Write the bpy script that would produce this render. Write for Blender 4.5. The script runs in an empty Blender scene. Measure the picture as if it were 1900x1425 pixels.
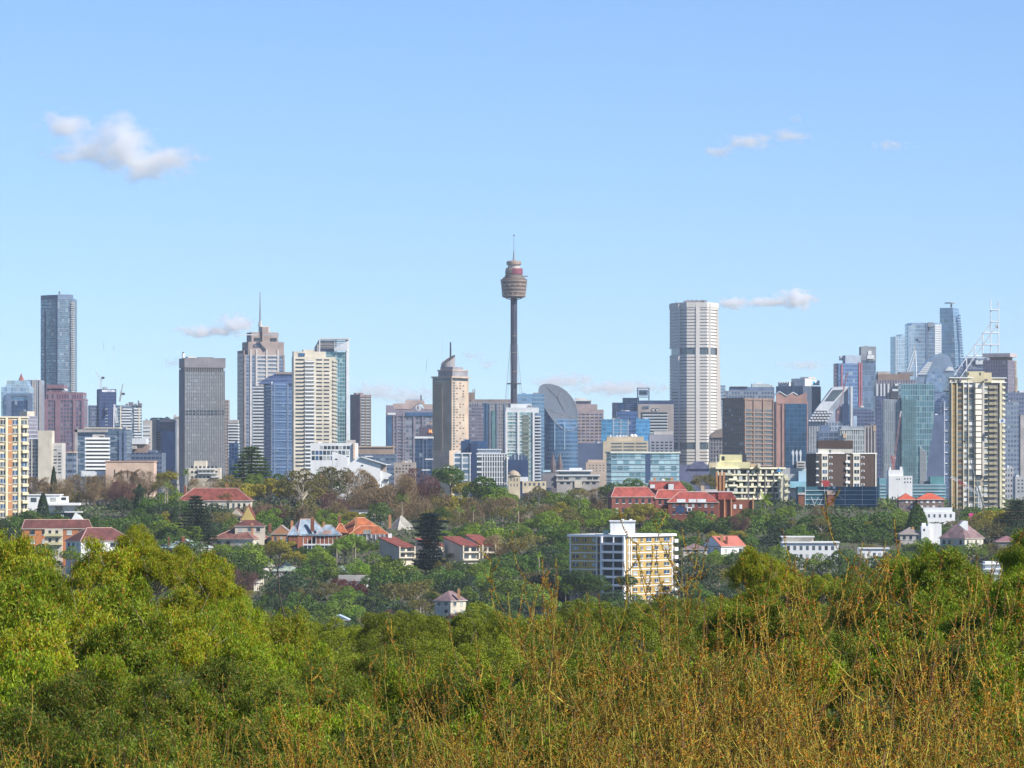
import bpy, math, random
import numpy as np
R = math.radians
random.seed(7)
C = bpy.context.scene.collection
SC = bpy.context.scene

# ------------------------------------------------------------------ camera
F, HY, CX, CZ = 7416.0, 890.0, 950.0, 85.0      # focal length (px of the 1900 px photograph), eye level row, centre column, eye height (m)
cam = bpy.data.cameras.new('camera'); camo = bpy.data.objects.new('camera', cam); C.objects.link(camo)
cam.sensor_width = 36; cam.lens = 36 * F / 1900; cam.shift_y = (HY - 712.5) / 1900
cam.clip_start = 1; cam.clip_end = 120000
camo.location = (0, 0, CZ); camo.rotation_euler = (R(90), 0, 0)
SC.camera = camo

# ------------------------------------------------------------------ sky, sun, exposure
SUN_EL, SUN_AZ = R(40), R(58)                    # azimuth measured from the direction facing the camera, to the right
sdir = (math.sin(SUN_AZ) * math.cos(SUN_EL), -math.cos(SUN_AZ) * math.cos(SUN_EL), math.sin(SUN_EL))
world = bpy.data.worlds.new('World'); SC.world = world; world.use_nodes = True
nt = world.node_tree; nt.nodes.clear()
wo = nt.nodes.new('ShaderNodeOutputWorld'); bg = nt.nodes.new('ShaderNodeBackground')
sky = nt.nodes.new('ShaderNodeTexSky'); sky.sky_type = 'NISHITA'; sky.sun_disc = False
sky.sun_elevation = SUN_EL; sky.sun_rotation = math.pi - SUN_AZ
sky.air_density = 1.0; sky.dust_density = 0.0; sky.ozone_density = 2.5; sky.altitude = 100
tc = nt.nodes.new('ShaderNodeTexCoord'); ad = nt.nodes.new('ShaderNodeVectorMath'); ad.operation = 'ADD'
ad.inputs[1].default_value = (0, 0, 0.024)
nt.links.new(tc.outputs['Generated'], ad.inputs[0]); nt.links.new(ad.outputs[0], sky.inputs['Vector'])
tn = nt.nodes.new('ShaderNodeMix'); tn.data_type = 'RGBA'; tn.blend_type = 'MULTIPLY'; tn.inputs[0].default_value = 1; tn.inputs[7].default_value = (.43, .517, .685, 1)
nt.links.new(sky.outputs[0], tn.inputs[6]); nt.links.new(tn.outputs[2], bg.inputs[0]); bg.inputs[1].default_value = 0.15
nt.links.new(bg.outputs[0], wo.inputs[0])
sun = bpy.data.lights.new('sun', 'SUN'); sun.energy = 4.6; sun.angle = R(0.6); sun.color = (1.0, 0.94, 0.85)
suno = bpy.data.objects.new('sun', sun); C.objects.link(suno)
import mathutils
suno.rotation_euler = mathutils.Vector(sdir).to_track_quat('Z', 'Y').to_euler()
suno.location = (300, -300, 500)
SC.view_settings.view_transform = 'Standard'; SC.view_settings.look = 'None'
SC.view_settings.exposure = 0.62; SC.view_settings.gamma = 1
SC.cycles.volume_bounces = 12; SC.cycles.max_bounces = 12; SC.cycles.transparent_max_bounces = 8
SC.cycles.use_denoising = True

# ------------------------------------------------------------------ terrain
TER = [(-200, 66), (0, 68), (60, 67), (110, 62), (180, 55), (300, 46), (450, 38), (700, 30), (1200, 32), (1330, 40), (1420, 50), (1520, 63),
       (1620, 71), (1750, 75), (1900, 75), (2100, 66), (2400, 48), (2800, 32), (3400, 24), (5000, 18), (8000, 6), (90000, 0)]
TY = [t[0] for t in TER]; TZ = [t[1] for t in TER]
def ter(D): return float(np.interp(D, TY, TZ))
def dist_for(py):                                  # how far the hillside lies that is seen at this row
    for d in range(1230, 1800, 5):
        if HY + (CZ - ter(d)) * F / d <= py: return float(d)
    return 1800.0

# ------------------------------------------------------------------ materials
MATS = {}
def _nodes(name):
    m = bpy.data.materials.new(name); m.use_nodes = True; n = m.node_tree; b = n.nodes['Principled BSDF']
    MATS[name] = m; return m, n, b
def L(n, a, b): n.links.new(a, b)
def math_(n, op, a, b=None, clamp=False):
    x = n.nodes.new('ShaderNodeMath'); x.operation = op; x.use_clamp = clamp
    for i, v in enumerate((a, b)):
        if v is None: continue
        if isinstance(v, (int, float)): x.inputs[i].default_value = v
        else: n.links.new(v, x.inputs[i])
    return x.outputs[0]
def mix_(n, f, a, b, blend='MIX'):
    x = n.nodes.new('ShaderNodeMix'); x.data_type = 'RGBA'; x.blend_type = blend
    for s, v in ((x.inputs[0], f), (x.inputs[6], a), (x.inputs[7], b)):
        if isinstance(v, (int, float)): s.default_value = v
        elif isinstance(v, tuple): s.default_value = (*v, 1)
        else: n.links.new(v, s)
    return x.outputs[2]
def noise_(n, scale, detail=4, coord='Object', vec=None):
    t = n.nodes.new('ShaderNodeTexNoise'); t.inputs['Scale'].default_value = scale; t.inputs['Detail'].default_value = detail
    if vec is None:
        c = n.nodes.new('ShaderNodeTexCoord'); vec = c.outputs[coord]
    n.links.new(vec, t.inputs['Vector']); return t.outputs['Fac']
def plain(name, col, rough=.8, var=.22, scale=.12, metal=0., streak=True):
    if name in MATS: return MATS[name]
    m, n, b = _nodes(name)
    f = noise_(n, scale, 5)
    f = math_(n, 'MULTIPLY', math_(n, 'SUBTRACT', f, .5), 2.4)
    c1 = tuple(c * (1 - var) for c in col); c2 = tuple(min(1, c * (1 + var)) for c in col)
    o = mix_(n, math_(n, 'ADD', f, .5, True), c1, c2)
    if streak:                                       # rain streaks running down
        c = n.nodes.new('ShaderNodeTexCoord'); mp = n.nodes.new('ShaderNodeMapping'); mp.inputs['Scale'].default_value = (1, 1, .06)
        n.links.new(c.outputs['Object'], mp.inputs[0])
        s = noise_(n, .9, 3, vec=mp.outputs[0])
        o = mix_(n, math_(n, 'MULTIPLY', math_(n, 'SUBTRACT', s, .5, True), .9), o, tuple(c * .45 for c in col))
    L(n, o, b.inputs['Base Color']); b.inputs['Roughness'].default_value = rough; b.inputs['Metallic'].default_value = metal
    return m
def facade(name, wall, glass, w=1.5, h=3.5, fw=.85, fh=.75, metal=.55, rough=.18, rand=.55, pale=.12, wrough=.7, palecol=(.55, .6, .6)):
    """pattern of panes measured in metres along and up the wall (UV map)"""
    if name in MATS: return MATS[name]
    m, n, b = _nodes(name)
    uv = n.nodes.new('ShaderNodeUVMap'); sp = n.nodes.new('ShaderNodeSeparateXYZ'); L(n, uv.outputs[0], sp.inputs[0])
    u = math_(n, 'DIVIDE', sp.outputs[0], w); v = math_(n, 'DIVIDE', sp.outputs[1], h)
    fu = math_(n, 'FRACT', u); fv = math_(n, 'FRACT', v)
    mu = math_(n, 'LESS_THAN', math_(n, 'ABSOLUTE', math_(n, 'SUBTRACT', fu, .5)), fw / 2)
    mv = math_(n, 'LESS_THAN', math_(n, 'ABSOLUTE', math_(n, 'SUBTRACT', fv, .5)), fh / 2)
    mask = math_(n, 'MULTIPLY', mu, mv)
    cv = n.nodes.new('ShaderNodeCombineXYZ'); L(n, math_(n, 'FLOOR', u), cv.inputs[0]); L(n, math_(n, 'FLOOR', v), cv.inputs[1])
    wn = n.nodes.new('ShaderNodeTexWhiteNoise'); L(n, cv.outputs[0], wn.inputs['Vector'])
    big = noise_(n, .035, 3)
    k = math_(n, 'ADD', math_(n, 'MULTIPLY', wn.outputs['Value'], rand), 1 - rand * .5)
    k = math_(n, 'MULTIPLY', k, math_(n, 'ADD', math_(n, 'MULTIPLY', big, .9), .55))
    g = n.nodes.new('ShaderNodeVectorMath'); g.operation = 'SCALE'; g.inputs[0].default_value = glass; L(n, k, g.inputs['Scale'])
    s2 = n.nodes.new('ShaderNodeSeparateColor'); L(n, wn.outputs['Color'], s2.inputs[0])
    pl = math_(n, 'GREATER_THAN', s2.outputs[1], 1 - pale)
    gc = mix_(n, math_(n, 'MULTIPLY', pl, .6), g.outputs[0], palecol)
    wf = noise_(n, .12, 4)
    wc = mix_(n, wf, tuple(c * .8 for c in wall), tuple(min(1, c * 1.2) for c in wall))
    L(n, mix_(n, mask, wc, gc), b.inputs['Base Color'])
    L(n, math_(n, 'MULTIPLY', mask, metal), b.inputs['Metallic'])
    r = math_(n, 'ADD', math_(n, 'MULTIPLY', mask, rough - wrough), wrough)
    L(n, r, b.inputs['Roughness'])
    return m
def leafmat(name, c1, c2, c3=None, trans=.25, big=.25):
    if name in MATS: return MATS[name]
    m, n, b = _nodes(name)
    g = n.nodes.new('ShaderNodeNewGeometry'); oi = n.nodes.new('ShaderNodeObjectInfo')
    c = mix_(n, g.outputs['Random Per Island'], c1, c2)
    if c3:
        f = math_(n, 'GREATER_THAN', math_(n, 'FRACT', math_(n, 'MULTIPLY', g.outputs['Random Per Island'], 37.1)), .86)
        c = mix_(n, f, c, c3)
    nz = noise_(n, big, 3)
    k = math_(n, 'ADD', math_(n, 'MULTIPLY', nz, .9), .55)
    k = math_(n, 'MULTIPLY', k, math_(n, 'ADD', math_(n, 'MULTIPLY', oi.outputs['Random'], .5), .75))
    s = n.nodes.new('ShaderNodeVectorMath'); s.operation = 'SCALE'; L(n, c, s.inputs[0]); L(n, k, s.inputs['Scale'])
    L(n, s.outputs[0], b.inputs['Base Color']); b.inputs['Roughness'].default_value = .55
    b.inputs['Specular IOR Level'].default_value = .3
    if trans > 0:
        t = n.nodes.new('ShaderNodeBsdfTranslucent'); L(n, s.outputs[0], t.inputs[0])
        mx = n.nodes.new('ShaderNodeMixShader'); mx.inputs[0].default_value = trans
        L(n, b.outputs[0], mx.inputs[1]); L(n, t.outputs[0], mx.inputs[2]); L(n, mx.outputs[0], n.nodes['Material Output'].inputs[0])
    return m
def emit(name, col, s):
    m, n, b = _nodes(name); b.inputs['Base Color'].default_value = (*col, 1)
    b.inputs['Emission Color'].default_value = (*col, 1); b.inputs['Emission Strength'].default_value = s; return m

# ------------------------------------------------------------------ mesh collecting
def fast_mesh(name, V, Q, mat, smooth=False):
    V = np.asarray(V, dtype=np.float32); Q = np.asarray(Q, dtype=np.int32); k = Q.shape[1]
    me = bpy.data.meshes.new(name)
    me.vertices.add(len(V)); me.vertices.foreach_set('co', V.ravel())
    me.loops.add(Q.size); me.loops.foreach_set('vertex_index', Q.ravel())
    me.polygons.add(len(Q)); me.polygons.foreach_set('loop_start', np.arange(0, Q.size, k, dtype=np.int32))
    try: me.polygons.foreach_set('loop_total', np.full(len(Q), k, dtype=np.int32))
    except Exception: pass
    if smooth: me.polygons.foreach_set('use_smooth', np.ones(len(Q), dtype=bool))
    me.update(calc_edges=True); me.materials.append(mat); return me
class MB:
    def __init__(s): s.v = []; s.f = []
    def add(s, vs, fs):
        k = len(s.v); s.v += [tuple(map(float, p)) for p in vs]; s.f += [tuple(i + k for i in f) for f in fs]; return s
    def prism(s, poly, z0, z1, top=None):
        n = len(poly); top = top or poly; zs = z1 if isinstance(z1, (list, tuple)) else [z1] * n
        vs = [(x, y, z0) for x, y in poly] + [(x, y, z) for (x, y), z in zip(top, zs)]
        fs = [(i, (i + 1) % n, n + (i + 1) % n, n + i) for i in range(n)] + [tuple(range(n, 2 * n)), tuple(range(n - 1, -1, -1))]
        return s.add(vs, fs)
    def box(s, x0, x1, y0, y1, z0, z1): return s.prism([(x0, y0), (x1, y0), (x1, y1), (x0, y1)], z0, z1)
    def bar(s, p, q, r, r2=None, n=6):
        p = mathutils.Vector(p); q = mathutils.Vector(q); d = (q - p)
        if d.length < 1e-6: return s
        d.normalize(); a = d.orthogonal().normalized(); b = d.cross(a); r2 = r if r2 is None else r2; vs = []
        for c, rr in ((p, r), (q, r2)):
            for i in range(n):
                t = 2 * math.pi * i / n; vs.append(c + a * math.cos(t) * rr + b * math.sin(t) * rr)
        fs = [(i, (i + 1) % n, n + (i + 1) % n, n + i) for i in range(n)] + [tuple(range(n - 1, -1, -1)), tuple(range(n, 2 * n))]
        return s.add(vs, fs)
    def lathe(s, prof, n=24, cx=0, cy=0, a0=0, a1=2 * math.pi):
        vs = []; full = abs(a1 - a0 - 2 * math.pi) < 1e-6; m = n if full else n + 1
        for r, z in prof:
            for i in range(m):
                t = a0 + (a1 - a0) * i / n; vs.append((cx + r * math.cos(t), cy + r * math.sin(t), z))
        fs = []
        for j in range(len(prof) - 1):
            for i in range(n if full else n):
                i2 = (i + 1) % m
                fs.append((j * m + i, j * m + i2, (j + 1) * m + i2, (j + 1) * m + i))
        if full: fs.append(tuple(range(m - 1, -1, -1))); fs.append(tuple((len(prof) - 1) * m + i for i in range(m)))
        return s.add(vs, fs)
    def mesh(s, name, mat, smooth=False):
        me = bpy.data.meshes.new(name); me.from_pydata(s.v, [], s.f); me.materials.append(mat)
        uvl = me.uv_layers.new(name='UVMap'); V = s.v
        data = np.zeros((len(me.loops), 2), dtype=np.float32); k = 0
        for f in s.f:
            a, b_, c_ = (np.array(V[i]) for i in (f[0], f[1], f[2])); nrm = np.cross(b_ - a, c_ - a); l = np.linalg.norm(nrm) or 1; nrm = nrm / l
            if abs(nrm[2]) > .75:
                for i in f: data[k] = (V[i][0], V[i][1]); k += 1
            else:
                t = np.array((-nrm[1], nrm[0], 0)); t = t / (np.linalg.norm(t) or 1)
                for i in f: data[k] = (float(np.dot(np.array(V[i]) - a, t)), V[i][2]); k += 1
        uvl.data.foreach_set('uv', data.ravel())
        if smooth: me.polygons.foreach_set('use_smooth', np.ones(len(me.polygons), dtype=bool))
        return me
    def build(s, name, mat, parent=None, loc=(0, 0, 0), smooth=False):
        return link(name, s.mesh(name, mat, smooth), parent, loc)
def link(name, data, parent=None, loc=(0, 0, 0), rz=0.):
    o = bpy.data.objects.new(name, data); C.objects.link(o); o.location = loc
    if rz: o.rotation_euler = (0, 0, rz)
    if parent: o.parent = parent
    return o
def tag(o, label=None, cat=None, group=None, kind=None):
    for k, v in (('label', label), ('category', cat), ('group', group), ('kind', kind)):
        if v: o[k] = v
    return o
def lettering(txt, parent, loc, size, mat, rz=0., depth=.15, name='lettering', sx=1.):
    cu = bpy.data.curves.new(name, 'FONT'); cu.body = txt; cu.size = size; cu.extrude = depth; cu.align_x = 'CENTER'; cu.align_y = 'CENTER'
    cu.offset = size * .02; cu.materials.append(mat)
    t_ = bpy.data.objects.new('t', cu); C.objects.link(t_); bpy.context.view_layer.update()
    me = bpy.data.meshes.new_from_object(t_.evaluated_get(bpy.context.evaluated_depsgraph_get())); bpy.data.objects.remove(t_)
    if not me.materials: me.materials.append(mat)
    o = link(name, me, parent, loc); o.rotation_euler = (R(90), 0, rz); o.scale = (sx, 1, 1); return o
_BOX = {}
def box_mesh(name, w, d, h, mat):
    k = (name, round(w, 2), round(d, 2), round(h, 2), mat.name)
    if k not in _BOX: _BOX[k] = MB().box(-w / 2, w / 2, -d / 2, d / 2, -h / 2, h / 2).mesh(name, mat)
    return _BOX[k]

# ------------------------------------------------------------------ building kit (sizes read in photo pixels, turned into metres at the building's distance)
class Bld:
    def __init__(s, name, label, cat, D, xl, xc, xr, top, mat, th=None, depth=None, base=None, part='wall', poly=None, group=None, body=True):
        s.D = D; s.k = k = D / F; s.limit = {}
        if poly is None:
            a = (xc - xl) * k; b = (xr - xc) * k
            if a <= .01: xc = xr; a, b = b, 0
            s.main = 0
            if b <= .01: th = 0; w1 = a; w2 = depth or min(max(a, 8), 30)
            else:
                s.main = 1 if b > a else 0
                th = min(max(math.atan2(b, a), R(10)), R(80)) if th is None else (R(90 - th) if s.main else R(th))
                w1 = a / math.cos(th); w2 = b / math.sin(th)
            Cn = np.array(((xc - CX) * k, D)); Lp = Cn + w1 * np.array((-math.cos(th), math.sin(th))); Rp = Cn + w2 * np.array((math.sin(th), math.cos(th)))
            P = [Lp, Cn, Rp, Lp + Rp - Cn]
        else: P = [np.array(((px - CX) * k, D + dy)) for px, dy in poly]; s.main = 0
        cen = sum(P) / len(P); s.cen = cen
        s.base = ter(D) - 1.0 if base is None else base
        s.P = [p - cen for p in P]
        s.root = tag(link(name, None, None, (cen[0], cen[1], s.base)), label, cat, group)
        s.top = top; s.mat = mat
        if body: MB().prism([tuple(p) for p in s.P], 0, s.z(top)).build(part, mat, s.root)
    def z(s, py): return CZ + (HY - py) * s.k - s.base
    def x(s, px): return (px - CX) * s.k - s.cen[0]
    def face(s, i):
        a = s.P[i]; b = s.P[(i + 1) % len(s.P)]; d = b - a; l = float(np.linalg.norm(d)); d = d / l
        return a, d, np.array((d[1], -d[0])), l
    def _put(s, name, w, dep, h, mat, loc, rz):
        c = s.limit.setdefault(name, [0, {}])
        c[0] += 1
        if c[0] <= 100: link(name, box_mesh(name, w, dep, h, mat), s.root, loc, rz)
        else: c[1].setdefault(mat.name, []).append((w, dep, h, loc, rz))
    def item(s, i, u, v0, v1, w, mat, name, out=.1, th=.4):   # u (m) centre, rows v0 (top) v1 (bottom) in px
        a, d, n, l = s.face(i); z0, z1 = s.z(v1), s.z(v0); p = a + d * u + n * (out - th / 2)
        s._put(name, w, th, z1 - z0, mat, (p[0], p[1], (z0 + z1) / 2), math.atan2(d[1], d[0]))
    def grid(s, i, rows, cols, y0, y1, mat, ua=.04, ub=.96, fw=.6, fh=.55, name='window', out=.06, th=.4, skip=0., us=None):
        a, d, n, l = s.face(i); mats = mat if isinstance(mat, (list, tuple)) else [mat]
        dy = (y1 - y0) / rows; cw = (ub - ua) * l / cols
        for r in range(rows):
            for c in range(cols):
                if skip and random.random() < skip: continue
                u = ua * l + (c + .5) * cw if us is None else us[c] * l
                yc = y0 + (r + .5) * dy
                s.item(i, u, yc - dy * fh / 2, yc + dy * fh / 2, cw * fw if us is None else fw, random.choice(mats), name, out, th)
        return s
    def bands(s, i, rows, y0, y1, mat, ua=0., ub=1., fh=.4, out=.5, th=.9, name='spandrel'):
        a, d, n, l = s.face(i); dy = (y1 - y0) / rows
        for r in range(rows):
            yc = y0 + (r + .5) * dy; s.item(i, (ua + ub) / 2 * l, yc - dy * fh / 2, yc + dy * fh / 2, (ub - ua) * l, mat, name, out, th)
        return s
    def piers(s, i, us, w, y0, y1, mat, out=.6, th=1.0, name='pier'):
        a, d, n, l = s.face(i)
        for u in us: s.item(i, min(max(u * l, w / 2), l - w / 2), y0, y1, w, mat, name, out, th)
        return s
    def ring(s, n, y0, y1, fh, out, mat, name='floor_slab'):
        dy = (y1 - y0) / n; cen = sum(s.P) / len(s.P); pts = []
        m = len(s.P)
        for i in range(m):
            n1 = s.face((i - 1) % m)[2]; n2 = s.face(i)[2]; bis = n1 + n2; q = s.P[i] + bis / (1 + float(np.dot(n1, n2))) * out; pts.append(tuple(q))
        h = dy * fh * s.k; me = MB().prism(pts, -h / 2, h / 2).mesh(name, mat)
        for r in range(min(n, 100)): link(name, me, s.root, (0, 0, s.z(y0 + (r + .5) * dy)))
        return s
    def sub(s, name, a0, a1, b0, b1, ytop, ybot, mat, parent=None):   # box in the footprint's own frame: a along the front face, b towards the back
        if s.main: q = lambda a, b: tuple(s.P[1] + a * (s.P[2] - s.P[1]) + b * (s.P[0] - s.P[1]))
        else: q = lambda a, b: tuple(s.P[0] + a * (s.P[1] - s.P[0]) + b * (s.P[2] - s.P[1]))
        return MB().prism([q(a0, b0), q(a1, b0), q(a1, b1), q(a0, b1)], s.z(ybot), s.z(ytop)).build(name, mat, parent or s.root)
    def px(s, name, x0, x1, y0, y1, mat, d0=0., d1=None, parent=None):    # box facing the viewer; d0..d1 metres behind the front line
        fy = min(p[1] for p in s.P); d1 = d0 + max(2., min((x1 - x0) * s.k, 15)) if d1 is None else d1
        return MB().box(s.x(x0), s.x(x1), fy + d0, fy + d1, s.z(y1), s.z(y0)).build(name, mat, parent or s.root)
    def poly(s, name, pts, mat, d0=0., d1=4., parent=None):             # outline in px, with real thickness d0..d1
        fy = min(p[1] for p in s.P); n = len(pts)
        vs = [(s.x(a), fy + d0, s.z(b)) for a, b in pts] + [(s.x(a), fy + d1, s.z(b)) for a, b in pts]
        fs = [tuple(range(n)), tuple(range(2 * n - 1, n - 1, -1))] + [(i, n + i, n + (i + 1) % n, (i + 1) % n) for i in range(n)]
        m = MB(); m.add(vs, fs); me = m.mesh(name, mat)
        import bmesh
        bm = bmesh.new(); bm.from_mesh(me); bmesh.ops.recalc_face_normals(bm, faces=bm.faces); bm.to_mesh(me); bm.free()
        return link(name, me, parent or s.root)
    def mast(s, x, y0, y1, r, mat, name='mast', dy=5, r2=None):
        fy = min(p[1] for p in s.P)
        return MB().bar((s.x(x), fy + dy, s.z(y1)), (s.x(x), fy + dy, s.z(y0)), r, r2).build(name, mat, s.root)
    def bars(s, name, segs, r, mat, d=0., parent=None, n=5):
        fy = min(p[1] for p in s.P); m = MB()
        for sg in segs:
            x0, y0, x1, y1 = sg[:4]; dd = sg[4] if len(sg) > 4 else d
            m.bar((s.x(x0), fy + dd, s.z(y0)), (s.x(x1), fy + dd, s.z(y1)), r, n=n)
        return m.build(name, mat, parent or s.root)
    def done(s):
        if s.D > 1950 and s.main in (0, 1) and len(s.P) == 4 and not any(c.name.split('.')[0] in ('roof_plant', 'crown', 'lift_room', 'roof_storey', 'upper_storey', 'roof_slab', 'roof_cap', 'attic', 'parapet', 'roof', 'curved_roof', 'slanted_roof', 'zigzag_gable', 'slanted_front', 'drum_roof', 'spire_cone', 'top_frame', 'dome') for c in s.root.children):
            rr = random.Random(int(s.D + s.top)); wpx = max(s.face(s.main)[3] / s.k, 6)
            for _ in range(rr.choice((1, 2, 3))):
                a0 = rr.uniform(.05, .7); s.sub('roof_plant', a0, a0 + rr.uniform(.1, .25), rr.uniform(.1, .3), rr.uniform(.5, .8), s.top - rr.uniform(2.2, 5) * 3000 / s.D * .8, s.top, s.mat if rr.random() < .4 else rr.choice([conc, dconc, pale]))
        for name, (c, rest) in s.limit.items():
            for mn, items in rest.items():
                m = MB()
                for w, dep, h, loc, rz in items:
                    c_, s_ = math.cos(rz), math.sin(rz)
                    pts = [(loc[0] + x * c_ - y * s_, loc[1] + x * s_ + y * c_) for x, y in ((-w / 2, -dep / 2), (w / 2, -dep / 2), (w / 2, dep / 2), (-w / 2, dep / 2))]
                    m.prism(pts, loc[2] - h / 2, loc[2] + h / 2)
                tag(m.build(name, MATS[mn], s.root), kind='stuff')
        s.limit = {}; return s
# ------------------------------------------------------------------ shared building materials
cream = plain('cream_render', (.58, .52, .41)); creamy = plain('yellow_cream_render', (.66, .60, .34)); white = plain('white_render', (.72, .72, .70), var=.08)
conc = plain('grey_concrete', (.40, .37, .34)); lconc = plain('pale_concrete', (.50, .47, .43)); dconc = plain('dark_concrete', (.20, .19, .20))
tan = plain('tan_concrete', (.47, .36, .25)); peach = plain('peach_render', (.62, .45, .33)); pink = plain('pink_granite', (.36, .22, .20)); mauve = plain('mauve_panel', (.24, .14, .17))
brownc = plain('brown_concrete', (.23, .165, .13)); navy = plain('navy_cladding', (.035, .06, .13), rough=.35); slateb = plain('blue_grey_cladding', (.13, .18, .27), rough=.5)
glass = plain('dark_window_glass', (.035, .05, .065), rough=.12, metal=.3, streak=False); glass2 = plain('grey_window_glass', (.11, .14, .16), rough=.15, metal=.3, streak=False)
curtain = plain('curtained_window_glass', (.38, .40, .38), rough=.3, streak=False); gblue = plain('blue_window_glass', (.06, .13, .24), rough=.12, metal=.4, streak=False)
steel = plain('grey_steel', (.33, .34, .35), rough=.45, metal=.4); wsteel = plain('white_painted_steel', (.66, .67, .68), rough=.4); dark = plain('dark_metal', (.05, .05, .055), rough=.5)
red = plain('red_paint', (.42, .05, .05), rough=.5); rust = plain('rust_brick', (.22, .075, .04)); brick = plain('orange_brick', (.45, .22, .10)); ybrick = plain('yellow_brick', (.46, .31, .09))
dbrick = plain('dark_brown_brick', (.075, .048, .038)); gold = plain('gold_panel', (.27, .18, .07)); pale = plain('pale_panel', (.60, .62, .62), var=.1)
WIN = [glass, glass, glass2, curtain]
def T(*a, **k): return Bld(*a, **k)

# ================================================================== FAR LEFT GROUP
b = T('glass_tower', 'tall slim glass tower with dark cap at the far left, the tallest on that side', 'tower', 3900, 0, 0, 0, 553,
      facade('f_slim', (.16, .19, .23), (.16, .24, .29), 2.2, 3.3, .86, .74), poly=[(72, 16), (91, 3), (107, 0), (134, 9), (134, 42), (80, 44)])
b.ring(52, 553, 760, .12, .35, slateb)
b.piers(0, [.5], 1.6, 574, 760, mauve, out=.5); b.piers(1, [.97], 1.2, 553, 760, navy)
b.grid(0, 1, 1, 547, 556, navy, 0, 1, 1, 1, name='parapet'); b.grid(1, 1, 1, 547, 556, navy, 0, 1, 1, 1, name='parapet'); b.grid(2, 1, 1, 546, 556, slateb, 0, 1, 1, 1, name='parapet')
for r in range(46): b.item(2, b.face(2)[3] - 1.2, 561 + r * 4.1, 562.6 + r * 4.1, 4.2, conc, 'balcony', out=1.8, th=2.2)
b.mast(109, 540, 547, .6, steel, 'antenna'); b.px('crane_box', 107, 111, 541, 543, steel, 4, 6); b.done()

b = T('office_tower', 'mauve granite office tower with stepped crown below the slim glass tower', 'tower', 3500, 83, 83, 156, 740,
      facade('f_mauve', (.20, .12, .15), (.14, .19, .28), 2.7, 3.4, .62, .62, pale=.12), depth=30)
b.sub('crown', .04, .97, 0, 1, 728, 740, facade('f_mauve_crown', (.22, .12, .14), (.17, .10, .16), 2.2, 6, .6, .6)); b.sub('upper_crown', .04, .48, .1, 1, 713, 728, MATS['f_mauve_crown'])
b.ring(1, 740, 743, 1, .4, mauve, 'cornice'); b.sub('roof_slab', .05, .5, .1, .9, 721, 724, pale); b.piers(0, [.01, .3, .36, .75, .99], 2.2, 743, 900, mauve, .7); b.done()

b = T('office_building', 'pale blue glass office block with stepped top at the left edge', 'office building', 3300, 2, 2, 55, 718, facade('f_pale', (.35, .42, .5), (.30, .42, .52), 2.6, 3.6, .9, .85, pale=.1), depth=30)
b.poly('glass_crown', [(10, 718), (13, 706), (48, 706), (53, 718)], facade('f_pale2', (.45, .5, .55), (.38, .5, .56), 4, 4.5, .93, .93), 1, 24)
b.px('blue_frame', 12, 60, 730, 735, slateb, -2, 3); b.px('blue_frame', 12, 21, 735, 800, slateb, -2, 3); b.px('blue_frame', 52, 60, 735, 800, slateb, -2, 3)
b.px('window_grid', 22, 51, 743, 800, facade('f_navygrid', (.06, .09, .16), (.05, .10, .2), 2.4, 3.6, .85, .85), -1, 3); b.done()
b = T('office_building', 'grey ribbed office block between pale blue block and slim glass tower', 'office building', 3420, 46, 46, 76, 705, facade('f_ribs', (.36, .38, .42), (.10, .13, .2), 2.2, 60, .45, 1, pale=0), depth=25)
b.piers(0, [.05, .5, .65, .97], 1.6, 705, 860, conc); b.done()
b = T('church_spire', 'small red brown church spire poking over the pale blue office block', 'spire', 3700, 33, 33, 45, 706, brownc, depth=6)
MB().lathe([(2.8, 0), (1.9, 2), (.05, 7)], 6).build('spire_cone', plain('red_tile', (.30, .09, .07)), b.root, (b.x(38), 3, b.z(706))); b.done()

b = T('apartment_block', 'mottled mauve and white apartment block with cream lift room, behind the brick-pier flats', 'apartment block', 2700, 33, 50, 66, 772,
      facade('f_mottle', (.22, .20, .24), (.16, .18, .24), 1.6, 2.9, .6, .6, pale=.35), th=30)
b.sub('lift_room', .0, .9, .1, .8, 763, 772, cream); b.ring(12, 774, 860, .12, .3, pale); b.done()
b = T('apartment_block', 'grey cream grid block with a tall blank central slab near the left edge', 'apartment block', 2200, 46, 46, 115, 822, lconc, depth=18)
b.sub('left_wing', .0, .38, .05, 1, 815, 822, lconc); b.sub('stair_tower', .37, .74, -.12, .6, 799, 900, cream)
b.grid(0, 9, 4, 824, 884, WIN, .01, .36, .62, .5); b.grid(0, 9, 2, 826, 880, WIN, .76, .99, .7, .45); b.piers(0, [.01, .1, .19, .28, .365], .7, 815, 888, lconc); b.done()
b = T('office_building', 'low blue grey block beside the blank-slab grid block', 'office building', 2300, 115, 115, 137, 838, facade('f_blk', (.16, .2, .27), (.1, .15, .22), 3, 3.2, .9, .5), depth=14)
b.ring(1, 838, 840, 1, .3, peach, 'parapet'); b.done()
b = T('office_building', 'framed grey glass office behind the white-striped block', 'office building', 2400, 139, 139, 235, 799, facade('f_frame', (.16, .2, .26), (.10, .17, .23), 3, 3.4, .9, .6, pale=.16), depth=24)
b.px('grey_frame', 139, 144, 797, 880, conc, -1.5, 2); b.px('grey_frame', 139, 200, 797, 802, conc, -1.5, 2); b.sub('glass_lobby', .18, .45, .2, .8, 795, 800, plain('pale_green_glass', (.4, .5, .47))); b.sub('roof_slab', .17, .85, .1, .9, 793, 795, cream)
b.ring(11, 802, 880, .12, .3, slateb); b.piers(0, [.88, .97], 1.5, 800, 880, slateb, .8); b.done()
b = T('office_building', 'white office block with nine black window stripes', 'office building', 2250, 157, 160, 200, 812, glass, th=14)
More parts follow.
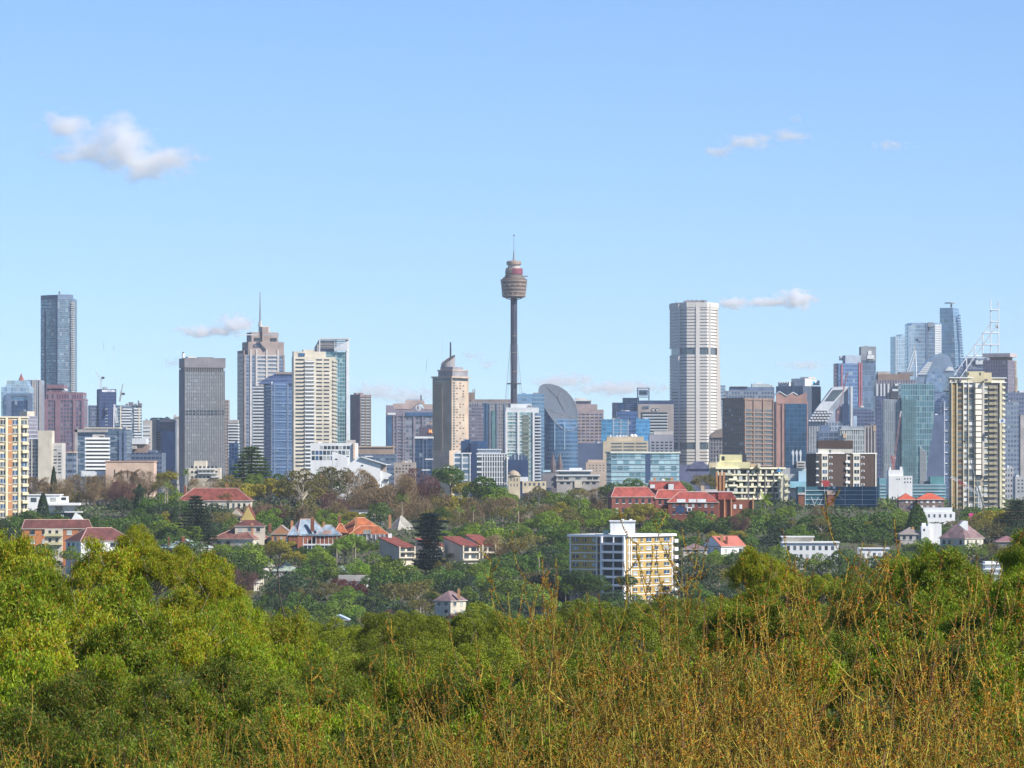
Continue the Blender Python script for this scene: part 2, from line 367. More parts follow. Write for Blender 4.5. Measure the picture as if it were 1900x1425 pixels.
b.ring(10, 810, 880, .52, .9, white, 'white_band'); b.sub('roof_box', .3, .85, .2, .7, 806, 812, conc); b.done()
b = T('warehouse', 'long low peach building with dark upright openings above the bare trees', 'warehouse', 2000, 196, 196, 285, 855, peach, depth=18)
b.grid(0, 1, 3, 871, 886, glass, .12, .53, .18, .9, name='opening'); b.ring(1, 855, 857, 1, .3, plain('terracotta_edge', (.5, .3, .2)), 'parapet'); b.px('annex', 150, 200, 874, 884, white, 3, 12); b.done()
b = T('office_tower', 'dark navy tower carrying white roof lettering, crane on top', 'tower', 3800, 177, 184, 215, 722, facade('f_navy', (.03, .05, .13), (.03, .055, .15), 2, 3.2, .8, .7, metal=.3, pale=0), th=16)
b.grid(1, 16, 1, 756, 850, curtain, .35, .5, .8, .25); b.piers(0, [.3, .9], 1, 722, 860, slateb); b.piers(1, [.85], 1, 755, 860, pale)
b.sub('lift_room', .3, .5, .3, .7, 718, 722, steel); b.sub('left_wing', -.5, .9, .2, 1, 752, 870, facade('f_wing', (.12, .14, .2), (.07, .1, .18), 2, 3.2, .7, .6))
p = b.face(1); q = p[0] + p[1] * p[3] * .55 + p[2] * .4
lettering('MERITON', b.root, (q[0], q[1], b.z(725.5)), 2.9, emit('sign_white', (.8, .82, .85), .25), rz=math.atan2(p[1][1], p[1][0])); b.done()
b = T('apartment_tower', 'apartment tower with long white balconies and cluttered roof near left', 'apartment tower', 3650, 210, 222, 262, 752, facade('f_balc', (.18, .22, .27), (.10, .15, .2), 2.2, 3.1, .8, .6), th=18)
for r in range(18): b.item(1, b.face(1)[3] * (.28 if r % 3 else .33), 758 + r * 5.2, 760.2 + r * 5.2, b.face(1)[3] * (.5 if r % 2 else .42), pale, 'balcony', 1.3, 1.5); b.item(1, b.face(1)[3] * .8, 757 + r * 5.2, 759.4 + r * 5.2, b.face(1)[3] * .34, pale, 'balcony', 1.2, 1.4)
b.piers(1, [.03, .86], 1.1, 754, 800, cream, 1.5)
for x0, x1, y in ((232, 236, 749), (238, 246, 746), (248, 252, 749), (255, 257, 743), (258, 262, 748)): b.px('roof_plant', x0, x1, y, 753, dconc, 3, 9)
b.done()
b = T('office_building', 'grey concrete block with open car deck beside navy pedimented building', 'office building', 3300, 265, 265, 279, 780, conc, depth=16)
b.bands(0, 9, 788, 850, pale, 0, 1, .45); b.done()
b = T('office_building', 'blue office building with small roof pediment left of the dark slotted tower', 'office building', 3350, 278, 278, 324, 778, slateb, depth=22)
b.px('grey_flank', 279, 290, 776, 840, conc, -1.2, 4); b.grid(0, 8, 1, 800, 836, glass, .27, .46, .9, .6); b.px('blue_panel', 300, 323, 800, 870, plain('strong_blue_glass', (.03, .09, .25), rough=.2, metal=.3), -1.5, 3); b.px('navy_band', 297, 324, 784, 797, navy, -1, 3)
b.poly('pediment', [(296, 783), (296, 779), (303, 778), (309, 773), (318, 779), (324, 781), (324, 783)], lconc, -1, 18); b.px('roof_edge', 281, 300, 775, 777, dark, -1, 10); b.done()
b = T('office_building', 'low dark blue commercial block with white rooftop lettering above peach building', 'office building', 2500, 199, 199, 300, 840, facade('f_low', (.10, .13, .19), (.08, .12, .2), 2.5, 3, .8, .5, pale=.05), depth=30)
lettering('UISL <SI', b.root, (b.x(227), -15.6, b.z(850)), 2.6, MATS['sign_white'], depth=.1)
b.sub('grey_plant_room', .45, .73, .1, .6, 824, 840, brownc); b.sub('pale_roof_cap', .45, .71, .05, .6, 813, 824, pale); b.sub('white_panel', .45, .54, .0, .1, 827, 833, conc); b.done()
b = T('office_building', 'grey blue glass mid-rise right of the white-striped block', 'office building', 2650, 200, 200, 240, 797, facade('f_mid', (.18, .22, .28), (.09, .14, .19), 3, 3.3, .85, .7, pale=.1), depth=22)
b.ring(8, 800, 838, .14, .3, slateb); b.done()

# ================================================================== DARK SLOTTED TOWER .. CITY MAST TOWER
b = T('office_tower', 'broad dark grey tower with slotted crown and one dark row across its middle', 'tower', 3300, 328, 343, 416, 688,
      facade('f_slot', (.12, .12, .13), (.25, .29, .31), 1.55, 3.0, .7, .7, metal=.35, pale=.1, rand=.35), th=14)
b.sub('crown', -.012, 1.012, -.03, 1, 664, 682, dconc); b.sub('crown', .03, .97, 0, 1, 680, 690, dark)
b.grid(0, 1, 1, 682, 900, dconc, 0, 1, 1, 1, name='blank_flank', out=.2) if False else None
p = plain('slate_flank', (.13, .14, .17)); b.item(0, b.face(0)[3] / 2, 684, 900, b.face(0)[3] * .98, p, 'blank_flank', .5, .6)
b.piers(1, [i / 22 for i in range(23)], .28, 680, 900, conc, .5, .6); None; b.grid(1, 2, 11, 760, 771, glass, .01, .99, .7, .6, out=.5)
b.sub('roof_plant', .1, .3, .2, .6, 661, 664, lconc); b.sub('roof_plant', .38, .75, .2, .6, 662, 664, dconc); b.mast(339, 655, 664, 1.2, white, 'flue'); b.mast(339, 653, 656, .9, dark, 'flue'); b.done()
b = T('office_building', 'thin beige block showing left of the dark slotted tower', 'office building', 3450, 322, 322, 334, 772, lconc, depth=14); b.bands(0, 1, 772, 777, conc); b.done()
b = T('apartment_block', 'narrow brown block showing right of the dark slotted tower', 'apartment block', 3500, 412, 412, 424, 742, facade('f_nb', (.30, .25, .22), (.05, .06, .08), 1.8, 3, .5, .5), depth=14); b.done()
b = T('office_building', 'white-banded mid-rise in the gap left of the masted tower', 'office building', 3500, 424, 424, 441, 785, glass, depth=16); b.ring(12, 785, 850, .5, .5, pale, 'white_band'); b.sub('cap', 0, 1, 0, 1, 779, 785, conc); b.done()
b = T('office_building', 'plain blue glass block below the white-banded mid-rise', 'office building', 3000, 425, 425, 441, 822, facade('f_bb', (.12, .2, .32), (.07, .15, .27), 2, 3, .8, .7), depth=14); b.done()

g = facade('f_city', (.20, .23, .28), (.10, .14, .22), 2, 3.3, .8, .6, pale=.03)
b = T('office_tower', 'stepped brown tower with thin mast and wing blades on its crown', 'tower', 3700, 438, 453, 527, 658, g, th=18)
stone = plain('brown_stone', (.32, .25, .22))
b.item(0, b.face(0)[3] / 2, 650, 900, b.face(0)[3], plain('brown_flank', (.30, .23, .21)), 'flank', .4, 1)
for i in range(27): b.item(0, b.face(0)[3] / 2, 656 + i * 8, 662 + i * 8, b.face(0)[3] * .8, facade('f_flank', (.28, .21, .2), (.16, .12, .13), 1.3, 8, .6, .95, metal=.1, pale=0), 'window_strip', .6, .4)
b.sub('crown', .1, .98, -.01, .95, 634, 659, stone); b.sub('upper_crown', .2, .86, .12, .88, 616, 634, stone); b.sub('pinnacle', .45, .68, .3, .6, 604, 616, lconc); b.sub('pinnacle', .45, .60, .02, .3, 606, 634, stone)
b.grid(1, 1, 3, 626, 632, glass, .24, .84, .75, .9, out=-2.2); b.grid(1, 1, 8, 645, 650, glass, .05, .95, .7, .9, out=.1)
b.piers(1, [.16, .3, .55, .83], 1.7, 648, 900, lconc, .9); b.piers(1, [.02, .98], 1.4, 658, 900, stone, .5)
b.bands(1, 34, 656, 900, lconc, .31, .83, .38, .5); b.bands(1, 27, 664, 900, slateb, .02, .3, .25, .3); b.bands(1, 27, 664, 900, slateb, .84, .98, .25, .3)
MB().prism([(b.x(444), -22), (b.x(478), -19), (b.x(478), -17), (b.x(444), -19)], b.z(622.3), b.z(620.5)).build('wing_blade', pale, b.root); MB().prism([(b.x(490), -19), (b.x(520), -22), (b.x(520), -20), (b.x(490), -17)], b.z(622.3), b.z(620.5)).build('wing_blade', pale, b.root)
b.mast(481.5, 596, 605, 2.0, lconc, 'mast_base', 9, 1.6); b.mast(481.5, 541, 597, 1.0, steel, 'mast', 9, .35)
p = b.face(1); q = p[0] + p[1] * p[3] * .31 + p[2] * .55
lettering('citi', b.root, (q[0], q[1], b.z(640.5)), 6.4, navy, rz=math.atan2(p[1][1], p[1][0])); b.done()
b = T('office_tower', 'blue glass tower with slanted roof between masted tower and cream flats', 'tower', 3300, 488, 505, 545, 711, facade('f_blue', (.10, .19, .34), (.08, .17, .32), 1.8, 3.1, .85, .6, pale=.05), th=24)
b.poly('slanted_roof', [(478, 712), (488, 704), (512, 692), (545, 691), (545, 712)], facade('f_blue2', (.12, .16, .28), (.10, .14, .27), 6, 3, 1, .7, pale=0), 5, 28); b.px('roof_edge', 511, 545, 690, 694, stone, 4, 28)
b.ring(34, 712, 880, .18, .5, slateb); b.piers(0, [0.02, .95], 1.1, 708, 880, pale, .5); b.piers(1, [.1, .7], 1.1, 711, 880, slateb, .5); b.done()
b = T('office_building', 'white-banded strip tower wedged against the blue slanted-roof tower', 'office building', 3420, 470, 470, 490, 716, glass, depth=14); b.ring(28, 716, 880, .5, .5, pale, 'white_band'); b.done()

b = T('office_tower', 'tall white-framed glass tower with open slatted top, behind the cream flats', 'tower', 3500, 583, 592, 647, 653, facade('f_teal', (.25, .36, .36), (.12, .24, .25), 2.3, 3.3, .9, .8, pale=.06), th=14)
b.piers(1, [.995], 2.6, 627, 900, pale, 1.0, 3); b.piers(1, [.56], .9, 630, 660, pale, .8, 1)
b.piers(1, [.01], .9, 629, 656, pale, .8, 1)
top = [(592, 627), (647, 627), (647, 630), (592, 630)]; b.poly('top_frame', top, pale, -.5, 20); b.poly('glazed_screen', [(592, 632), (620, 632), (620, 653), (592, 653)], slateb, 3, 5); b.poly('white_screen', [(620, 651), (620, 646), (644, 633), (644, 651)], pale, .5, 5)
for i in range(5): b.px('louvre', 594, 644, 633 + i * 3, 634.2 + i * 3, conc, 1, 8)
b.poly('side_fin', [(583, 655), (583, 645), (592, 629), (592, 655)], conc, 2, 20); b.done()

# cream residential tower
b = T('apartment_tower', 'cream concrete apartment tower with dark balcony slots right of the blue tower', 'apartment tower', 2950, 540, 545, 622, 662, cream, th=12)
b.grid(1, 29, 1, 664, 868, glass, .03, .27, .9, .42, out=.1); b.grid(1, 29, 1, 667, 868, glass2, .28, .50, .95, .5, out=.2); b.grid(1, 29, 1, 664, 868, glass, .53, .68, .95, .38); b.grid(1, 29, 1, 664, 868, glass, .71, .85, .95, .38)
for i in range(29): b.item(1, b.face(1)[3] * .38, 669.2 + i * 7.03, 671.8 + i * 7.03, b.face(1)[3] * .24, white, 'balcony', 1.4, 1.6); b.item(1, b.face(1)[3] * .99, 668 + i * 7.03, 671 + i * 7.03, 3.2, cream, 'balcony', 1.0, 1.2)
b.item(0, b.face(0)[3] / 2, 664, 860, 1.2, glass, 'stair_slot', .1, .4)
b.sub('corner_block', -.0, .26, .0, .7, 652, 662, cream); b.item(1, b.face(1)[3] * .19, 655, 661, 4.6, gblue, 'penthouse_window', .4, .4); b.sub('lift_room', .24, .5, .1, .8, 648.5, 662, cream); b.sub('lift_room', .5, .77, .1, .8, 652, 662, cream)
b.done()
b = T('office_tower', 'narrow brown tower with striped right half, standing alone right of white-framed tower', 'tower', 3300, 649, 668, 687, 732, plain('brown_mauve', (.22, .165, .17)), th=40)
b.grid(1, 18, 2, 737, 832, curtain, .05, .98, .8, .3, out=.1); b.item(1, b.face(1)[3] * .5, 736, 832, b.face(1)[3] * .9, dark, 'glazing', .05, .3); b.piers(1, [.5, .98], .9, 732, 832, brownc, .5); b.done()
b = T('office_building', 'long low building with terracotta roof edge behind the white gabled building', 'office building', 2450, 660, 660, 735, 843, facade('f_bs', (.10, .14, .2), (.1, .15, .22), 3, 3, .8, .45, pale=.12), depth=24)
b.sub('roof_storey', .02, .93, 0, 1, 829, 843, plain('terracotta_clad', (.30, .22, .17))); b.sub('roof_slab', .02, .95, -.03, 1.03, 828, 830, tan)
for i in range(9): b.item(0, (8 + (i * 37 % 50)), 846 + i * 5, 848 + i * 5, 5, white, 'white_panel', .3, .4)
b.done()
b = T('office_building', 'white office block with two rows of glazing left of white gabled building', 'office building', 2100, 576, 576, 662, 822, white, depth=20)
b.grid(0, 1, 8, 827, 834, [glass2, curtain, glass], .2, .86, .8, .9, out=.05); b.grid(0, 2, 10, 835, 855, [glass2, gblue, glass, curtain], .02, .84, .8, .75, out=.05); b.grid(0, 2, 1, 829, 843, glass, .9, .95, .5, .25)
b.item(0, 22.9, 822, 852, .9, peach, 'orange_edge', 1.0, 2); b.sub('roof_plant', .75, .95, .3, .7, 816, 822, conc); b.sub('roof_plant', .15, .22, .3, .7, 820, 822, white); b.done()

b = T('church_building', 'white building with long sloping roofs rising out of the bare trees', 'church', 1800, 616, 616, 722, 905, white, depth=20, body=False)
b.poly('wall', [(616, 860), (616, 838), (646, 849), (646, 862), (661, 852), (663, 847), (706, 862), (706, 908), (640, 908), (640, 870), (616, 866)], white, 0, 10)
b.poly('roof', [(668, 848), (672, 847), (717, 861), (717, 863)], pale, -1.2, 11); b.poly('roof', [(668, 849.5), (717, 863), (717, 864.5), (668, 852)], dconc, .1, 11)
b.poly('annex_wall', [(704, 908), (704, 872), (727, 881), (720, 886), (720, 908)], white, 1, 9); b.poly('wall', [(704, 864), (716, 864), (716, 876), (704, 872)], plain('pale_brown_wall', (.4, .33, .27)), 2, 9)
for x, y in ((624, 852), (672, 864)): b.px('window', x - 2, x + 2, y - 1.2, y + 1.2, glass, -.1, .3)
b.px('dark_awning', 712, 722, 889, 892, dark, .2, 3)
for x in (700, 703.5, 707): b.px('window', x, x + 1.3, 898, 903, glass, -.1, .3)
b.px('terrace', 676, 706, 905, 909, white, -3, 0); b.done()
b = T('stone_block', 'small grey stone flats beside the foot of the dark blue H building', 'apartment block', 2150, 731, 731, 771, 858, plain('grey_stone', (.36, .30, .25)), depth=16)
b.grid(0, 4, 6, 861, 884, WIN, .05, .95, .5, .5); b.done()

# ================================================================== CENTRE LEFT
lilac = plain('lilac_panel', (.25, .22, .26))
b = T('office_building', 'office building with gabled parapet and round emblem left of the tan tower', 'office building', 3400, 716, 716, 806, 772, facade('f_gab', (.24, .21, .25), (.13, .18, .22), 2.8, 3.4, .75, .65, pale=.2), depth=36)
b.poly('parapet', [(716, 772), (716, 752), (730, 752), (732, 760), (763, 760), (775, 749), (788, 760), (806, 760), (806, 772)], lilac, -.6, 3)
b.poly('gable_roof', [(732, 759), (728, 749), (751, 748), (752, 743), (786, 743), (788, 750), (775, 748.5), (763, 759)], plain('dusty_pink_roof', (.44, .34, .30)), 0, 26); b.poly('gable_roof', [(787, 759), (783, 750), (806, 750), (806, 760)], MATS['dusty_pink_roof'], 0, 26)
b.px('blue_glazing', 753, 803, 765, 772, gblue, -1, 2); b.px('left_glazing', 718, 727, 770, 860, gblue, -.8, 1); b.px('white_panel', 719, 734, 766, 770, white, -1, 1); b.piers(0, [.16, .23, .36, .58, .76], 1.1, 766, 880, lilac, .8); b.bands(0, 16, 775, 870, lilac, .05, .4, .3)
MB().bar((b.x(776), -18.9, b.z(757)), (b.x(776), -18.3, b.z(757)), 2.5, n=20).build('emblem', pale, b.root); lettering('S', b.root, (b.x(776), -19.05, b.z(757)), 4.2, mauve, depth=.1)
b.mast(781, 733, 743, .55, dark, 'flagpole'); b.px('roof_rail', 754, 784, 741, 742, steel, 8, 9); b.done()
b = T('sign_building', 'dark block with orange lit letter H wedged against the tan tower', 'office building', 3250, 777, 777, 808, 792, plain('dark_mauve', (.09, .08, .11)), depth=14)
b.sub('roof_awning', .5, 1, 0, 1, 784, 786, tan); lettering('H.', b.root, (b.x(799.5), -8, b.z(800.5)), 3.4, emit('orange_neon', (1, .28, .06), 1.6), depth=.1); b.done()
b = T('office_building', 'narrow dark blue glass block with white cap below the orange letter H', 'office building', 3000, 770, 770, 803, 812, facade('f_hb', (.05, .08, .14), (.04, .08, .15), 3.2, 3.2, .92, .85, pale=.03), depth=18)
b.sub('white_cap', -.02, 1.02, -.05, 1, 810, 813.5, white); b.piers(0, [.45, .66], .5, 813, 880, slateb); b.done()

fc = plain('tan_tower_wall', (.48, .37, .27))
b = T('apartment_tower', 'tan apartment tower topped by a slanted oval drum and thin antenna', 'apartment tower', 3150, 802, 838, 869, 700, fc, th=34)
b.grid(0, 26, 4, 708, 836, [glass, glass2, glass2], .03, .55, .5, .5, out=.05); b.grid(0, 26, 3, 708, 836, glass, .58, .98, .28, .35); b.grid(1, 26, 1, 708, 836, glass2, .06, .2, .9, .6); b.grid(1, 26, 3, 708, 836, [glass, curtain], .22, .78, .45, .42)
for i in range(26): b.item(0, b.face(0)[3] * .29, 711.2 + i * 4.92, 712.5 + i * 4.92, b.face(0)[3] * .5, tan, 'balcony', 1.0, 1.2)
b.item(0, b.face(0)[3] * .5, 701, 706, b.face(0)[3] * .9, glass2, 'penthouse_window', .1, .4)
b.item(1, b.face(1)[3] * .5, 701, 706, b.face(1)[3] * .9, glass, 'penthouse_window', .1, .4)
b.ring(1, 698, 701, 1, .7, fc, 'cornice'); b.sub('upper_storey', .25, 1, .05, .95, 687, 699, plain('grey_crown', (.27, .26, .28))); b.sub('upper_storey', .32, .98, .1, .7, 680.5, 688, MATS['grey_crown']); b.sub('upper_cornice', .22, 1.02, .02, 1, 686, 688, fc)
zt = b.z(681); m = MB(); n = 28; r = 5.6; cx, cy = b.x(831), -2
vs = [(cx + r * math.cos(2 * math.pi * i / n), cy + r * math.sin(2 * math.pi * i / n), zt) for i in range(n)] + [(cx + r * math.cos(2 * math.pi * i / n), cy + r * math.sin(2 * math.pi * i / n), zt + 6.0 + 3.4 * math.cos(2 * math.pi * i / n) + 1.8 * math.sin(2 * math.pi * i / n)) for i in range(n)]
m.add(vs, [(i, (i + 1) % n, n + (i + 1) % n, n + i) for i in range(n)]).build('slanted_drum', plain('drum_grey', (.30, .28, .28)), b.root)
vs2 = [(cx + (x - cx) * .99, cy + (y - cy) * .99, z - .3) for x, y, z in vs[n:]]; MB().add(vs2, [tuple(range(n))]).build('drum_roof', plain('brown_drum_roof', (.16, .12, .11)), b.root)
b.mast(835.5, 634, 664, .75, dark, 'antenna', 12, .6); b.mast(820.5, 627, 690, .12, pale, 'antenna', 18)
b.sub('lower_wing', -.14, .0, .1, 1, 834, 900, fc); b.sub('lower_wing', .9, 1.1, -.25, .9, 836, 900, fc); b.done()
b = T('apartment_block', 'stepped grey brown block with twin chimney stubs right of the tan tower', 'apartment block', 3650, 866, 866, 948, 745,
      facade('f_sgb', (.27, .24, .23), (.15, .20, .24), 2.2, 3.1, .55, .55, pale=.12), depth=26)
b.sub('parapet', .1, 1, 0, 1, 741, 745, plain('brown_parapet', (.25, .2, .18))); b.px('chimney_block', 869, 881, 728, 746, brownc, 6, 16); b.px('chimney', 876.5, 878, 722, 729, brownc, 8, 10); b.px('chimney', 880, 881.5, 721, 729, brownc, 8, 10)
b.px('dark_wing', 869, 897, 752, 880, facade('f_dw', (.19, .17, .20), (.15, .15, .2), 3, 3, .9, .5, metal=.2), -3, 2); b.px('glass_bay', 897, 905, 748, 880, gblue, -.8, 1); b.px('glass_bay', 913, 919, 762, 880, plain('sea_green_glass', (.14, .28, .28), rough=.2, metal=.3), -.8, 1)
b.piers(0, [.42, .52, .68, .86, .99], .9, 748, 880, slateb, .8); b.done()

# ------------------------------------------------------------------ the observation tower
D = 3700; k = D / F
root = tag(link('observation_tower', None, None, ((953.5 - CX) * k, D, ter(D))), 'tall slim observation tower with golden brown turret, the highest structure', 'tower')
def tz(py): return CZ + (HY - py) * k - ter(D)
gt = facade('f_turret', (.30, .22, .16), (.13, .09, .07), 1.1, 60, .6, 1, metal=.4, rough=.3, pale=0)
goldp = plain('bronze_panel', (.32, .235, .175), rough=.5, metal=.15)
shaft = MB().lathe([(2.85, tz(890)), (2.85, tz(551))], 16).build('shaft', plain('slate_shaft', (.055, .055, .085), rough=.5), root)
for t in range(12):
    a = math.pi * t / 6; MB().bar((2.95 * math.cos(a), 2.95 * math.sin(a), tz(890)), (2.95 * math.cos(a), 2.95 * math.sin(a), tz(551)), .16, n=4).build('shaft_rib', plain('dark_rib', (.06, .06, .09)), shaft)
for y in (624, 655, 690): MB().lathe([(3.5, tz(y)), (3.5, tz(y) + .6)], 16).build('collar', goldp, shaft)
tur = MB().lathe([(4, tz(553.5)), (9.9, tz(552)), (10.5, tz(551)), (12.3, tz(519)), (11.6, tz(518)), (10, tz(517))], 36).build('turret', plain('turret_bronze', (.13, .095, .075), rough=.4, metal=.15), root)
for i in range(5):
    y = 549 - i * 6.9; r = 10.7 + (551 - y) / 32 * 1.7; MB().lathe([(r + .1, tz(y) - .7), (r + .16, tz(y)), (r + .2, tz(y) + .7)], 36).build('turret_band', goldp, tur)
for i in range(14):
    a = -math.pi * (i + .5) / 14; y = 546 if i % 2 else 530; r = 10.9 + (551 - y) / 32 * 1.7; MB().box(-.35, .35, -.1, .1, -.3, .3).build('floodlight', white, tur, (r * math.cos(a), r * math.sin(a), tz(y)))
MB().lathe([(10.3, tz(518)), (10.3, tz(515)), (8.6, tz(514.5)), (8.4, tz(511)), (7.6, tz(510))], 32).build('roof_deck', plain('roof_bronze', (.16, .125, .10)), root)
MB().lathe([(7.4, tz(511)), (8.1, tz(507)), (7.9, tz(501)), (7.0, tz(497))], 32).build('water_drum', goldp, root)
MB().lathe([(8.35, tz(509)), (8.35, tz(498.5))], 16, a0=-math.pi * .55, a1=-math.pi * .04).build('magenta_sign', plain('magenta_sign', (.24, .055, .085), rough=.4), root)
MB().lathe([(5.6, tz(498)), (5.6, tz(491))], 24).build('neck', lconc, root)
MB().lathe([(6.2, tz(492)), (6.9, tz(491)), (6.9, tz(486)), (6.2, tz(484.5)), (1, tz(483))], 32).build('upper_drum', goldp, root)
MB().bar((0, 0, tz(484)), (0, 0, tz(466)), 1.3, .5).build('mast_base', steel, root); MB().bar((0, 0, tz(467)), (0, 0, tz(437)), .3, .18).build('mast', steel, root); MB().box(-.8, .8, -.8, .8, tz(438), tz(435.5)).build('mast_light', dconc, root)
MB().box(8.5, 13, -1, 1, tz(513.6), tz(511.6)).build('window_cleaning_cradle', dconc, root)
MB().lathe([(6.8, tz(711)), (6.8, tz(713))], 20).build('stay_ring', dark, root)
for t in range(16):
    a = 2 * math.pi * t / 16; m = MB(); m.bar((3.4 * math.cos(a), 3.4 * math.sin(a), tz(640)), (6.7 * math.cos(a), 6.7 * math.sin(a), tz(712)), .13, n=4)
    m.bar((6.7 * math.cos(a), 6.7 * math.sin(a), tz(712)), (9 * math.cos(a), 9 * math.sin(a), tz(760)), .13, n=4); m.build('stay_cable', steel, root)
for s_ in (-1, 1): MB().bar((s_ * 3, -2, tz(556)), (s_ * 7.5, -2, tz(553.5)), .4).build('strut', dark, root)
# ================================================================== CENTRE
b = T('office_building', 'light blue glass slab behind the green-glazed white tower', 'office building', 3450, 960, 960, 1010, 731, facade('f_lb', (.20, .30, .40), (.17, .30, .42), 4, 3.5, .95, .6, pale=.03), depth=20); b.done()
seag = facade('f_seag', (.45, .48, .46), (.20, .33, .32), 2.4, 3.1, .9, .66, metal=.4, pale=.14)
b = T('apartment_tower', 'white-framed tower with sea green glazing in front of the observation tower', 'apartment tower', 2700, 938, 938, 992, 765, seag, depth=20)
b.sub('roof_storey', .02, 1.15, .05, .9, 756, 766, pale); b.sub('lift_room', .18, .9, .2, .8, 749, 757, pale); b.px('louvre', 980, 986, 752, 758, dconc, 3, 5)
b.piers(0, [.03, .44, .985], 1.3, 762, 900, white, .9); b.item(0, 13.6, 770, 900, 4.2, facade('f_olive', (.22, .24, .2), (.20, .22, .17), 4, 3.1, .95, .7, pale=.03), 'olive_strip', .4, .5); b.bands(0, 22, 768, 895, white, .05, .68, .16, .3)
b.sub('right_wing', 1, 1.2, .1, .9, 768, 900, slateb)
for i in range(22): b.px('balcony', 992.5, 1004, 772 + i * 5.8, 774.2 + i * 5.8, pale, -1, 4)
b.done()
blue = facade('f_ell', (.06, .13, .23), (.055, .13, .22), 1.7, 3.6, .9, .55, metal=.45, rough=.14, pale=.05)
# oval tower with slanted elliptical roof
D = 3500; k = D / F
root = tag(link('oval_tower', None, None, ((1036 - CX) * k, D, ter(D) - 1)), 'blue glass tower with huge slanted oval roof right of the observation tower', 'tower')
def ez(py): return CZ + (HY - py) * k - ter(D) + 1
n = 48; a_, b_ = 17.2, 15; pts = [(a_ * math.cos(2 * math.pi * i / n), b_ * math.sin(2 * math.pi * i / n)) for i in range(n)]
def oz(x, y): s_ = (-x / a_ * 24 + y / b_ * 37) / 44; return ez(756) + s_ * 44 * k + 9 * k * (1 - s_ * s_)
zs = [max(oz(x, y), ez(800)) for x, y in pts]
MB().prism(pts, 0, zs).build('wall', blue, root)
rim = MB(); rf = []
for i in range(n):
    j = (i + 1) % n; rim.bar((pts[i][0], pts[i][1], zs[i]), (pts[j][0], pts[j][1], zs[j]), .4, n=5)
rim.build('roof_rim', plain('rim_slate', (.16, .19, .22)), root)
MB().add([(x * .985, y * .985, z + .25) for (x, y), z in zip(pts, zs)], [tuple(range(n))]).build('slanted_roof', facade('f_ellroof', (.075, .10, .13), (.05, .07, .10), 1.2, 1.4, .8, .7, metal=0, rough=.7, pale=.0), root)
m = MB()
for x0, y0, x1, y1 in ((0, 4, 11, -9), (0, 4, -13, 9), (0, 4, 4, 13.6), (-9, -11, 16.6, -2)):
    m.bar((x0, y0, oz(x0, y0) + .4), (x1, y1, oz(x1, y1) + .4), .35, n=4)
m.build('roof_gutter', dconc, root)
for i in range(n // 2 - 14, n // 2 + 2):
    pass
for i in range(4, 24): MB().bar((pts[i][0], pts[i][1], zs[i]), (pts[i][0] * 1.03, pts[i][1] * 1.03, zs[i] + 2.6), .22, n=4).build('crest_fin', pale, root)
for u in (-14, -3.6, 5): MB().box(u, u + .7, -b_ * math.sqrt(1 - (u / a_) ** 2) - .3, -b_ * math.sqrt(1 - (u / a_) ** 2) + .6, ez(835), ez(782)).build('light_strip', plain('pale_blue_strip', (.35, .5, .6), rough=.3), root)
b = T('church_building', 'pair of small dark church spires in front of the oval tower', 'church', 2900, 1022, 1022, 1042, 876, plain('dark_sandstone', (.13, .10, .10)), depth=12)
for x in (1026, 1039): MB().lathe([(2.4, b.z(880)), (2.2, b.z(862)), (.1, b.z(840))], 8, b.x(x), -3).build('spire', MATS['dark_sandstone'], b.root)
b.done()
pk = plain('pink_grey_concrete', (.34, .27, .26))
b = T('office_building', 'pinkish stepped office building just right of the oval tower', 'office building', 3550, 1062, 1062, 1120, 760, pk, depth=30)
b.sub('upper_storey', .0, .8, .1, .9, 750, 760, pk); b.sub('roof_plant', .1, .6, .2, .8, 743, 750, dconc); b.sub('roof_slab', .05, .62, .15, .85, 741.5, 744, pale); b.sub('roof_plant', .1, .45, .3, .7, 738, 742, lconc)
b.grid(0, 12, 6, 766, 838, [glass, gblue, glass], .14, .98, .72, .42); b.done()
b = T('office_building', 'plain slate blue block below the pinkish stepped building', 'office building', 3200, 1073, 1073, 1121, 823, plain('slate_block', (.08, .11, .19), rough=.5), depth=16); b.sub('cap', .1, .95, .1, .9, 822, 824, slateb); b.done()
sky_b = facade('f_bright', (.12, .33, .50), (.07, .24, .40), 4.5, 3.4, .93, .86, metal=.45, pale=.03)
b = T('office_building', 'bright blue glass block with white grid lines, left of the tall octagonal tower', 'office building', 3350, 1116, 1116, 1166, 778, sky_b, depth=22); b.piers(0, [.45, .72, .99], .5, 778, 850, pale, .3); b.bands(0, 6, 780, 820, pale, .4, 1, .1, .3); b.done()
b = T('office_building', 'navy glass block stepping up behind the bright blue block', 'office building', 3420, 1144, 1144, 1183, 763, facade('f_nv', (.07, .13, .26), (.06, .12, .26), 2.5, 3.4, .9, .7, pale=.05), depth=16); b.done()
b = T('office_building', 'vivid blue glass slab in front of grey arched office building', 'office building', 3380, 1180, 1180, 1206, 777, facade('f_vivid', (.12, .36, .58), (.09, .30, .52), 2.5, 3.4, .95, .8, pale=.02), depth=16); b.done()
b = T('office_building', 'grey office tower with tall glazed bays under the open roof sign frame', 'office building', 3650, 1137, 1137, 1188, 747, plain('cool_grey', (.33, .33, .35)), depth=26)
b.sub('upper_storey', .38, .96, .1, .9, 738, 747, plain('cool_grey_2', (.27, .28, .31))); b.px('glazed_bay', 1149, 1159, 748, 764, gblue, -.6, 1); b.px('glazed_bay', 1162, 1180, 745, 760, gblue, -.6, 1); b.bands(0, 4, 745, 760, pale, .5, .85, .12, .8)
for x0, x1, y0, y1 in ((1182, 1184, 720, 790), (1203, 1205, 720, 770)): b.px('sign_post', x0, x1, y0, y1, pale, -2, 1)
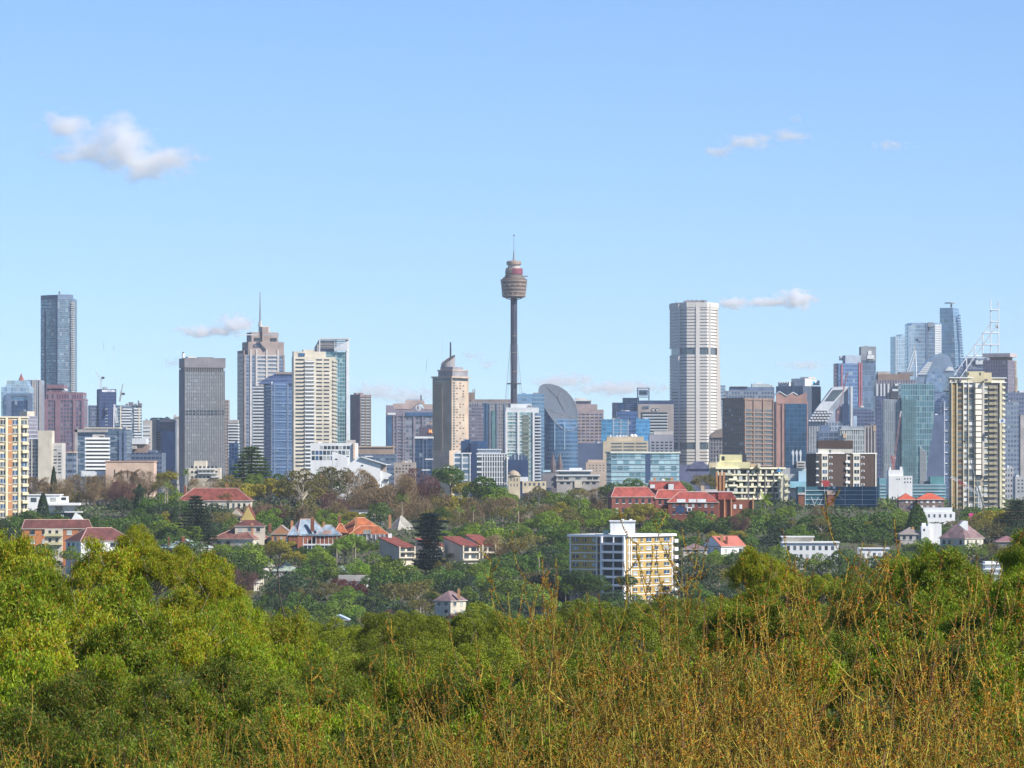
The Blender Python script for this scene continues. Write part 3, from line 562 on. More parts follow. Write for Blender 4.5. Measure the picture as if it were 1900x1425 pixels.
b.px('sign_frame', 1182, 1205, 719.5, 721, pale, -2, 1); b.px('sign_frame', 1184, 1203, 736, 737.5, pale, -2, 1); b.px('sign_board', 1185, 1202, 723.5, 734, white, -1, .5)
lettering('TAL', b.root, (b.x(1193.5), -14.3, b.z(729)), 3.1, plain('sign_green', (.03, .22, .13)), sx=1.25); b.done()
b = T('office_building', 'grey beige office with twin round openings and striped glazing beside the octagonal tower', 'office building', 3550, 1184, 1184, 1250, 750, plain('beige_grey', (.38, .33, .30)), depth=26)
b.sub('roof_storey', .04, 1, .1, .9, 743, 750, navy); b.px('glazing', 1190, 1238, 765, 808, glass, -.5, .4); b.bands(0, 7, 767, 806, pale, .12, .83, .35, .7)
lettering('QBE', b.root, (b.x(1199), -13.6, b.z(755)), 3.2, slateb)
for x in (1212, 1219): MB().bar((b.x(x), -13.4, b.z(760)), (b.x(x), -12.5, b.z(760)), 1.3, n=14).build('round_opening', dark, b.root); MB().bar((b.x(x), -13.7, b.z(760.6)), (b.x(x), -12.4, b.z(760.6)), .8, n=12).build('round_lamp', white, b.root)
b.done()
# octagonal tower
oct_ = plain('octagon_concrete', (.62, .58, .52), var=.06)
b = T('octagonal_tower', 'tall pale octagonal tower with stacked white floor bands and two dark rows', 'tower', 3600, 0, 0, 0, 562, glass2,
      poly=[(1248, 24), (1259, 8), (1275, 1), (1311, 0), (1319, 4), (1333, 20), (1333, 40), (1248, 44)])
b.ring(53, 572, 652, .0001, 0, oct_) if False else None
spec = {0: (.05, .95), 1: (.0, 1.), 2: (.0, 1.), 3: (0, 1), 4: (0, 1), 5: (0, 1)}
rows = [572 + 5.87 * i for i in range(54)]
rows = [y for y in rows if not (648 < y < 657 or 822 < y < 831)]
cen = sum(b.P) / len(b.P); m8 = len(b.P); pts = []
for i in range(m8):
    n1 = b.face((i - 1) % m8)[2]; n2 = b.face(i)[2]; q = b.P[i] + (n1 + n2) / (1 + float(np.dot(n1, n2))) * .9; pts.append(tuple(q))
me = MB().prism(pts, -1.05, 1.05).mesh('floor_band', oct_)
for y in rows: link('floor_band', me, b.root, (0, 0, b.z(y)))
b.ring(1, 561, 570, 1, 1.3, oct_, 'crown')
# two wide stone columns on the front, as in the photo
for x0, x1 in ((1259, 1262.5), (1291, 1298), (1314.5, 1318.5)): b.px('column', x0, x1, 563, 900, oct_, {1259: 5., 1291: -.92, 1314.5: .6}[x0], 16)
b.poly('flared_edge', [(1332, 572), (1334.5, 572), (1341, 800), (1341, 900), (1332, 900)], oct_, 16, 26)
b.sub('roof_plant', .25, .8, .2, .7, 557, 562, dconc) if False else b.px('roof_plant', 1271, 1309, 556.5, 562, dconc, 12, 30)
for x in (1276, 1284, 1292, 1302): b.px('roof_plant', x, x + 4, 554.8, 557, steel, 14, 20)
b.mast(1256, 557, 562, .3, steel, 'antenna', 12); b.px('dish', 1307, 1313, 556, 559, steel, 10, 12); b.done()
b = T('office_building', 'thin pale blue block peeking out right of the octagonal tower', 'office building', 3900, 1325, 1325, 1346, 715, facade('f_thin', (.3, .38, .45), (.2, .3, .38), 2, 3.2, .9, .6), depth=16); b.done()
b = T('dome_building', 'dark grey round-roofed building at the foot of octagonal tower', 'office building', 3100, 1318, 1318, 1350, 808, facade('f_rd', (.22, .2, .2), (.08, .11, .16), 2.2, 3, .6, .7), depth=20)
b.poly('curved_roof', [(1318, 812), (1320, 806), (1327, 800), (1336, 796), (1350, 793), (1350, 812)], plain('brown_roof', (.25, .2, .17)), -1, 18); b.done()

bfac = facade('f_brownleft', (.22, .16, .13), (.06, .06, .08), 1.9, 3.6, .6, .5, metal=.2, pale=.05)
b = T('office_building', 'broad brown concrete office block with long recessed window rows', 'office building', 3000, 1342, 1380, 1440, 738, brownc, th=52)
b.item(0, b.face(0)[3] / 2, 755, 900, b.face(0)[3] * .96, bfac, 'window_wall', .2, .5)
b.grid(1, 15, 4, 757, 880, glass2, .03, .97, .88, .5, out=.1); b.bands(1, 15, 761, 884, brownc, 0, 1, .3, .7); b.piers(1, [.0, .31, .63, .97], 1.4, 738, 880, brownc, 1.0); b.ring(1, 738, 742, 1, .5, brownc, 'parapet'); b.done()
b = T('office_building', 'grey plant-topped office block rising behind the broad brown block', 'office building', 3500, 1346, 1346, 1437, 725, facade('f_bk', (.20, .22, .26), (.12, .16, .22), 2.6, 3.5, .7, .6), depth=24)
b.sub('upper_storey', .1, 1, .1, .9, 718, 725, slateb); b.sub('roof_slab', .1, .45, .05, .6, 717, 718.6, dark); b.sub('roof_plant', .55, .9, .2, .8, 712, 719, plain('pale_green_plant', (.42, .46, .43))); b.sub('roof_plant', .62, .75, .3, .6, 709.5, 713, pale); b.sub('roof_plant', .85, .97, .3, .6, 714, 719, conc); b.done()
pg = plain('salmon_stone', (.38, .22, .18))
b = T('office_building', 'salmon stone office with zigzag gable tops and a navy glass face', 'office building', 2950, 1440, 1440, 1499, 745, pg, depth=26)
b.px('navy_glass', 1457, 1497, 749, 870, facade('f_ng', (.04, .10, .18), (.035, .10, .18), 3, 3.5, .94, .9, metal=.5, pale=.0), -.8, 1); b.poly('zigzag_gable', [(1440, 746), (1440, 732), (1448, 727), (1459, 736), (1467, 729), (1480, 735), (1497, 728), (1497, 749), (1440, 749)], pg, -.5, 2)
b.poly('gable_roof', [(1438, 733), (1446, 727.5), (1459, 735), (1459, 733), (1446, 725.5)], pale, -1, 20); b.poly('gable_roof', [(1460, 735), (1472, 729), (1480, 734), (1480, 732), (1472, 727)], pale, -1, 20); b.piers(0, [.04, .22], 1.6, 750, 890, pg, .7); b.done()
b = T('office_tower', 'dark blue grey tower with white rooftop plant and small blue sign', 'tower', 3700, 1442, 1490, 1527, 716, facade('f_dbg', (.13, .16, .21), (.08, .12, .19), 1.8, 30, .6, 1, pale=0), th=36)
b.sub('roof_plant', .1, .6, .1, .6, 708, 716, slateb); b.sub('roof_plant', .5, 1, .1, .5, 702, 716, pale); b.sub('sign_board', .96, 1.02, .45, .9, 705, 714, white); b.sub('sign_panel', .98, 1.03, .5, .62, 706.5, 712, plain('cyan_sign', (.05, .3, .5))); b.sub('roof_plant', .7, 1, .3, .7, 699, 703, lconc)
for i in range(5): b.sub('vent', .08 + i * .09, .13 + i * .09, 0, .1, 708, 716, wsteel)
b.done()
# blue tower with red strip and slab
b = T('office_tower', 'blue glass tower with red vertical strips and saw-edged balconies', 'tower', 3700, 1549, 1556, 1602, 674, facade('f_redb', (.14, .2, .32), (.10, .18, .32), 2, 3.4, .85, .75, pale=.08), th=16)
b.sub('roof_plant', .3, .95, .1, .7, 659, 674, plain('blue_plant', (.32, .38, .46))); b.sub('roof_plant', .2, .9, .6, .9, 660, 668, pale)
b.piers(1, [.94, .85], 1.4, 672, 820, plain('dull_red_cladding', (.33, .12, .14)), .8); b.piers(1, [.13], 1.4, 676, 770, MATS['dull_red_cladding'], .8)
for i in range(26): b.px('balcony', 1547, 1552, 676 + i * 3.7, 677.8 + i * 3.7, plain('dark_red_slab', (.18, .1, .12)), 0, 6)
b.done()
b = T('office_tower', 'plain grey slab tower with white square sign near its top', 'tower', 3720, 1598, 1598, 1625, 643, facade('f_slab', (.17, .22, .3), (.14, .2, .28), 3, 5, .97, .9, metal=.25, pale=0), depth=22)
b.sub('cap', 0, 1, 0, 1, 642, 668, dconc) if False else b.px('grey_head', 1597.5, 1625.3, 643, 669, plain('head_grey', (.24, .26, .28)), -.4, 20)
b.px('sign_board', 1609, 1622, 659, 670, white, -.9, 0); b.px('sign_board', 1610.5, 1617, 651, 658, white, -.9, 0); lettering('pwc', b.root, (b.x(1615.5), -12.1, b.z(667)), 3.6, dark); b.done()
# slanted white building
b = T('office_building', 'white wedge-shaped building whose stepped front slants up to the right', 'office building', 3050, 1500, 1500, 1582, 782, facade('f_wedge', (.30, .34, .40), (.13, .18, .26), 2.2, 3.5, .6, .6), depth=26)
sl = plain('wedge_white', (.62, .64, .66), var=.08)
b.poly('upper_wedge', [(1500, 783), (1546, 719), (1574, 718), (1574, 783)], plain('wedge_grey', (.30, .34, .40)), 2, 24); b.poly('slanted_front', [(1512, 762), (1546, 718), (1575, 717), (1571, 722), (1552, 742), (1536, 762)], sl, -1, 3); b.poly('slanted_glass', [(1531, 743), (1545, 724), (1566, 723), (1548, 743)], glass2, -1.5, 0)
for j in range(4):
    for i in range(6): b.px('terrace_box', 1500 + (3 - j) * 3.4 + i * 6, 1504.5 + (3 - j) * 3.4 + i * 6, 764 + j * 5, 767 + j * 5, sl, -2 + j * -.4, 3)
b.px('corner_column', 1578, 1582, 717, 800, pale, -1, 8); b.px('navy_bay', 1562, 1575, 750, 786, navy, -1, 1)
for i in range(7): b.px('rib', 1501 + i * 3, 1502 + i * 3, 786, 850, sl, -1, 1)
b.done()
b = T('office_building', 'dark navy blocks clustered below the blue tower with red strips', 'office building', 3300, 1583, 1583, 1640, 760, facade('f_cl', (.10, .12, .19), (.08, .10, .18), 3, 3, .85, .6, pale=.06), depth=22)
b.sub('roof_plant', .0, .35, 0, .8, 756, 760, slateb); b.px('white_sign', 1597, 1603, 753, 757, white, 0, 1); b.px('pale_bay', 1583, 1590, 772, 800, plain('pale_blue_bay', (.35, .45, .55)), -1, 2); b.done()
b = T('office_building', 'slate glass mid-rise with ribbed base in front of the white wedge building', 'office building', 2600, 1519, 1519, 1562, 800, facade('f_sm', (.16, .2, .28), (.13, .17, .24), 3.2, 3.5, .9, .8, pale=.05), depth=20); b.sub('roof_plant', .1, .5, .2, .7, 789, 800, slateb); b.done()
b = T('office_building', 'grey office with pale vertical window ribs above the dark brown flats', 'office building', 2550, 1559, 1559, 1604, 797, facade('f_rib', (.44, .45, .42), (.15, .18, .2), 1.4, 3.3, .55, .85, pale=.2), depth=18); b.sub('attic', .05, .98, 0, 1, 791, 797, plain('attic_grey', (.3, .34, .38))); b.ring(1, 796, 798, 1, .4, lconc, 'cornice'); b.px('lift_box', 1564, 1570, 804, 813, tan, -2, 1); b.done()
b = T('office_building', 'thin dark ribbed tower between window-rib office and teal curved tower', 'office building', 2750, 1603, 1603, 1626, 789, dconc, depth=14); b.piers(0, [.1, .35, .6, .85], .9, 792, 840, conc, .7); b.px('tan_edge', 1620, 1625, 789, 800, tan, -1, 1); b.done()

# ------------------------------------------------------------------ far right glass cluster
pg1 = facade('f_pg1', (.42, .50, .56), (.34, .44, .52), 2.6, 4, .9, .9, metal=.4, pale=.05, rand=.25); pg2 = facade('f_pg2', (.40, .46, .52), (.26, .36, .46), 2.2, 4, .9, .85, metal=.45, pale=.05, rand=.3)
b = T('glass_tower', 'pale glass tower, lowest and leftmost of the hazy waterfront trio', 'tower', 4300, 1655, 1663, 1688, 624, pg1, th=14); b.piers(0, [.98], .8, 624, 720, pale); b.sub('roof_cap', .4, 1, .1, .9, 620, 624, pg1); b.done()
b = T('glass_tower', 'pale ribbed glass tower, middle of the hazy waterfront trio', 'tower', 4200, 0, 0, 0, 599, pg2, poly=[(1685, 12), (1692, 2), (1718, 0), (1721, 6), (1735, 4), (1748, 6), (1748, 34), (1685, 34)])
b.px('dark_recess', 1718, 1721, 600, 740, slateb, -.5, 2); b.grid(4, 30, 1, 602, 730, pale, 0, 1, 1, .8, name='balcony', out=.4, th=.6); b.px('roof_plant', 1722, 1732, 598, 606, steel, -.5, 6); b.px('lower_shoulder', 1686, 1696, 604, 740, pg1, -2, 8); b.done()
D = 4350; k = D / F; root = tag(link('glass_tower', None, None, ((1765 - CX) * k, D, ter(D))), 'tallest pale blue glass tower with rooftop disc, right of the hazy trio', 'tower')
def gz(py): return CZ + (HY - py) * k - ter(D)
def gx(px): return (px - 1765) * k
m = MB(); lv = []
for y, xl, xr in ((890, 1748, 1800), (760, 1747, 1795), (700, 1745, 1790), (640, 1744, 1786), (600, 1743, 1783), (572, 1743, 1780)): lv.append([(gx(xl), -6), (gx(xl + (xr - xl) * .6), -12), (gx(xr), 4), (gx(xr - 4), 20), (gx(xl + 4), 20)] + [gz(y)])
vs = []; fs = []
for l in lv: vs += [(x, y, l[5]) for x, y in l[:5]]
for j in range(len(lv) - 1): fs += [(j * 5 + i, j * 5 + (i + 1) % 5, (j + 1) * 5 + (i + 1) % 5, (j + 1) * 5 + i) for i in range(5)]
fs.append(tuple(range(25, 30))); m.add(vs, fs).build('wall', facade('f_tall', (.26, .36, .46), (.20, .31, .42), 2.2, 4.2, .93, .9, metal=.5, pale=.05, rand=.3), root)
for i in range(32): y = 585 + i * 5; xr = 1776 + i * .42; MB().box(gx(xr), gx(xr + 5), -7, -3, gz(y + 2), gz(y)).build('balcony', slateb, root)
MB().lathe([(6, 0), (6.6, 1.2), (0.2, 1.3)], 24, gx(1764), 4).build('roof_disc', pale, root, (0, 0, gz(563))); MB().bar((gx(1766), 4, gz(571)), (gx(1766), 4, gz(563)), 1, n=8).build('disc_stem', steel, root)
# curved roof tower
b = T('office_tower', 'tower with rounded sloping roof left of the white lattice spire', 'tower', 3750, 1700, 1700, 1770, 725, facade('f_curve', (.22, .26, .36), (.17, .23, .35), 2.4, 3.6, .85, .7, pale=.04), depth=26)
b.poly('curved_roof', [(1700, 727), (1701, 696), (1712, 684), (1724, 668), (1735, 659), (1745, 655), (1755, 657), (1763, 664), (1768, 676), (1771, 700), (1771, 727)], plain('curved_roof_metal', (.28, .35, .43), rough=.3, metal=.5), 0, 24)
b.poly('glass_front', [(1714, 727), (1720, 694), (1738, 684), (1750, 690), (1750, 727)], facade('f_violet', (.20, .27, .38), (.18, .27, .38), 2.4, 3.6, .9, .8, metal=.5, pale=.02), -1, 1)
for i in range(6): b.poly('louvre', [(1702 + i * 3.2, 695 - i * 4), (1704 + i * 3.2, 692 - i * 4), (1720 + i * 2.2, 692 - i * 4), (1718 + i * 2, 695 - i * 4)], pale, -1.2, 0)
b.poly('white_panel', [(1753, 688), (1760, 680), (1768, 682), (1770, 688)], pale, -1, 1); b.done()
b = T('lattice_mast', 'leaning white lattice mast shaped like an A behind curved roof tower', 'mast', 3600, 1682, 1682, 1703, 720, slateb, depth=4)
b.bars('strut', [(1683, 690, 1696, 650), (1686, 695, 1699, 655)], .5, wsteel, 2); b.bars('strut', [(1701, 700, 1699, 650)], .6, wsteel, 2); b.bars('jib', [(1697, 640, 1697, 655)], .4, wsteel, 2); b.poly('flag', [(1698, 629), (1702, 628), (1707, 634), (1707, 635), (1700, 632)], navy, 1, 1.4); b.mast(1698, 622, 650, .25, steel, 'flag_mast', 2); b.done()
# spire tower
b = T('office_tower', 'glass tower carrying a white stepped lattice spire with twin masts', 'tower', 3800, 1776, 1776, 1858, 680, facade('f_sp', (.17, .20, .28), (.12, .16, .24), 2.6, 3.6, .8, .7, pale=.06), depth=28)
b.sub('plant_storey', .2, .98, .1, .9, 664, 680, plain('plant_grey', (.27, .29, .34))); b.sub('plant_panel', .42, .62, .02, .1, 666, 676, pale)
b.bars('lattice_mast', [(1838, 557, 1838, 720), (1852.5, 560, 1852.5, 720)], .6, wsteel, 0); b.bars('lattice_spar', [(1838, 600, 1735, 745), (1852, 600, 1750, 745)], .6, wsteel, -2)
b.bars('lattice_rung', [(1838, 575.5, 1852.5, 575.5), (1838, 597, 1852.5, 597), (1823, 617.5, 1853, 617.5), (1808, 639.5, 1853, 639.5), (1793, 661, 1868, 661), (1735, 745, 1760, 745)], .65, wsteel, -1)
b.bars('lattice_post', [(1823, 617, 1823, 664), (1808, 639, 1808, 664), (1793, 661, 1793, 690)], .65, wsteel, -1); b.px('cradle', 1847, 1852, 603, 609, dconc, 0, 1); b.done()
b = T('office_tower', 'dark tower crowned by a wide drum roof right of the lattice spire', 'tower', 3700, 1826, 1870, 1893, 668, facade('f_dr', (.20, .15, .17), (.11, .13, .19), 2.4, 3.4, .6, .7, pale=.03), th=24)
b.sub('drum_roof', -.05, 1.05, .1, .9, 655, 662, plain('dusty_rose', (.42, .36, .36))); b.sub('drum_neck', .2, .9, .2, .8, 661, 668, brownc); b.piers(1, [.85], 2.5, 668, 760, tan, .6); b.done()
b = T('office_building', 'tall slender frame tower with pale grid lines left of the cream high-rise', 'office building', 3300, 1748, 1748, 1772, 745, facade('f_fr', (.16, .2, .3), (.13, .18, .28), 3, 6, .9, .9, pale=.02), depth=16)
b.bars('frame_line', [(1752, 745, 1752, 900)] + [(1752, 760 + i * 20, 1768, 760 + i * 20) for i in range(7)], .45, wsteel, -.6); b.done()
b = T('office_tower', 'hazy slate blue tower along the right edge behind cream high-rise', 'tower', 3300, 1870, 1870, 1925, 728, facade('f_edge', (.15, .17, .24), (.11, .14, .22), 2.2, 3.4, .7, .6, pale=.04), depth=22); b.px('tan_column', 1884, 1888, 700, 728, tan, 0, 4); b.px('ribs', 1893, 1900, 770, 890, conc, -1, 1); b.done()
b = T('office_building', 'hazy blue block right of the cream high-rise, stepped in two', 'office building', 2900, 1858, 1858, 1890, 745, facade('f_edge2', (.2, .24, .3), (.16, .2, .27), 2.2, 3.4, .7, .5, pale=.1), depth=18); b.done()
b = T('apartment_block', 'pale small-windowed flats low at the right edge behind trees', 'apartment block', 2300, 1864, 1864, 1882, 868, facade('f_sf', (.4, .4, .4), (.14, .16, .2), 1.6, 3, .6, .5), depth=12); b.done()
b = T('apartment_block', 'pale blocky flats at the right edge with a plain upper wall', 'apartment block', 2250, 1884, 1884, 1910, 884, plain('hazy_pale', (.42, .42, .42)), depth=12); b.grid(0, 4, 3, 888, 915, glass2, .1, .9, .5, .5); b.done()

# brown stepped group, teal curved tower
b = T('office_building', 'brown stepped office group left of curved roof tower', 'office building', 3350, 1626, 1626, 1700, 705, facade('f_bst', (.22, .19, .2), (.12, .12, .16), 2.2, 20, .5, 1, pale=0), depth=26)
b.sub('upper_storey', .05, .85, .1, .9, 694, 705, brownc); b.sub('roof_plant', .05, .36, .2, .7, 689, 695, conc); b.sub('roof_plant', .6, .95, .2, .9, 690, 696, dconc); b.px('terrace', 1660, 1700, 712, 716, pale, -3, 6); b.px('terrace', 1655, 1690, 722, 726, pale, -4, 6)
b.px('dark_block', 1651, 1676, 727, 740, dark, -5, 5); b.piers(0, [.02, .12, .2, .3], 1.3, 712, 760, pale, .8); b.done()
b = T('office_building', 'navy tower slab between ribbed tower and teal curved tower', 'office building', 3150, 1624, 1624, 1644, 735, facade('f_ns', (.09, .10, .17), (.08, .10, .18), 1.6, 3.4, .8, .8, pale=0), depth=16); b.done()
D = 2600; k = D / F
root = tag(link('teal_tower', None, None, ((1688 - CX) * k, D, ter(D) - 1)), 'broad teal glass building whose right edge bows inward towards its foot', 'office building')
def cz(py): return CZ + (HY - py) * k - ter(D) + 1
def cx_(px): return (px - 1688) * k
tl = facade('f_teal2', (.22, .31, .35), (.10, .215, .24), 1.5, 3.6, .8, .86, metal=.45, pale=.12, palecol=(.35, .5, .47)); tl2 = facade('f_teal3', (.34, .42, .46), (.12, .19, .25), 1.3, 7, .5, .9, metal=.35, pale=.15)
prof = [(712, 1734), (760, 1733.5), (785, 1732), (810, 1729), (835, 1725), (860, 1721), (885, 1718), (930, 1716)]
vs = []; fs = []
for y, xr in prof: vs += [(cx_(1672), 0, cz(y)), (cx_(xr), 0, cz(y)), (cx_(xr), 20, cz(y)), (cx_(1672), 20, cz(y))]
for j in range(len(prof) - 1): fs += [(j * 4 + 4 + i, j * 4 + 4 + (i + 1) % 4, j * 4 + (i + 1) % 4, j * 4 + i) for i in range(4)]
fs.append((0, 1, 2, 3)); MB().add(vs, fs).build('curved_wall', tl, root)
MB().box(cx_(1640), cx_(1672), 2, 20, cz(930), cz(741)).build('ribbed_wing', tl2, root); MB().box(cx_(1672), cx_(1702), -1, 14, cz(930), cz(738)).build('lower_wing', tl, root)
for i in range(16): MB().box(cx_(1640.5 + i * 2), cx_(1641 + i * 2), 1.4, 2.2, cz(905), cz(741)).build('rib', pale, root)
for i in range(14): MB().box(cx_(1674 + i * 2), cx_(1674.4 + i * 2), -1.4, -.8, cz(905), cz(740)).build('fin', plain('teal_fin', (.35, .5, .5)), root)
for i in range(9): MB().box(cx_(1707 + i * 1.4), cx_(1707.5 + i * 1.4), -.8, -.1, cz(905), cz(828 + i * 1.5)).build('rib', pale, root)
b = T('office_building', 'slate blue slab filling the gap right of the teal bowed building', 'office building', 2900, 1712, 1712, 1752, 770, plain('slate_slab', (.10, .13, .22), rough=.5), depth=14); b.done()
b = T('apartment_block', 'small white block of flats at the foot of the teal bowed building', 'apartment block', 1900, 1649, 1649, 1693, 883, white, depth=12)
b.sub('upper_storey', .0, .62, .1, .9, 872, 883, white); b.sub('chimney', .05, .12, .2, .4, 867, 873, white); b.sub('chimney', .5, .6, .2, .5, 866, 873, white); b.grid(0, 2, 3, 885, 898, glass, .62, .98, .4, .4); b.grid(0, 1, 2, 886, 892, glass, .3, .5, .4, .4); b.done()
net = plain('teal_netting', (.06, .22, .26), rough=.9)
b = T('scaffolded_building', 'low building wrapped in pale teal netting behind the small white flats', 'construction site', 2050, 1632, 1632, 1755, 898, plain('teal_mesh', (.13, .27, .31), rough=.9), depth=14)
b.sub('netted_tower', .77, .98, .1, .8, 884, 898, plain('teal_green_mesh', (.10, .26, .27), rough=.9)); b.sub('netted_block', .0, .14, .1, .8, 887, 898, MATS['teal_mesh']); b.bars('scaffold_rail', [(1632, 900 + i * 6, 1755, 900 + i * 6) for i in range(5)], .12, wsteel, -.3); b.done()
# rooftop clutter strip behind cream flats
b = T('office_building', 'jumble-roofed pale commercial row between cream terraced flats and dark brown flats', 'office building', 2000, 1452, 1452, 1500, 868, plain('mixed_grey', (.38, .38, .38)), depth=14)
b.px('concrete_deck', 1478, 1494, 856, 868, lconc, -2, 6); b.px('slot', 1480, 1492, 859, 860.5, dark, -2.2, -1); b.px('slot', 1480, 1492, 864, 865.5, dark, -2.2, -1); b.px('pale_blue_shed', 1481, 1499, 874, 893, plain('pale_blue_shed', (.38, .55, .65)), -3, 3); b.px('cyan_front', 1465, 1499, 893, 905, plain('cyan_front', (.25, .48, .55)), -4, 3)
for x in (1471, 1478, 1485): b.poly('rooftop_cowl', [(x, 868), (x, 846), (x - 2, 840), (x + 1, 834), (x + 3, 840), (x + 2, 846), (x + 2, 868)], pale, 1, 3)
b.done()
b = T('office_building', 'low slate blue office slab right of oval tower foot behind glass flats', 'office building', 2500, 1258, 1258, 1318, 862, plain('violet_slate', (.11, .12, .20)), depth=14)
b.poly('curved_roof', [(1276, 870), (1282, 862), (1292, 856), (1304, 856), (1312, 864), (1318, 870)], MATS['violet_slate'], -1, 8); b.done()
HS = [(700, 772, 990, 1014, 1036, 1440), (822, 920, 990, 1012, 1040, 1450), (47, 150, 917, 935, 950, 1640), (152, 222, 905, 928, 944, 1700), (652, 722, 945, 958, 975, 1610), (1452, 1556, 995, 1008, 1036, 1440), (1595, 1650, 1016, 1024, 1036, 1440), (1709, 1748, 970, 985, 1000, 1500), (1716, 1772, 942, 952, 962, 1560), (78, 154, 949, 953, 964, 1560), (1128, 1400, 890, 930, 948, 1590), (600, 628, 1022, 1030, 1040, 1440)]
# ================================================================== MIDDLE DISTANCE (city fringe and ridge)
b = T('office_building', 'navy block with slim blade wall beside the white grid office', 'office building', 2200, 855, 855, 904, 818, facade('f_nb2', (.06, .09, .17), (.05, .10, .2), 5, 30, .9, 1, metal=.3, pale=0), depth=14)
b.px('blade_wall', 874, 884, 822, 900, navy, -6, 4); b.piers(0, [.36], .5, 818, 842, slateb); b.done()
b = T('apartment_block', 'white-framed glazed box left of the navy blade wall', 'apartment block', 2120, 842, 842, 873, 841, facade('f_wb', (.55, .56, .55), (.16, .24, .30), 4.2, 3, .8, .7, pale=.2), depth=12); b.ring(1, 840, 842, 1, .4, white, 'cornice'); b.piers(0, [.01, .5, .99], .4, 841, 900, white); b.done()
b = T('office_building', 'white grid-fronted office block right of the navy blade wall', 'office building', 2150, 885, 885, 940, 842, glass2, depth=16)
b.sub('attic', .02, .8, .15, .9, 834, 842, plain('attic_grey', (.3, .34, .38))); b.ring(1, 841, 843, 1, .4, white, 'cornice'); b.sub('attic_roof', 0, .83, .1, .95, 833, 834.5, pale)
b.piers(0, [.18 + i * .083 for i in range(10)], .45, 842, 900, white, .4); b.bands(0, 6, 842, 900, white, .17, .9, .12, .35); b.bands(0, 6, 842, 900, white, 0, .16, .3, .8); b.bands(0, 9, 845, 900, conc, .92, 1, .4, .5); b.mast(941, 849, 890, .4, white, 'post', -1); b.done()
b = T('office_building', 'solid navy glass block below the green-glazed white tower', 'office building', 2080, 942, 942, 980, 853, navy, depth=12)
for i, (x, y) in enumerate(((945, 846), (950, 843), (957, 842), (963, 844), (969, 843), (974, 847))): b.px('roof_plant', x, x + 4.5, y, 853, plain('blue_black', (.04, .08, .15)), 2, 8)
b.sub('white_base', .6, 1, -.1, .1, 885, 893, white); b.done()
b = T('terrace_building', 'cream classical building with small dome, windows above the bare trees', 'building', 1900, 943, 943, 965, 882, plain('cream_stone', (.60, .50, .34)), depth=10)
MB().lathe([(3, 0), (2.7, 1), (1.6, 2), (.1, 2.6)], 12).build('dome', plain('stone_dome', (.34, .28, .2)), b.root, (b.x(953), -3, b.z(882))); b.grid(0, 2, 3, 885, 905, glass2, .1, .9, .3, .5); b.sub('wing', 1.2, 3.2, 0, 1, 893, 915, MATS['cream_stone'])
for i in range(5): b.px('window', 973 + i * 8.5, 976.5 + i * 8.5, 896, 901, glass2, -.1, .3)
b.ring(1, 881, 883, 1, .3, cream, 'cornice'); b.done()
b = T('office_building', 'low grey office with stepped white roofs and long white parapets', 'office building', 2000, 1033, 1033, 1112, 881, conc, depth=16)
b.sub('upper_storey', .05, .8, .2, .9, 874, 881, glass2); b.sub('roof_slab', .0, .85, .1, 1, 872, 874.5, white); b.sub('roof_plant', .3, .6, .3, .8, 868, 872, pale); b.ring(1, 880.5, 883.5, 1, .5, pale, 'parapet'); b.grid(0, 1, 7, 885, 890, [glass, glass2, curtain], .02, .98, .8, .9); b.ring(1, 890, 893, 1, .4, lconc, 'parapet'); b.grid(0, 1, 6, 894, 899, glass, .05, .95, .6, .8); b.px('annex', 1005, 1033, 878, 905, dconc, 1, 10); b.px('white_skylight', 1008, 1022, 872, 876, plain('pale_cyan', (.4, .55, .6)), 2, 8); b.px('stone_panel', 1066, 1080, 893, 905, cream, -.6, 1); b.done()
b = T('stone_block', 'small pinkish stone building beside the teal glass flats', 'building', 2150, 1087, 1087, 1127, 858, plain('pinkish_stone', (.46, .36, .28)), depth=14); b.sub('attic', .1, .9, .2, .9, 853, 858, MATS['pinkish_stone']); b.grid(0, 3, 5, 861, 876, glass2, .1, .9, .35, .35); b.done()
bg_ = plain('beige_render', (.50, .42, .30))
b = T('office_building', 'beige office with strip windows and cluttered roof dishes above teal glass flats', 'office building', 2300, 1119, 1119, 1203, 818, bg_, depth=18)
b.sub('attic', .08, .9, .1, .9, 810, 818, bg_); b.grid(0, 3, 3, 820, 838, glass2, .16, .98, .88, .4); b.grid(0, 1, 2, 814.5, 817, glass2, .2, .8, .5, .4, out=-2)
for x in (1132, 1144, 1150, 1156, 1161): b.px('roof_dish', x, x + 3, 807, 811, random.choice([white, pale, conc]), 4, 6)
MB().lathe([(1.2, 0), (1.3, .8), (.1, 1.6)], 10).build('roof_dish', white, b.root, (b.x(1173), -2, b.z(810))); MB().lathe([(1.2, 0), (1.3, .8), (.1, 1.6)], 10).build('roof_dish', white, b.root, (b.x(1179), -2, b.z(810))); b.done()
b = T('office_building', 'grey lilac block with dark square windows left of the octagonal tower foot', 'office building', 2700, 1205, 1205, 1250, 806, plain('grey_lilac', (.30, .30, .34)), depth=16)
b.grid(0, 4, 5, 818, 840, glass, .05, .98, .62, .5); b.sub('roof_plant', .2, .98, .2, .8, 800, 806, lconc); b.done()
tf = facade('f_tealflats', (.22, .30, .34), (.14, .26, .30), 3.1, 2.9, .86, .74, metal=.35, pale=.42, rand=.9, palecol=(.55, .72, .72))
b = T('apartment_block', 'teal glass apartment block with random pale panes behind the red-roofed hall', 'apartment block', 1950, 1126, 1134, 1262, 841, tf, th=18)
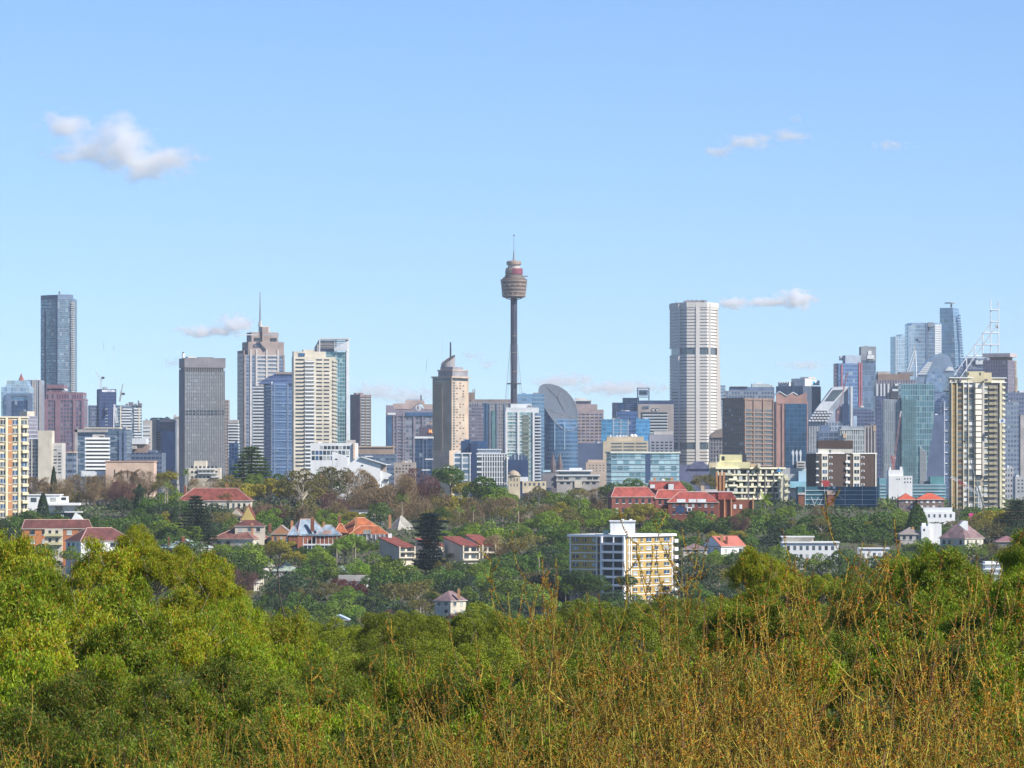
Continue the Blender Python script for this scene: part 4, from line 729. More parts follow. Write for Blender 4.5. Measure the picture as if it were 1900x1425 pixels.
b.ring(1, 838, 841, 1, .6, plain('pale_green_roof', (.48, .52, .46)), 'roof_slab'); b.ring(7, 842, 895, .14, .25, plain('slate_teal', (.16, .24, .30))); b.item(1, b.face(1)[3] * .54, 842, 895, 2.4, navy, 'stair_slot', .3, .4); b.done()
b = T('apartment_block', 'small cream flats with palm beside it below the dark slotted tower', 'apartment block', 1850, 350, 350, 408, 868, cream, depth=12)
b.sub('upper_storey', .15, .55, .2, .9, 855, 868, cream); b.px('balcony', 368, 400, 869, 871.5, white, -1.2, 1); b.px('balcony', 368, 404, 877, 879, white, -1.2, 1); b.px('balcony', 392, 408, 884, 886, white, -1.2, 1); b.grid(0, 3, 7, 862, 890, [glass, glass2], .05, .95, .6, .4); b.done()

# left brick-pier flats
b = T('apartment_block', 'near cream flats with orange brick strips cut off by the left edge', 'apartment block', 1560, -62, -30, 47, 773, plain('ivory_render', (.66, .56, .36)), th=25)
l = b.face(1)[3]
for i in range(12):
    y = 779 + i * 15.65
    for x, w, nm in ((3.5, 9, 0), (24.5, 8, 1), (40.5, 10, 2)):
        u = (x + 30) / 77 * l; b.item(1, u, y, y + 8.5, w / 77 * l, [glass, gblue, glass2][(i + nm) % 3], 'window', .08, .4); b.item(1, u, y + 8.5, y + 9.8, w / 77 * l * 1.1, cream, 'sill', .4, .7)
        b.item(1, u, y, y + 8.5, .18, white, 'mullion', .15, .4)
for x in (16.5, -10): b.piers(1, [(x + 30) / 77], 7.5 / 77 * l, 778, 965, brick, .12, .4, 'brick_strip')
for x in (9.5, 32): b.piers(1, [(x + 30) / 77], 4 / 77 * l, 775, 965, plain('ivory_pier', (.72, .63, .42)), .5, .9)
for i in range(12): b.item(1, (13 + 30) / 77 * l, 788.5 + i * 15.65, 790.3 + i * 15.65, 7.5 / 77 * l * 2.6, cream, 'floor_band', .2, .4); b.item(1, .94 * l, 788.3 + i * 15.65, 793.5 + i * 15.65, 10.5 / 77 * l, MATS['ivory_pier'], 'balcony', .9, 1.2)
b.ring(1, 772, 775, 1, .5, cream, 'roof_slab'); b.done()

# dark brown flats
b = T('apartment_block', 'dark brown brick flats with white window strips and boxy penthouse', 'apartment block', 1720, 1500, 1515, 1629, 841, dbrick, th=15)
l = b.face(1)[3]; U = lambda x: (x - 1515) / 114 * l
b.ring(1, 840, 842, 1, .25, white, 'roof_slab')
wr = plain('ivory_strip', (.62, .59, .50))
for x, w in ((1530.5, 12), (1575, 7), (1591, 13)): b.item(1, U(x), 842, 935, w / 114 * l, wr, 'window_strip', .25, .5)
for i in range(7):
    y = 846.5 + i * 12.7
    for x, w in ((1530.5, 8), (1591, 9)): b.item(1, U(x), y, y + 6.5, w / 114 * l, [glass, glass2, gblue][(i + int(x)) % 3], 'window', .35, .4); b.item(1, U(x), y, y + 6.5, .15, white, 'mullion', .45, .3)
    b.item(1, U(1576), y, y + 7, 5 / 114 * l, glass, 'window', .35, .4)
    for x in (1542, 1603): b.item(1, U(x), y, y + 3.6, 6 / 114 * l, white, 'window_frame', .15, .4); b.item(1, U(x), y + .6, y + 3, 3.6 / 114 * l, glass2, 'window', .25, .4)
    b.item(1, U(1517), y, y + 8, 5 / 114 * l, glass, 'window', .1, .4); b.item(1, U(1516), y + 9, y + 11.5, 4.5 / 114 * l, white, 'balcony', .6, .9)
    b.item(1, U(1572), y + 8, y + 12, 6 / 114 * l, white, 'balcony', .9, 1.2)
b.item(1, U(1627.5), 842, 950, .6, wr, 'corner_pier', .3, .5)
b.px('penthouse', 1519, 1583, 832, 841, wr, 3, 14); b.px('penthouse_cap', 1519, 1584, 817, 832, dbrick, 2.8, 14.4); b.px('window', 1540, 1543, 834.5, 839.5, glass2, 2.85, 3.2); b.done()

# cream terraced flats
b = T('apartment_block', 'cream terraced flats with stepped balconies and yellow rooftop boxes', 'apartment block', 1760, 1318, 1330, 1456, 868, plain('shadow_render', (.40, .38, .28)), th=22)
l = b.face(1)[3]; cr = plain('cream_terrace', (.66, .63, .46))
b.ring(1, 867, 870, 1, 1.0, cr, 'roof_slab')
for i in range(6):
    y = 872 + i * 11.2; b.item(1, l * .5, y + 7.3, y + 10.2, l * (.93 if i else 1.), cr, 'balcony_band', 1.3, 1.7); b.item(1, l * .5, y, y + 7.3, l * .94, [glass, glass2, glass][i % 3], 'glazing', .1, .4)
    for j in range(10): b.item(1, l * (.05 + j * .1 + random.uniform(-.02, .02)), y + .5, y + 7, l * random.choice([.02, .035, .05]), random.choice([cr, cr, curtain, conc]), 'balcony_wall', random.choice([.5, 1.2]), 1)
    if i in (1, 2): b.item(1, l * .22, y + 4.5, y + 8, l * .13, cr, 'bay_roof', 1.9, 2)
for u in (.46, .6, .71, .84): b.piers(1, [u], .45, 876, 940, dconc, 1.6, .6, 'drainpipe')
ye = plain('pale_yellow_box', (.70, .64, .36))
b.px('rooftop_box', 1336, 1378, 843.5, 858, ye, 4, 10); b.px('window', 1340, 1345.5, 846.5, 854, dark, 3.9, 4.3); b.px('rooftop_box', 1316, 1332, 858, 869, plain('sand_box', (.5, .43, .28)), 3, 9); b.px('rooftop_box', 1332, 1393, 857, 869, ye, 3, 10); b.px('chimney', 1407, 1412, 861, 868, cr, 3, 6)
b.px('roof_rubble', 1395, 1412, 860, 868, tan, 6, 10); b.px('left_terrace', 1330, 1358, 877, 882, cr, -1.5, 3)
for i in range(3): b.px('balcony', 1457, 1466, 887 + i * 12, 891 + i * 12, cr, 2, 6)
b.px('right_wing', 1456, 1463, 880, 935, cr, 3, 9); b.mast(1445, 868, 876, 1.6, plain('blue_umbrella', (.04, .16, .28)), 'umbrella', 1, .1); b.mast(1329, 846, 870, .12, white, 'flagpole', 1); b.done()
b = T('brick_building', 'narrow orange brick wall with buttresses left of the cream terraced flats', 'building', 1700, 1328, 1328, 1345, 884, rust, depth=8); b.piers(0, [.1, .5, .9], .9, 876, 915, brick, .5, .8); b.done()

# cream high-rise
ih = plain('ivory_highrise', (.66, .61, .44)); D_ = 1660
b = T('apartment_tower', 'cream apartment high-rise with gold panel strip and stacked white balconies', 'apartment tower', D_, 1762, 1764, 1865, 709, plain('weathered_cream', (.36, .33, .25)), th=12)
l = b.face(1)[3]; U = lambda x: (x - 1764) / 101 * l; fh = 10.1
b.ring(1, 700.5, 709, 1, .3, ih, 'crown_band'); b.ring(1, 700, 701.5, 1, 1.0, white, 'crown_edge'); b.ring(1, 708.5, 710, 1, .9, white, 'crown_edge')
for x0, x1 in ((1769, 1773), (1779, 1784), (1827, 1832)): b.px('crown_window', x0, x1, 703, 707.5, dconc, -.9, .5)
b.px('lift_room', 1796, 1827, 689, 709, plain('lift_cream', (.70, .62, .40)), 1, 11); b.px('lift_room', 1827, 1841, 691, 709, MATS['lift_cream'], 2, 11); b.px('window', 1796.5, 1798, 691, 696, dark, .9, 1.2); b.px('window', 1818, 1820.5, 691, 696, dark, .9, 1.2)
for x, w in ((1765.3, 1.3), (1775, 1.4), (1787.5, 1.3), (1797, .9), (1808, .9)): b.piers(1, [(x - 1764) / 101], w / 101 * l, 709, 965, ih, .8, 1)
b.piers(1, [(1858 - 1764) / 101], 4 / 101 * l, 709, 965, plain('pale_yellow_pier', (.55, .52, .36)), 1.0, 1.3); b.piers(1, [(1824.5 - 1764) / 101], 3.6 / 101 * l, 700, 884, lconc, 1.2, 1.5); b.piers(1, [(1853.5 - 1764) / 101], 2.5 / 101 * l, 709, 965, dconc, .4, .7)
for i in range(25):
    y = 711.5 + i * fh
    b.item(1, U(1770.2), y, y + 8.8, 8 / 101 * l, gold, 'gold_panel', .2, .4)
    b.item(1, U(1781.5), y, y + 5.5, 8 / 101 * l, random.choice([glass, glass2, dbrick]), 'window', .15, .4); b.item(1, U(1781.5), y + 5.5, y + 8.5, 8.6 / 101 * l, plain('brown_panel', (.26, .19, .12)), 'brown_panel', .25, .4)
    b.item(1, U(1792.5), y, y + 6.5, 7 / 101 * l, random.choice([glass2, curtain, pale]), 'window', .2, .4)
    b.item(1, U(1802.5), y, y + 6.5, 10 / 101 * l, random.choice([glass, curtain, glass2, pale]), 'window', .2, .4); b.item(1, U(1797), y + 8, y + 9, 20 / 101 * l, dconc, 'floor_edge', .5, .6)
    if i < 17: b.item(1, U(1815), y - .6, y + 7.8, (12 if i < 6 else 10) / 101 * l, plain('white_balcony', (.74, .70, .58)), 'balcony_front', 1.5, 1.8); b.item(1, U(1815), y + 7.8, y + 9.4, 12 / 101 * l, dark, 'balcony_slot', .6, .8)
    else: b.item(1, U(1815), y, y + 6, 9 / 101 * l, glass2, 'window', .3, .4)
    b.item(1, U(1830.5), y, y + 7, 6.5 / 101 * l, random.choice([glass, glass2, curtain]), 'window', .2, .4); b.item(1, U(1830.5), y + 7, y + 8.6, 8 / 101 * l, ih, 'sill', .6, .8)
    b.item(1, U(1844), y, y + 5, 14 / 101 * l, dconc, 'recess', .1, .3)
    for x in (1839.5, 1847.5): b.item(1, U(x), y + 4.6, y + 9.2, 7.4 / 101 * l, plain('olive_balcony', (.29, .27, .18)), 'balcony', 1.0, 1.3)
    b.item(1, U(1863.5), y + 5, y + 9, 5.5 / 101 * l, ih, 'balcony', 1.2, 2.4); b.px('balcony', 1760, 1764.5, y + 5, y + 9, ih, 1, 4)
b.done()
k = D_ / F
r_ = tag(link('swing_stage', None, None, ((1858 - CX) * k, D_ - 2.6, CZ + (HY - 781) * k)), 'white blue work platform hanging on the cream high-rise', 'work platform')
MB().box(-1.2, 1.2, -.5, .5, -.9, .9).build('platform', white, r_); MB().box(-.4, .4, -.56, -.5, -.5, .5).build('emblem', plain('stage_blue', (.05, .15, .4)), r_); MB().bar((0, .2, .9), (0, .2, 15.5), .05, n=4).build('cable', steel, r_)

# yellow-brick apartment block
D_ = 1330
b = T('apartment_block', 'yellow brick apartment block with white balconies and white rooftop box, near right', 'apartment block', D_, 1058, 1163, 1257, 996, ybrick, th=30)
la, lb = b.face(0)[3], b.face(1)[3]; A = lambda x: (x - 1058) / 105 * la; B_ = lambda x: (x - 1163) / 94 * lb
pw = plain('bright_white', (.80, .80, .78), var=.05)
b.ring(1, 992, 996.5, 1, .7, pw, 'roof_slab'); b.px('rooftop_box', 1133, 1179, 967.5, 993, pw, 3, 11); b.px('rooftop_lid', 1131, 1180.5, 966, 968, pw, 2.6, 11.5); b.px('vent', 1153, 1159, 963.5, 966, pw, 5, 6); b.px('vent', 1169, 1174, 963.5, 966, pw, 5, 6); b.px('water_tank', 1120, 1130, 984, 992, plain('green_tank', (.3, .42, .36)), 5, 8)
for i in range(9):
    y = 996.5 + i * 15.4
    b.item(0, A(1084), y + 13.6, y + 15.2, 52 / 105 * la, pw, 'floor_band', .12, .4); b.item(1, B_(1210), y + 13.6, y + 15.2, 92 / 94 * lb, pw, 'floor_band', .12, .4)
    for x, w in ((1069, 11), (1086, 5), (1103, 7)): b.item(0, A(x), y + 3, y + 9, w / 105 * la, [glass, glass2, curtain][(i + int(x)) % 3], 'window', .08, .4); b.item(0, A(x), y + 3, y + 9, .12, pw, 'mullion', .14, .4)
    b.item(0, A(1113), y + 1, y + 13, 5 / 105 * la, dbrick, 'stair_louvre', .08, .4)
    b.item(0, A(1140), y, y + 11, 38 / 105 * la, glass, 'balcony_glazing', .06, .4); b.item(0, A(1140), y + 10.6, y + 14.6, 40 / 105 * la, pw, 'balcony', 1.5, 1.8); b.item(0, A(1141), y, y + 10, 1.6 / 105 * la, pw, 'balcony_post', 1.2, .4)
    for x, w in ((1179, 9), (1192, 4), (1206, 10), (1221.5, 7), (1242, 11)):
        b.item(1, B_(x), y + 2.5, y + 9, w / 94 * lb, [glass, glass2, gblue, curtain][(i + int(x)) % 4], 'window', .08, .4); b.item(1, B_(x), y + 9, y + 10, w / 94 * lb, pw, 'sill', .3, .5); b.item(1, B_(x), y + 2.5, y + 9, .12, pw, 'mullion', .14, .4)
    b.item(1, B_(1256), y + 6, y + 12.5, 2.2, pw, 'balcony', 1.3, 3)
for x in (1059.5, 1108): b.item(0, A(x), 996, 1135, 1.8 / 105 * la, pw, 'pier', .3, .5)
for x in (1119, 1160): b.item(0, A(x), 996, 1135, 3 / 105 * la, pw, 'pier', 1.4, 1.6)
for x in (1166, 1170.5, 1252): b.item(1, B_(x), 996, 1135, 1.3 / 94 * lb, pw, 'pier', .3, .5)
b.done()

# ------------------------------------------------------------------ houses
def ridge_mat(n, c): return plain(n, c, rough=.85, var=.42, scale=.5)
RT = ridge_mat('red_roof_tile', (.19, .047, .033)); RT2 = ridge_mat('dusky_red_tile', (.12, .038, .032)); RB = ridge_mat('brown_roof_tile', (.19, .08, .06)); RO = ridge_mat('orange_roof_tile', (.33, .095, .03))
RS = ridge_mat('blue_slate', (.21, .27, .32)); RG = ridge_mat('grey_slate', (.30, .29, .25)); RGR = ridge_mat('weathered_green_roof', (.26, .32, .26)); RD = ridge_mat('dark_roof', (.07, .075, .08)); RM = ridge_mat('mauve_tile', (.20, .13, .13))
cap = plain('pale_ridge_tile', (.48, .30, .25)); capw = plain('cream_ridge', (.55, .50, .42))
def house(label, base_py, xl, xc, xr, eave, ridge, wall, roof, kind='hip', th=None, depth=None, over=.45, rows=1, cols=(3, 2), chim=(), capm=None, cat='house', D=None, name='house', wins=None, winy=(.25, .6)):
    D = D or dist_for(base_py); HS.append((xl, xr, ridge, eave, base_py, D)); b = T(name, label, cat, D, xl, xc, xr, eave, wall, th=th, depth=depth)
    P = b.P; w1 = np.linalg.norm(P[1] - P[0]); w2 = np.linalg.norm(P[2] - P[1]); ua = (P[1] - P[0]) / w1; ub = (P[2] - P[1]) / w2
    def q(a, c): return P[0] + ua * a + ub * c
    z0, z1 = b.z(eave), b.z(ridge); o = over
    E = [q(-o, -o), q(w1 + o, -o), q(w1 + o, w2 + o), q(-o, w2 + o)]
    if kind == 'pyr' or (kind == 'hip' and abs(w1 - w2) < .5): ra = rb = q(w1 / 2, w2 / 2)
    elif (kind in ('hip', 'gable') and w1 >= w2) or kind == 'gable_a':
        i = w2 / 2 if kind == 'hip' else -o; ra, rb = q(i, w2 / 2), q(w1 - i, w2 / 2)
    else:
        i = w1 / 2 if kind == 'hip' else -o; ra, rb = q(w1 / 2, i), q(w1 / 2, w2 - i); E = E[1:] + E[:1]
    zz = z0 - .15; V = [(e[0], e[1], zz) for e in E] + [(ra[0], ra[1], z1), (rb[0], rb[1], z1)]
    m = MB(); m.add(V, [(0, 1, 5, 4), (2, 3, 4, 5), (1, 2, 5), (3, 0, 4), (3, 2, 1, 0)])
    if kind == 'flat': m = MB().prism([tuple(e) for e in [q(-o, -o), q(w1 + o, -o), q(w1 + o, w2 + o), q(-o, w2 + o)]], z0, b.z(ridge))
    rf = m.build('roof', roof, b.root)
    if capm and kind != 'flat':
        c = MB(); c.bar(V[4], V[5], .17, n=5)
        for a_, b2 in ((0, 4), (1, 5), (2, 5), (3, 4)): c.bar(V[a_], V[b2], .15, n=5)
        c.build('ridge_cap', capm, rf)
    if kind in ('gable', 'gable_a', 'gable_b'):
        for tri in ((V[1], V[2], V[5]), (V[3], V[0], V[4])):
            c = sum(np.array(t) for t in tri) / 3; t2 = [tuple(c + (np.array(t) - c) * .88) for t in tri]
            ax = np.array(V[5]) - np.array(V[4]); ax = ax / np.linalg.norm(ax); s_ = 1 if tri[2] is V[5] else -1
            MB().add([tuple(np.array(t) + ax * s_ * -.1) for t in t2] + [tuple(np.array(t) + ax * s_ * .02) for t in t2], [(0, 1, 2), (5, 4, 3), (0, 3, 4, 1), (1, 4, 5, 2), (2, 5, 3, 0)]).build('gable_wall', wall, b.root)
    MB().prism([tuple(e) for e in [q(-o, -o), q(w1 + o, -o), q(w1 + o, w2 + o), q(-o, w2 + o)]], z0 - .35, z0 - .16).build('eaves', capw, b.root)
    h = (base_py - eave) / rows
    for i in (0, 1):
        if b.face(i)[3] < 2 or not cols[i]: continue
        b.grid(i, rows, cols[i], eave, base_py, wins or [glass, glass2, curtain], .05, .95, .42, .48)
        if b.D < 1750:
            a, d, n, l = b.face(i)
            for r in range(rows):
                for c in range(cols[i]): b.item(i, (.05 + .9 * (c + .5) / cols[i]) * l, eave + h * (r + .75), eave + h * (r + .79), .9 * l / cols[i] * .5, pw, 'sill', .2, .4)
    for cx, cy, w in chim:
        c = b.px('chimney', cx - w / 2, cx + w / 2, cy, ridge + (eave - ridge) * .8, random.choice([rust, brick]), w1 * .3, w1 * .3 + 1.1)
        b.px('chimney_pot', cx - w / 3, cx + w / 3, cy - 1.3, cy, brick, w1 * .3 + .3, w1 * .3 + .8, parent=c)
    return b

def wing(b, x0, x1, eave, ridge, mat, d0, d1, capm=None):      # lower hipped roof wing facing the viewer
    fy = min(p[1] for p in b.P); X0, X1 = b.x(x0), b.x(x1); i = min((d1 - d0) / 2, (X1 - X0) * .4); ym = fy + (d0 + d1) / 2; z0, z1 = b.z(eave), b.z(ridge)
    r = MB().prism([(X0, fy + d0), (X1, fy + d0), (X1, fy + d1), (X0, fy + d1)], z0, z1, [(X0 + i, ym - .05), (X1 - i, ym - .05), (X1 - i, ym + .05), (X0 + i, ym + .05)]).build('roof_wing', mat, b.root)
    if capm:
        m = MB(); m.bar((X0 + i, ym, z1), (X1 - i, ym, z1), .16, n=5); m.bar((X0, fy + d0, z0), (X0 + i, ym, z1), .15, n=5); m.bar((X1, fy + d0, z0), (X1 - i, ym, z1), .15, n=5); m.build('ridge_cap', capm, r)
    MB().box(X0 + .5, X1 - .5, fy + d0 + .5, fy + d1 - .3, z0 - 3.2, z0).build('wing_wall', b.mat, b.root)
def hs(*a, **k): b = house(*a, **k); b.done(); return b
# white modern villa
b = T('villa', 'white flat-roofed modern villa below the bare trees, near left', 'house', 1640, 47, 47, 111, 918, pw, depth=10)
b.ring(1, 917, 919, 1, .4, pw, 'roof_slab'); b.grid(0, 1, 3, 923, 932, [glass2, curtain], .1, .95, .6, .9); b.px('side_tower', 111, 124, 921, 940, white, 1, 7); b.px('window', 113, 122, 923, 928, glass, .9, 1.3); b.px('terrace_slab', 92, 148, 933, 937.5, pw, -3, 5); b.px('lower_wall', 101, 137, 937.5, 960, white, -1, 5); b.px('window', 103, 117, 939, 947, glass2, -1.1, -.8); b.done()
b = T('villa', 'cream classical villa with broad parapet amid bare trees', 'house', 1700, 151, 151, 217, 927, cream, depth=12)
b.px('upper_storey', 172, 223, 910, 927, plain('yellow_stucco', (.52, .42, .22)), 2, 10); b.px('canopy', 172, 222, 905.5, 907, conc, 1, 9); b.ring(1, 926, 929, 1, .4, lconc, 'parapet'); b.grid(0, 1, 8, 931, 938, glass2, .08, .98, .35, .9)
for i in range(5): b.px('arch_window', 196 + i * 6, 199.5 + i * 6, 911, 916, dconc, 1.8, 2.2)
b.done()
b = hs('low institutional building with long bright red roof behind trees left of centre', 950, 331, 331, 465, 928, 906, cream, RT, 'hip', depth=12, chim=((340, 902, 4), (378, 904, 3), (418, 898, 7), (441, 904, 3)), cols=(12, 0), D=1660, capm=cap)
b = hs('orange brick flats with long dusky red roof and cream balconies, left', 1013, 40, 42, 166, 980, 964.5, plain('bright_orange_brick', (.38, .14, .05)), RT2, 'hip', th=14, rows=2, cols=(0, 5), capm=cap, D=1445)
c_ = link('balcony_block', None, None) if False else None
b = T('balcony_bay', 'cream balcony bay on front of orange brick flats', 'balcony', 1440, 83, 83, 115, 982, cream, depth=2.2); b.px('balcony', 82, 116, 990, 995, creamy, -1, 1); b.px('balcony', 82, 116, 1006, 1011, creamy, -1, 1); b.grid(0, 2, 2, 980, 1010, glass, .1, .9, .4, .45, out=.03); b.done()
hs('white-walled house with broad dusky red hip roof below the orange brick flats', 1020, 117, 150, 240, 1003, 980, white, RT2, 'hip', th=35, rows=1, cols=(3, 4), capm=cap, D=1405)
b = T('flat_roof_house', 'dark glass flat-roofed house with white gable above the orange brick flats', 'house', 1560, 78, 78, 134, 951, plain('black_glass_wall', (.03, .045, .05), rough=.3), depth=10)
b.poly('white_gable', [(133, 964), (141, 950), (154, 964)], pw, -1, 4); b.px('roof_slab', 120, 151, 949, 951, white, -1, 6); b.px('chimney', 114, 118, 955, 964, pw, -1, 0); b.done()
hs('house with pale blue grey roof and cream chimney above the left foreground gums', 1035, 287, 360, 389, 1016, 1000.5, cream, plain('pale_blue_roof', (.34, .42, .46)), 'hip', rows=1, cols=(4, 2), chim=((311, 998, 3), (338, 997, 6)), capm=capw)
hs('cream house with wide brown hip roof left of the slate-roofed Victorian house', 1018, 392, 470, 496, 999, 975, cream, RB, 'hip', rows=1, cols=(4, 2), chim=((466, 972, 5),), capm=cap)
b = hs('cottage with steep yellow front gable and red tile roof', 978, 447, 447, 474, 966, 937, plain('mustard_render', (.55, .42, .14)), RT, 'gable_b', depth=9, cols=(0, 0)); 
hs('small red-roofed cottage beside the steep yellow gable', 972, 427, 427, 450, 956, 943, cream, RB, 'gable', depth=7, cols=(2, 0))
hs('low red roof tucked below the steep yellow gable', 990, 436, 436, 490, 975, 965, cream, RT2, 'hip', depth=7, cols=(3, 0), D=1500)
# Victorian slate house
b = hs('brick Victorian house with steep blue slate roof and tall chimneys', 1028, 532, 552, 604, 992, 963.5, rust, RS, 'hip', th=35, rows=2, cols=(2, 0), capm=cap, chim=((541, 967, 5), (579, 962, 7), (600, 969, 4)), D=1480)
wing(b, 584, 634, 993, 974, RS, -3, 7, cap); wing(b, 534, 556, 993, 977, RS, -4, 4, cap); b.poly('front_gable', [(596, 991), (605, 981), (614, 991)], cap, -3.6, -2)
Dv = b.D; v = T('veranda', 'white timber veranda along front of brick Victorian house', 'veranda', Dv - 9, 562, 562, 626, 1012, glass2, depth=2)
v.px('veranda_roof', 560, 628, 991, 994, RS, -1, 2.4); v.px('balustrade', 562, 626, 1009, 1012, white, -.6, 0); v.px('gable_infill', 600, 614, 984, 992, cap, -.8, 2)
for i in range(9): v.px('post', 562.5 + i * 7.8, 563.5 + i * 7.8, 994, 1025, white, -.4, -.1)
v.done()
hs('lower slate-roofed wing with small front gable left of the Victorian house', 1012, 504, 504, 540, 990, 975, brick, RS, 'gable', depth=8, rows=1, cols=(3, 0), chim=((500, 972, 5),), capm=cap)
b = hs('house with vivid orange tiled roof in the middle of the hillside', 1005, 619, 655, 715, 989, 961, rust, RO, 'hip', th=38, rows=1, cols=(2, 3), chim=((629, 957, 5), (660, 960, 5)), capm=plain('salmon_ridge', (.6, .32, .2)), D=1520)
wing(b, 648, 722, 991, 976, RO, -3.5, 5, MATS['salmon_ridge']); wing(b, 619, 645, 989, 972, RO, -2, 5, MATS['salmon_ridge'])
b = T('veranda', 'dark veranda with pale posts below the vivid orange roof', 'veranda', b.D - 8, 655, 655, 716, 991, dconc, depth=2)
for i in range(8): b.px('post', 656 + i * 8, 657.2 + i * 8, 992, 1003, white, -.4, -.1)
b.px('gable_infill', 674, 688, 983, 991, RG, -.6, 1); b.done()
hs('house with grey slate pyramid roof right of the orange roof', 1000, 716, 738, 772, 986, 958, rust, RG, 'hip', th=35, rows=1, cols=(2, 2), chim=((723, 956, 5),), capm=capw, D=1550)
hs('low stone-grey roof between orange roof and slate pyramid', 992, 692, 692, 720, 980, 966, conc, RG, 'gable', depth=8, cols=(2, 0), D=1580)
b = T('white_house', 'plain white boxy house with dark flat roof above the orange roof', 'house', 1610, 652, 652, 702, 951, pw, depth=10)
b.px('roof', 640, 735, 946, 951, RD, .5, 10); b.px('window', 683.5, 687, 954, 961, glass2, -.1, .3); b.px('right_wing', 702, 722, 952, 970, white, 1, 8)
for i in range(4): b.px('window', 703.5 + i * 4.6, 706.5 + i * 4.6, 956, 959, glass2, .9, 1.2)
b.done()
# townhouses
th_w = plain('sand_render', (.60, .53, .42))
def town(label, xl, xc, xr, eave, ridge, base, D):
    b = T('townhouse', label, 'townhouse', D, xl, xc, xr, eave, th_w, th=55)
    a0 = b.z(eave); P = b.P
    def q(a, c): p = P[0] + a * (P[1] - P[0]) + c * (P[2] - P[1]); return p
    E = [q(-.06, -.04), q(1.06, -.04), q(1.06, 1.02), q(-.06, 1.02)]; m = MB()
    zr = b.z(ridge); V = [(E[0][0], E[0][1], zr), (E[1][0], E[1][1], a0), (E[2][0], E[2][1], a0), (E[3][0], E[3][1], zr)]
    m.add(V + [(x, y, z - .35) for x, y, z in V], [(0, 1, 2, 3), (7, 6, 5, 4), (0, 4, 5, 1), (1, 5, 6, 2), (2, 6, 7, 3), (3, 7, 4, 0)]).build('roof', RT, b.root)
    pt = [q(0, 0), q(1, 0)]; MB().add([(pt[0][0], pt[0][1], a0 - .2), (pt[1][0], pt[1][1], a0 - .2), (pt[0][0], pt[0][1], zr - .3), (pt[0][0] + .3, pt[0][1] + .3, a0), (pt[1][0] + .3, pt[1][1] + .3, a0), (pt[0][0] + .3, pt[0][1] + .3, zr - .3)], [(0, 1, 2), (5, 4, 3), (0, 3, 4, 1), (1, 4, 5, 2), (2, 5, 3, 0)]).build('party_wall', th_w, b.root)
    h = (base - eave) / 2
    b.grid(1, 2, 2, eave + 1, base, [glass, glass2, glass], .08, .92, .66, .5, out=.05)
    for r in range(2): b.item(1, b.face(1)[3] / 2, eave + h * (r + .82), eave + h * (r + 1), b.face(1)[3], cream, 'balcony', 1.0, 1.3)
    b.item(1, .3, eave, base, .5, cream, 'fin_wall', 1.0, 1.4); b.item(1, b.face(1)[3] - .3, eave, base, .5, cream, 'fin_wall', 1.0, 1.4); b.done(); return b
town('red-roofed sand townhouse with white chimney, leftmost of the row', 702, 738, 768, 1014, 997, 1036, 1440)
b = T('chimney_stack', 'white square chimney rising beside leftmost red-roofed townhouse', 'chimney', 1452, 720, 720, 727, 990, pw, depth=1.2); b.done()
town('red-roofed sand townhouse half hidden behind the tall dark pine', 770, 795, 822, 1012, 998, 1036, 1450)
town('red-roofed sand townhouse, second from the right of the row', 822, 856, 888, 1012, 996, 1040, 1450)
town('red-roofed sand townhouse at right end of the row with angled walls', 864, 892, 918, 1011, 992, 1042, 1465)
hs('small low dark-roofed shed among bright green shrubs below Victorian house', 1042, 602, 602, 628, 1032, 1023, dconc, RD, 'hip', depth=6, cols=(2, 0))
hs('grey-green roofed house beside the parked cars on the hillside', 1070, 506, 506, 552, 1058, 1042, plain('grey_wall', (.33, .32, .3)), RGR, 'hip', depth=9, cols=(3, 0))
hs('house with flat weathered green roof and small dormer', 1072, 607, 607, 657, 1066, 1050, lconc, RGR, 'hip', depth=8, cols=(2, 0))
hs('white house glimpsed through the dark red shrub', 1096, 630, 630, 682, 1076, 1068, pw, conc, 'flat', depth=8, rows=1, cols=(3, 0))
hs('cream two-storey house with brown hip roof standing above foreground canopy', 1142, 806, 836, 864, 1114, 1097, cream, RM, 'hip', th=35, rows=2, cols=(2, 2), chim=((851, 1094, 5),), D=1290)
hs('low shed with pale blue metal roof at foot of the hillside', 1158, 612, 612, 646, 1149, 1141, slateb, plain('pale_blue_metal', (.42, .52, .58)), 'gable', depth=8, cols=(0, 0), D=1250)
for i, lab in enumerate(('narrow white row house, nearest of the receding terrace row', 'narrow white row house, second of the receding terrace row', 'narrow white row house, third of the receding terrace row', 'narrow white row house, farthest of the receding terrace row')):
    hs(lab, 1098 - i * 11, 468 + i * 9, 471 + i * 9, 480 + i * 9, 1080 - i * 10, 1074 - i * 10, cream, conc, 'hip', th=50, rows=2, cols=(0, 2))
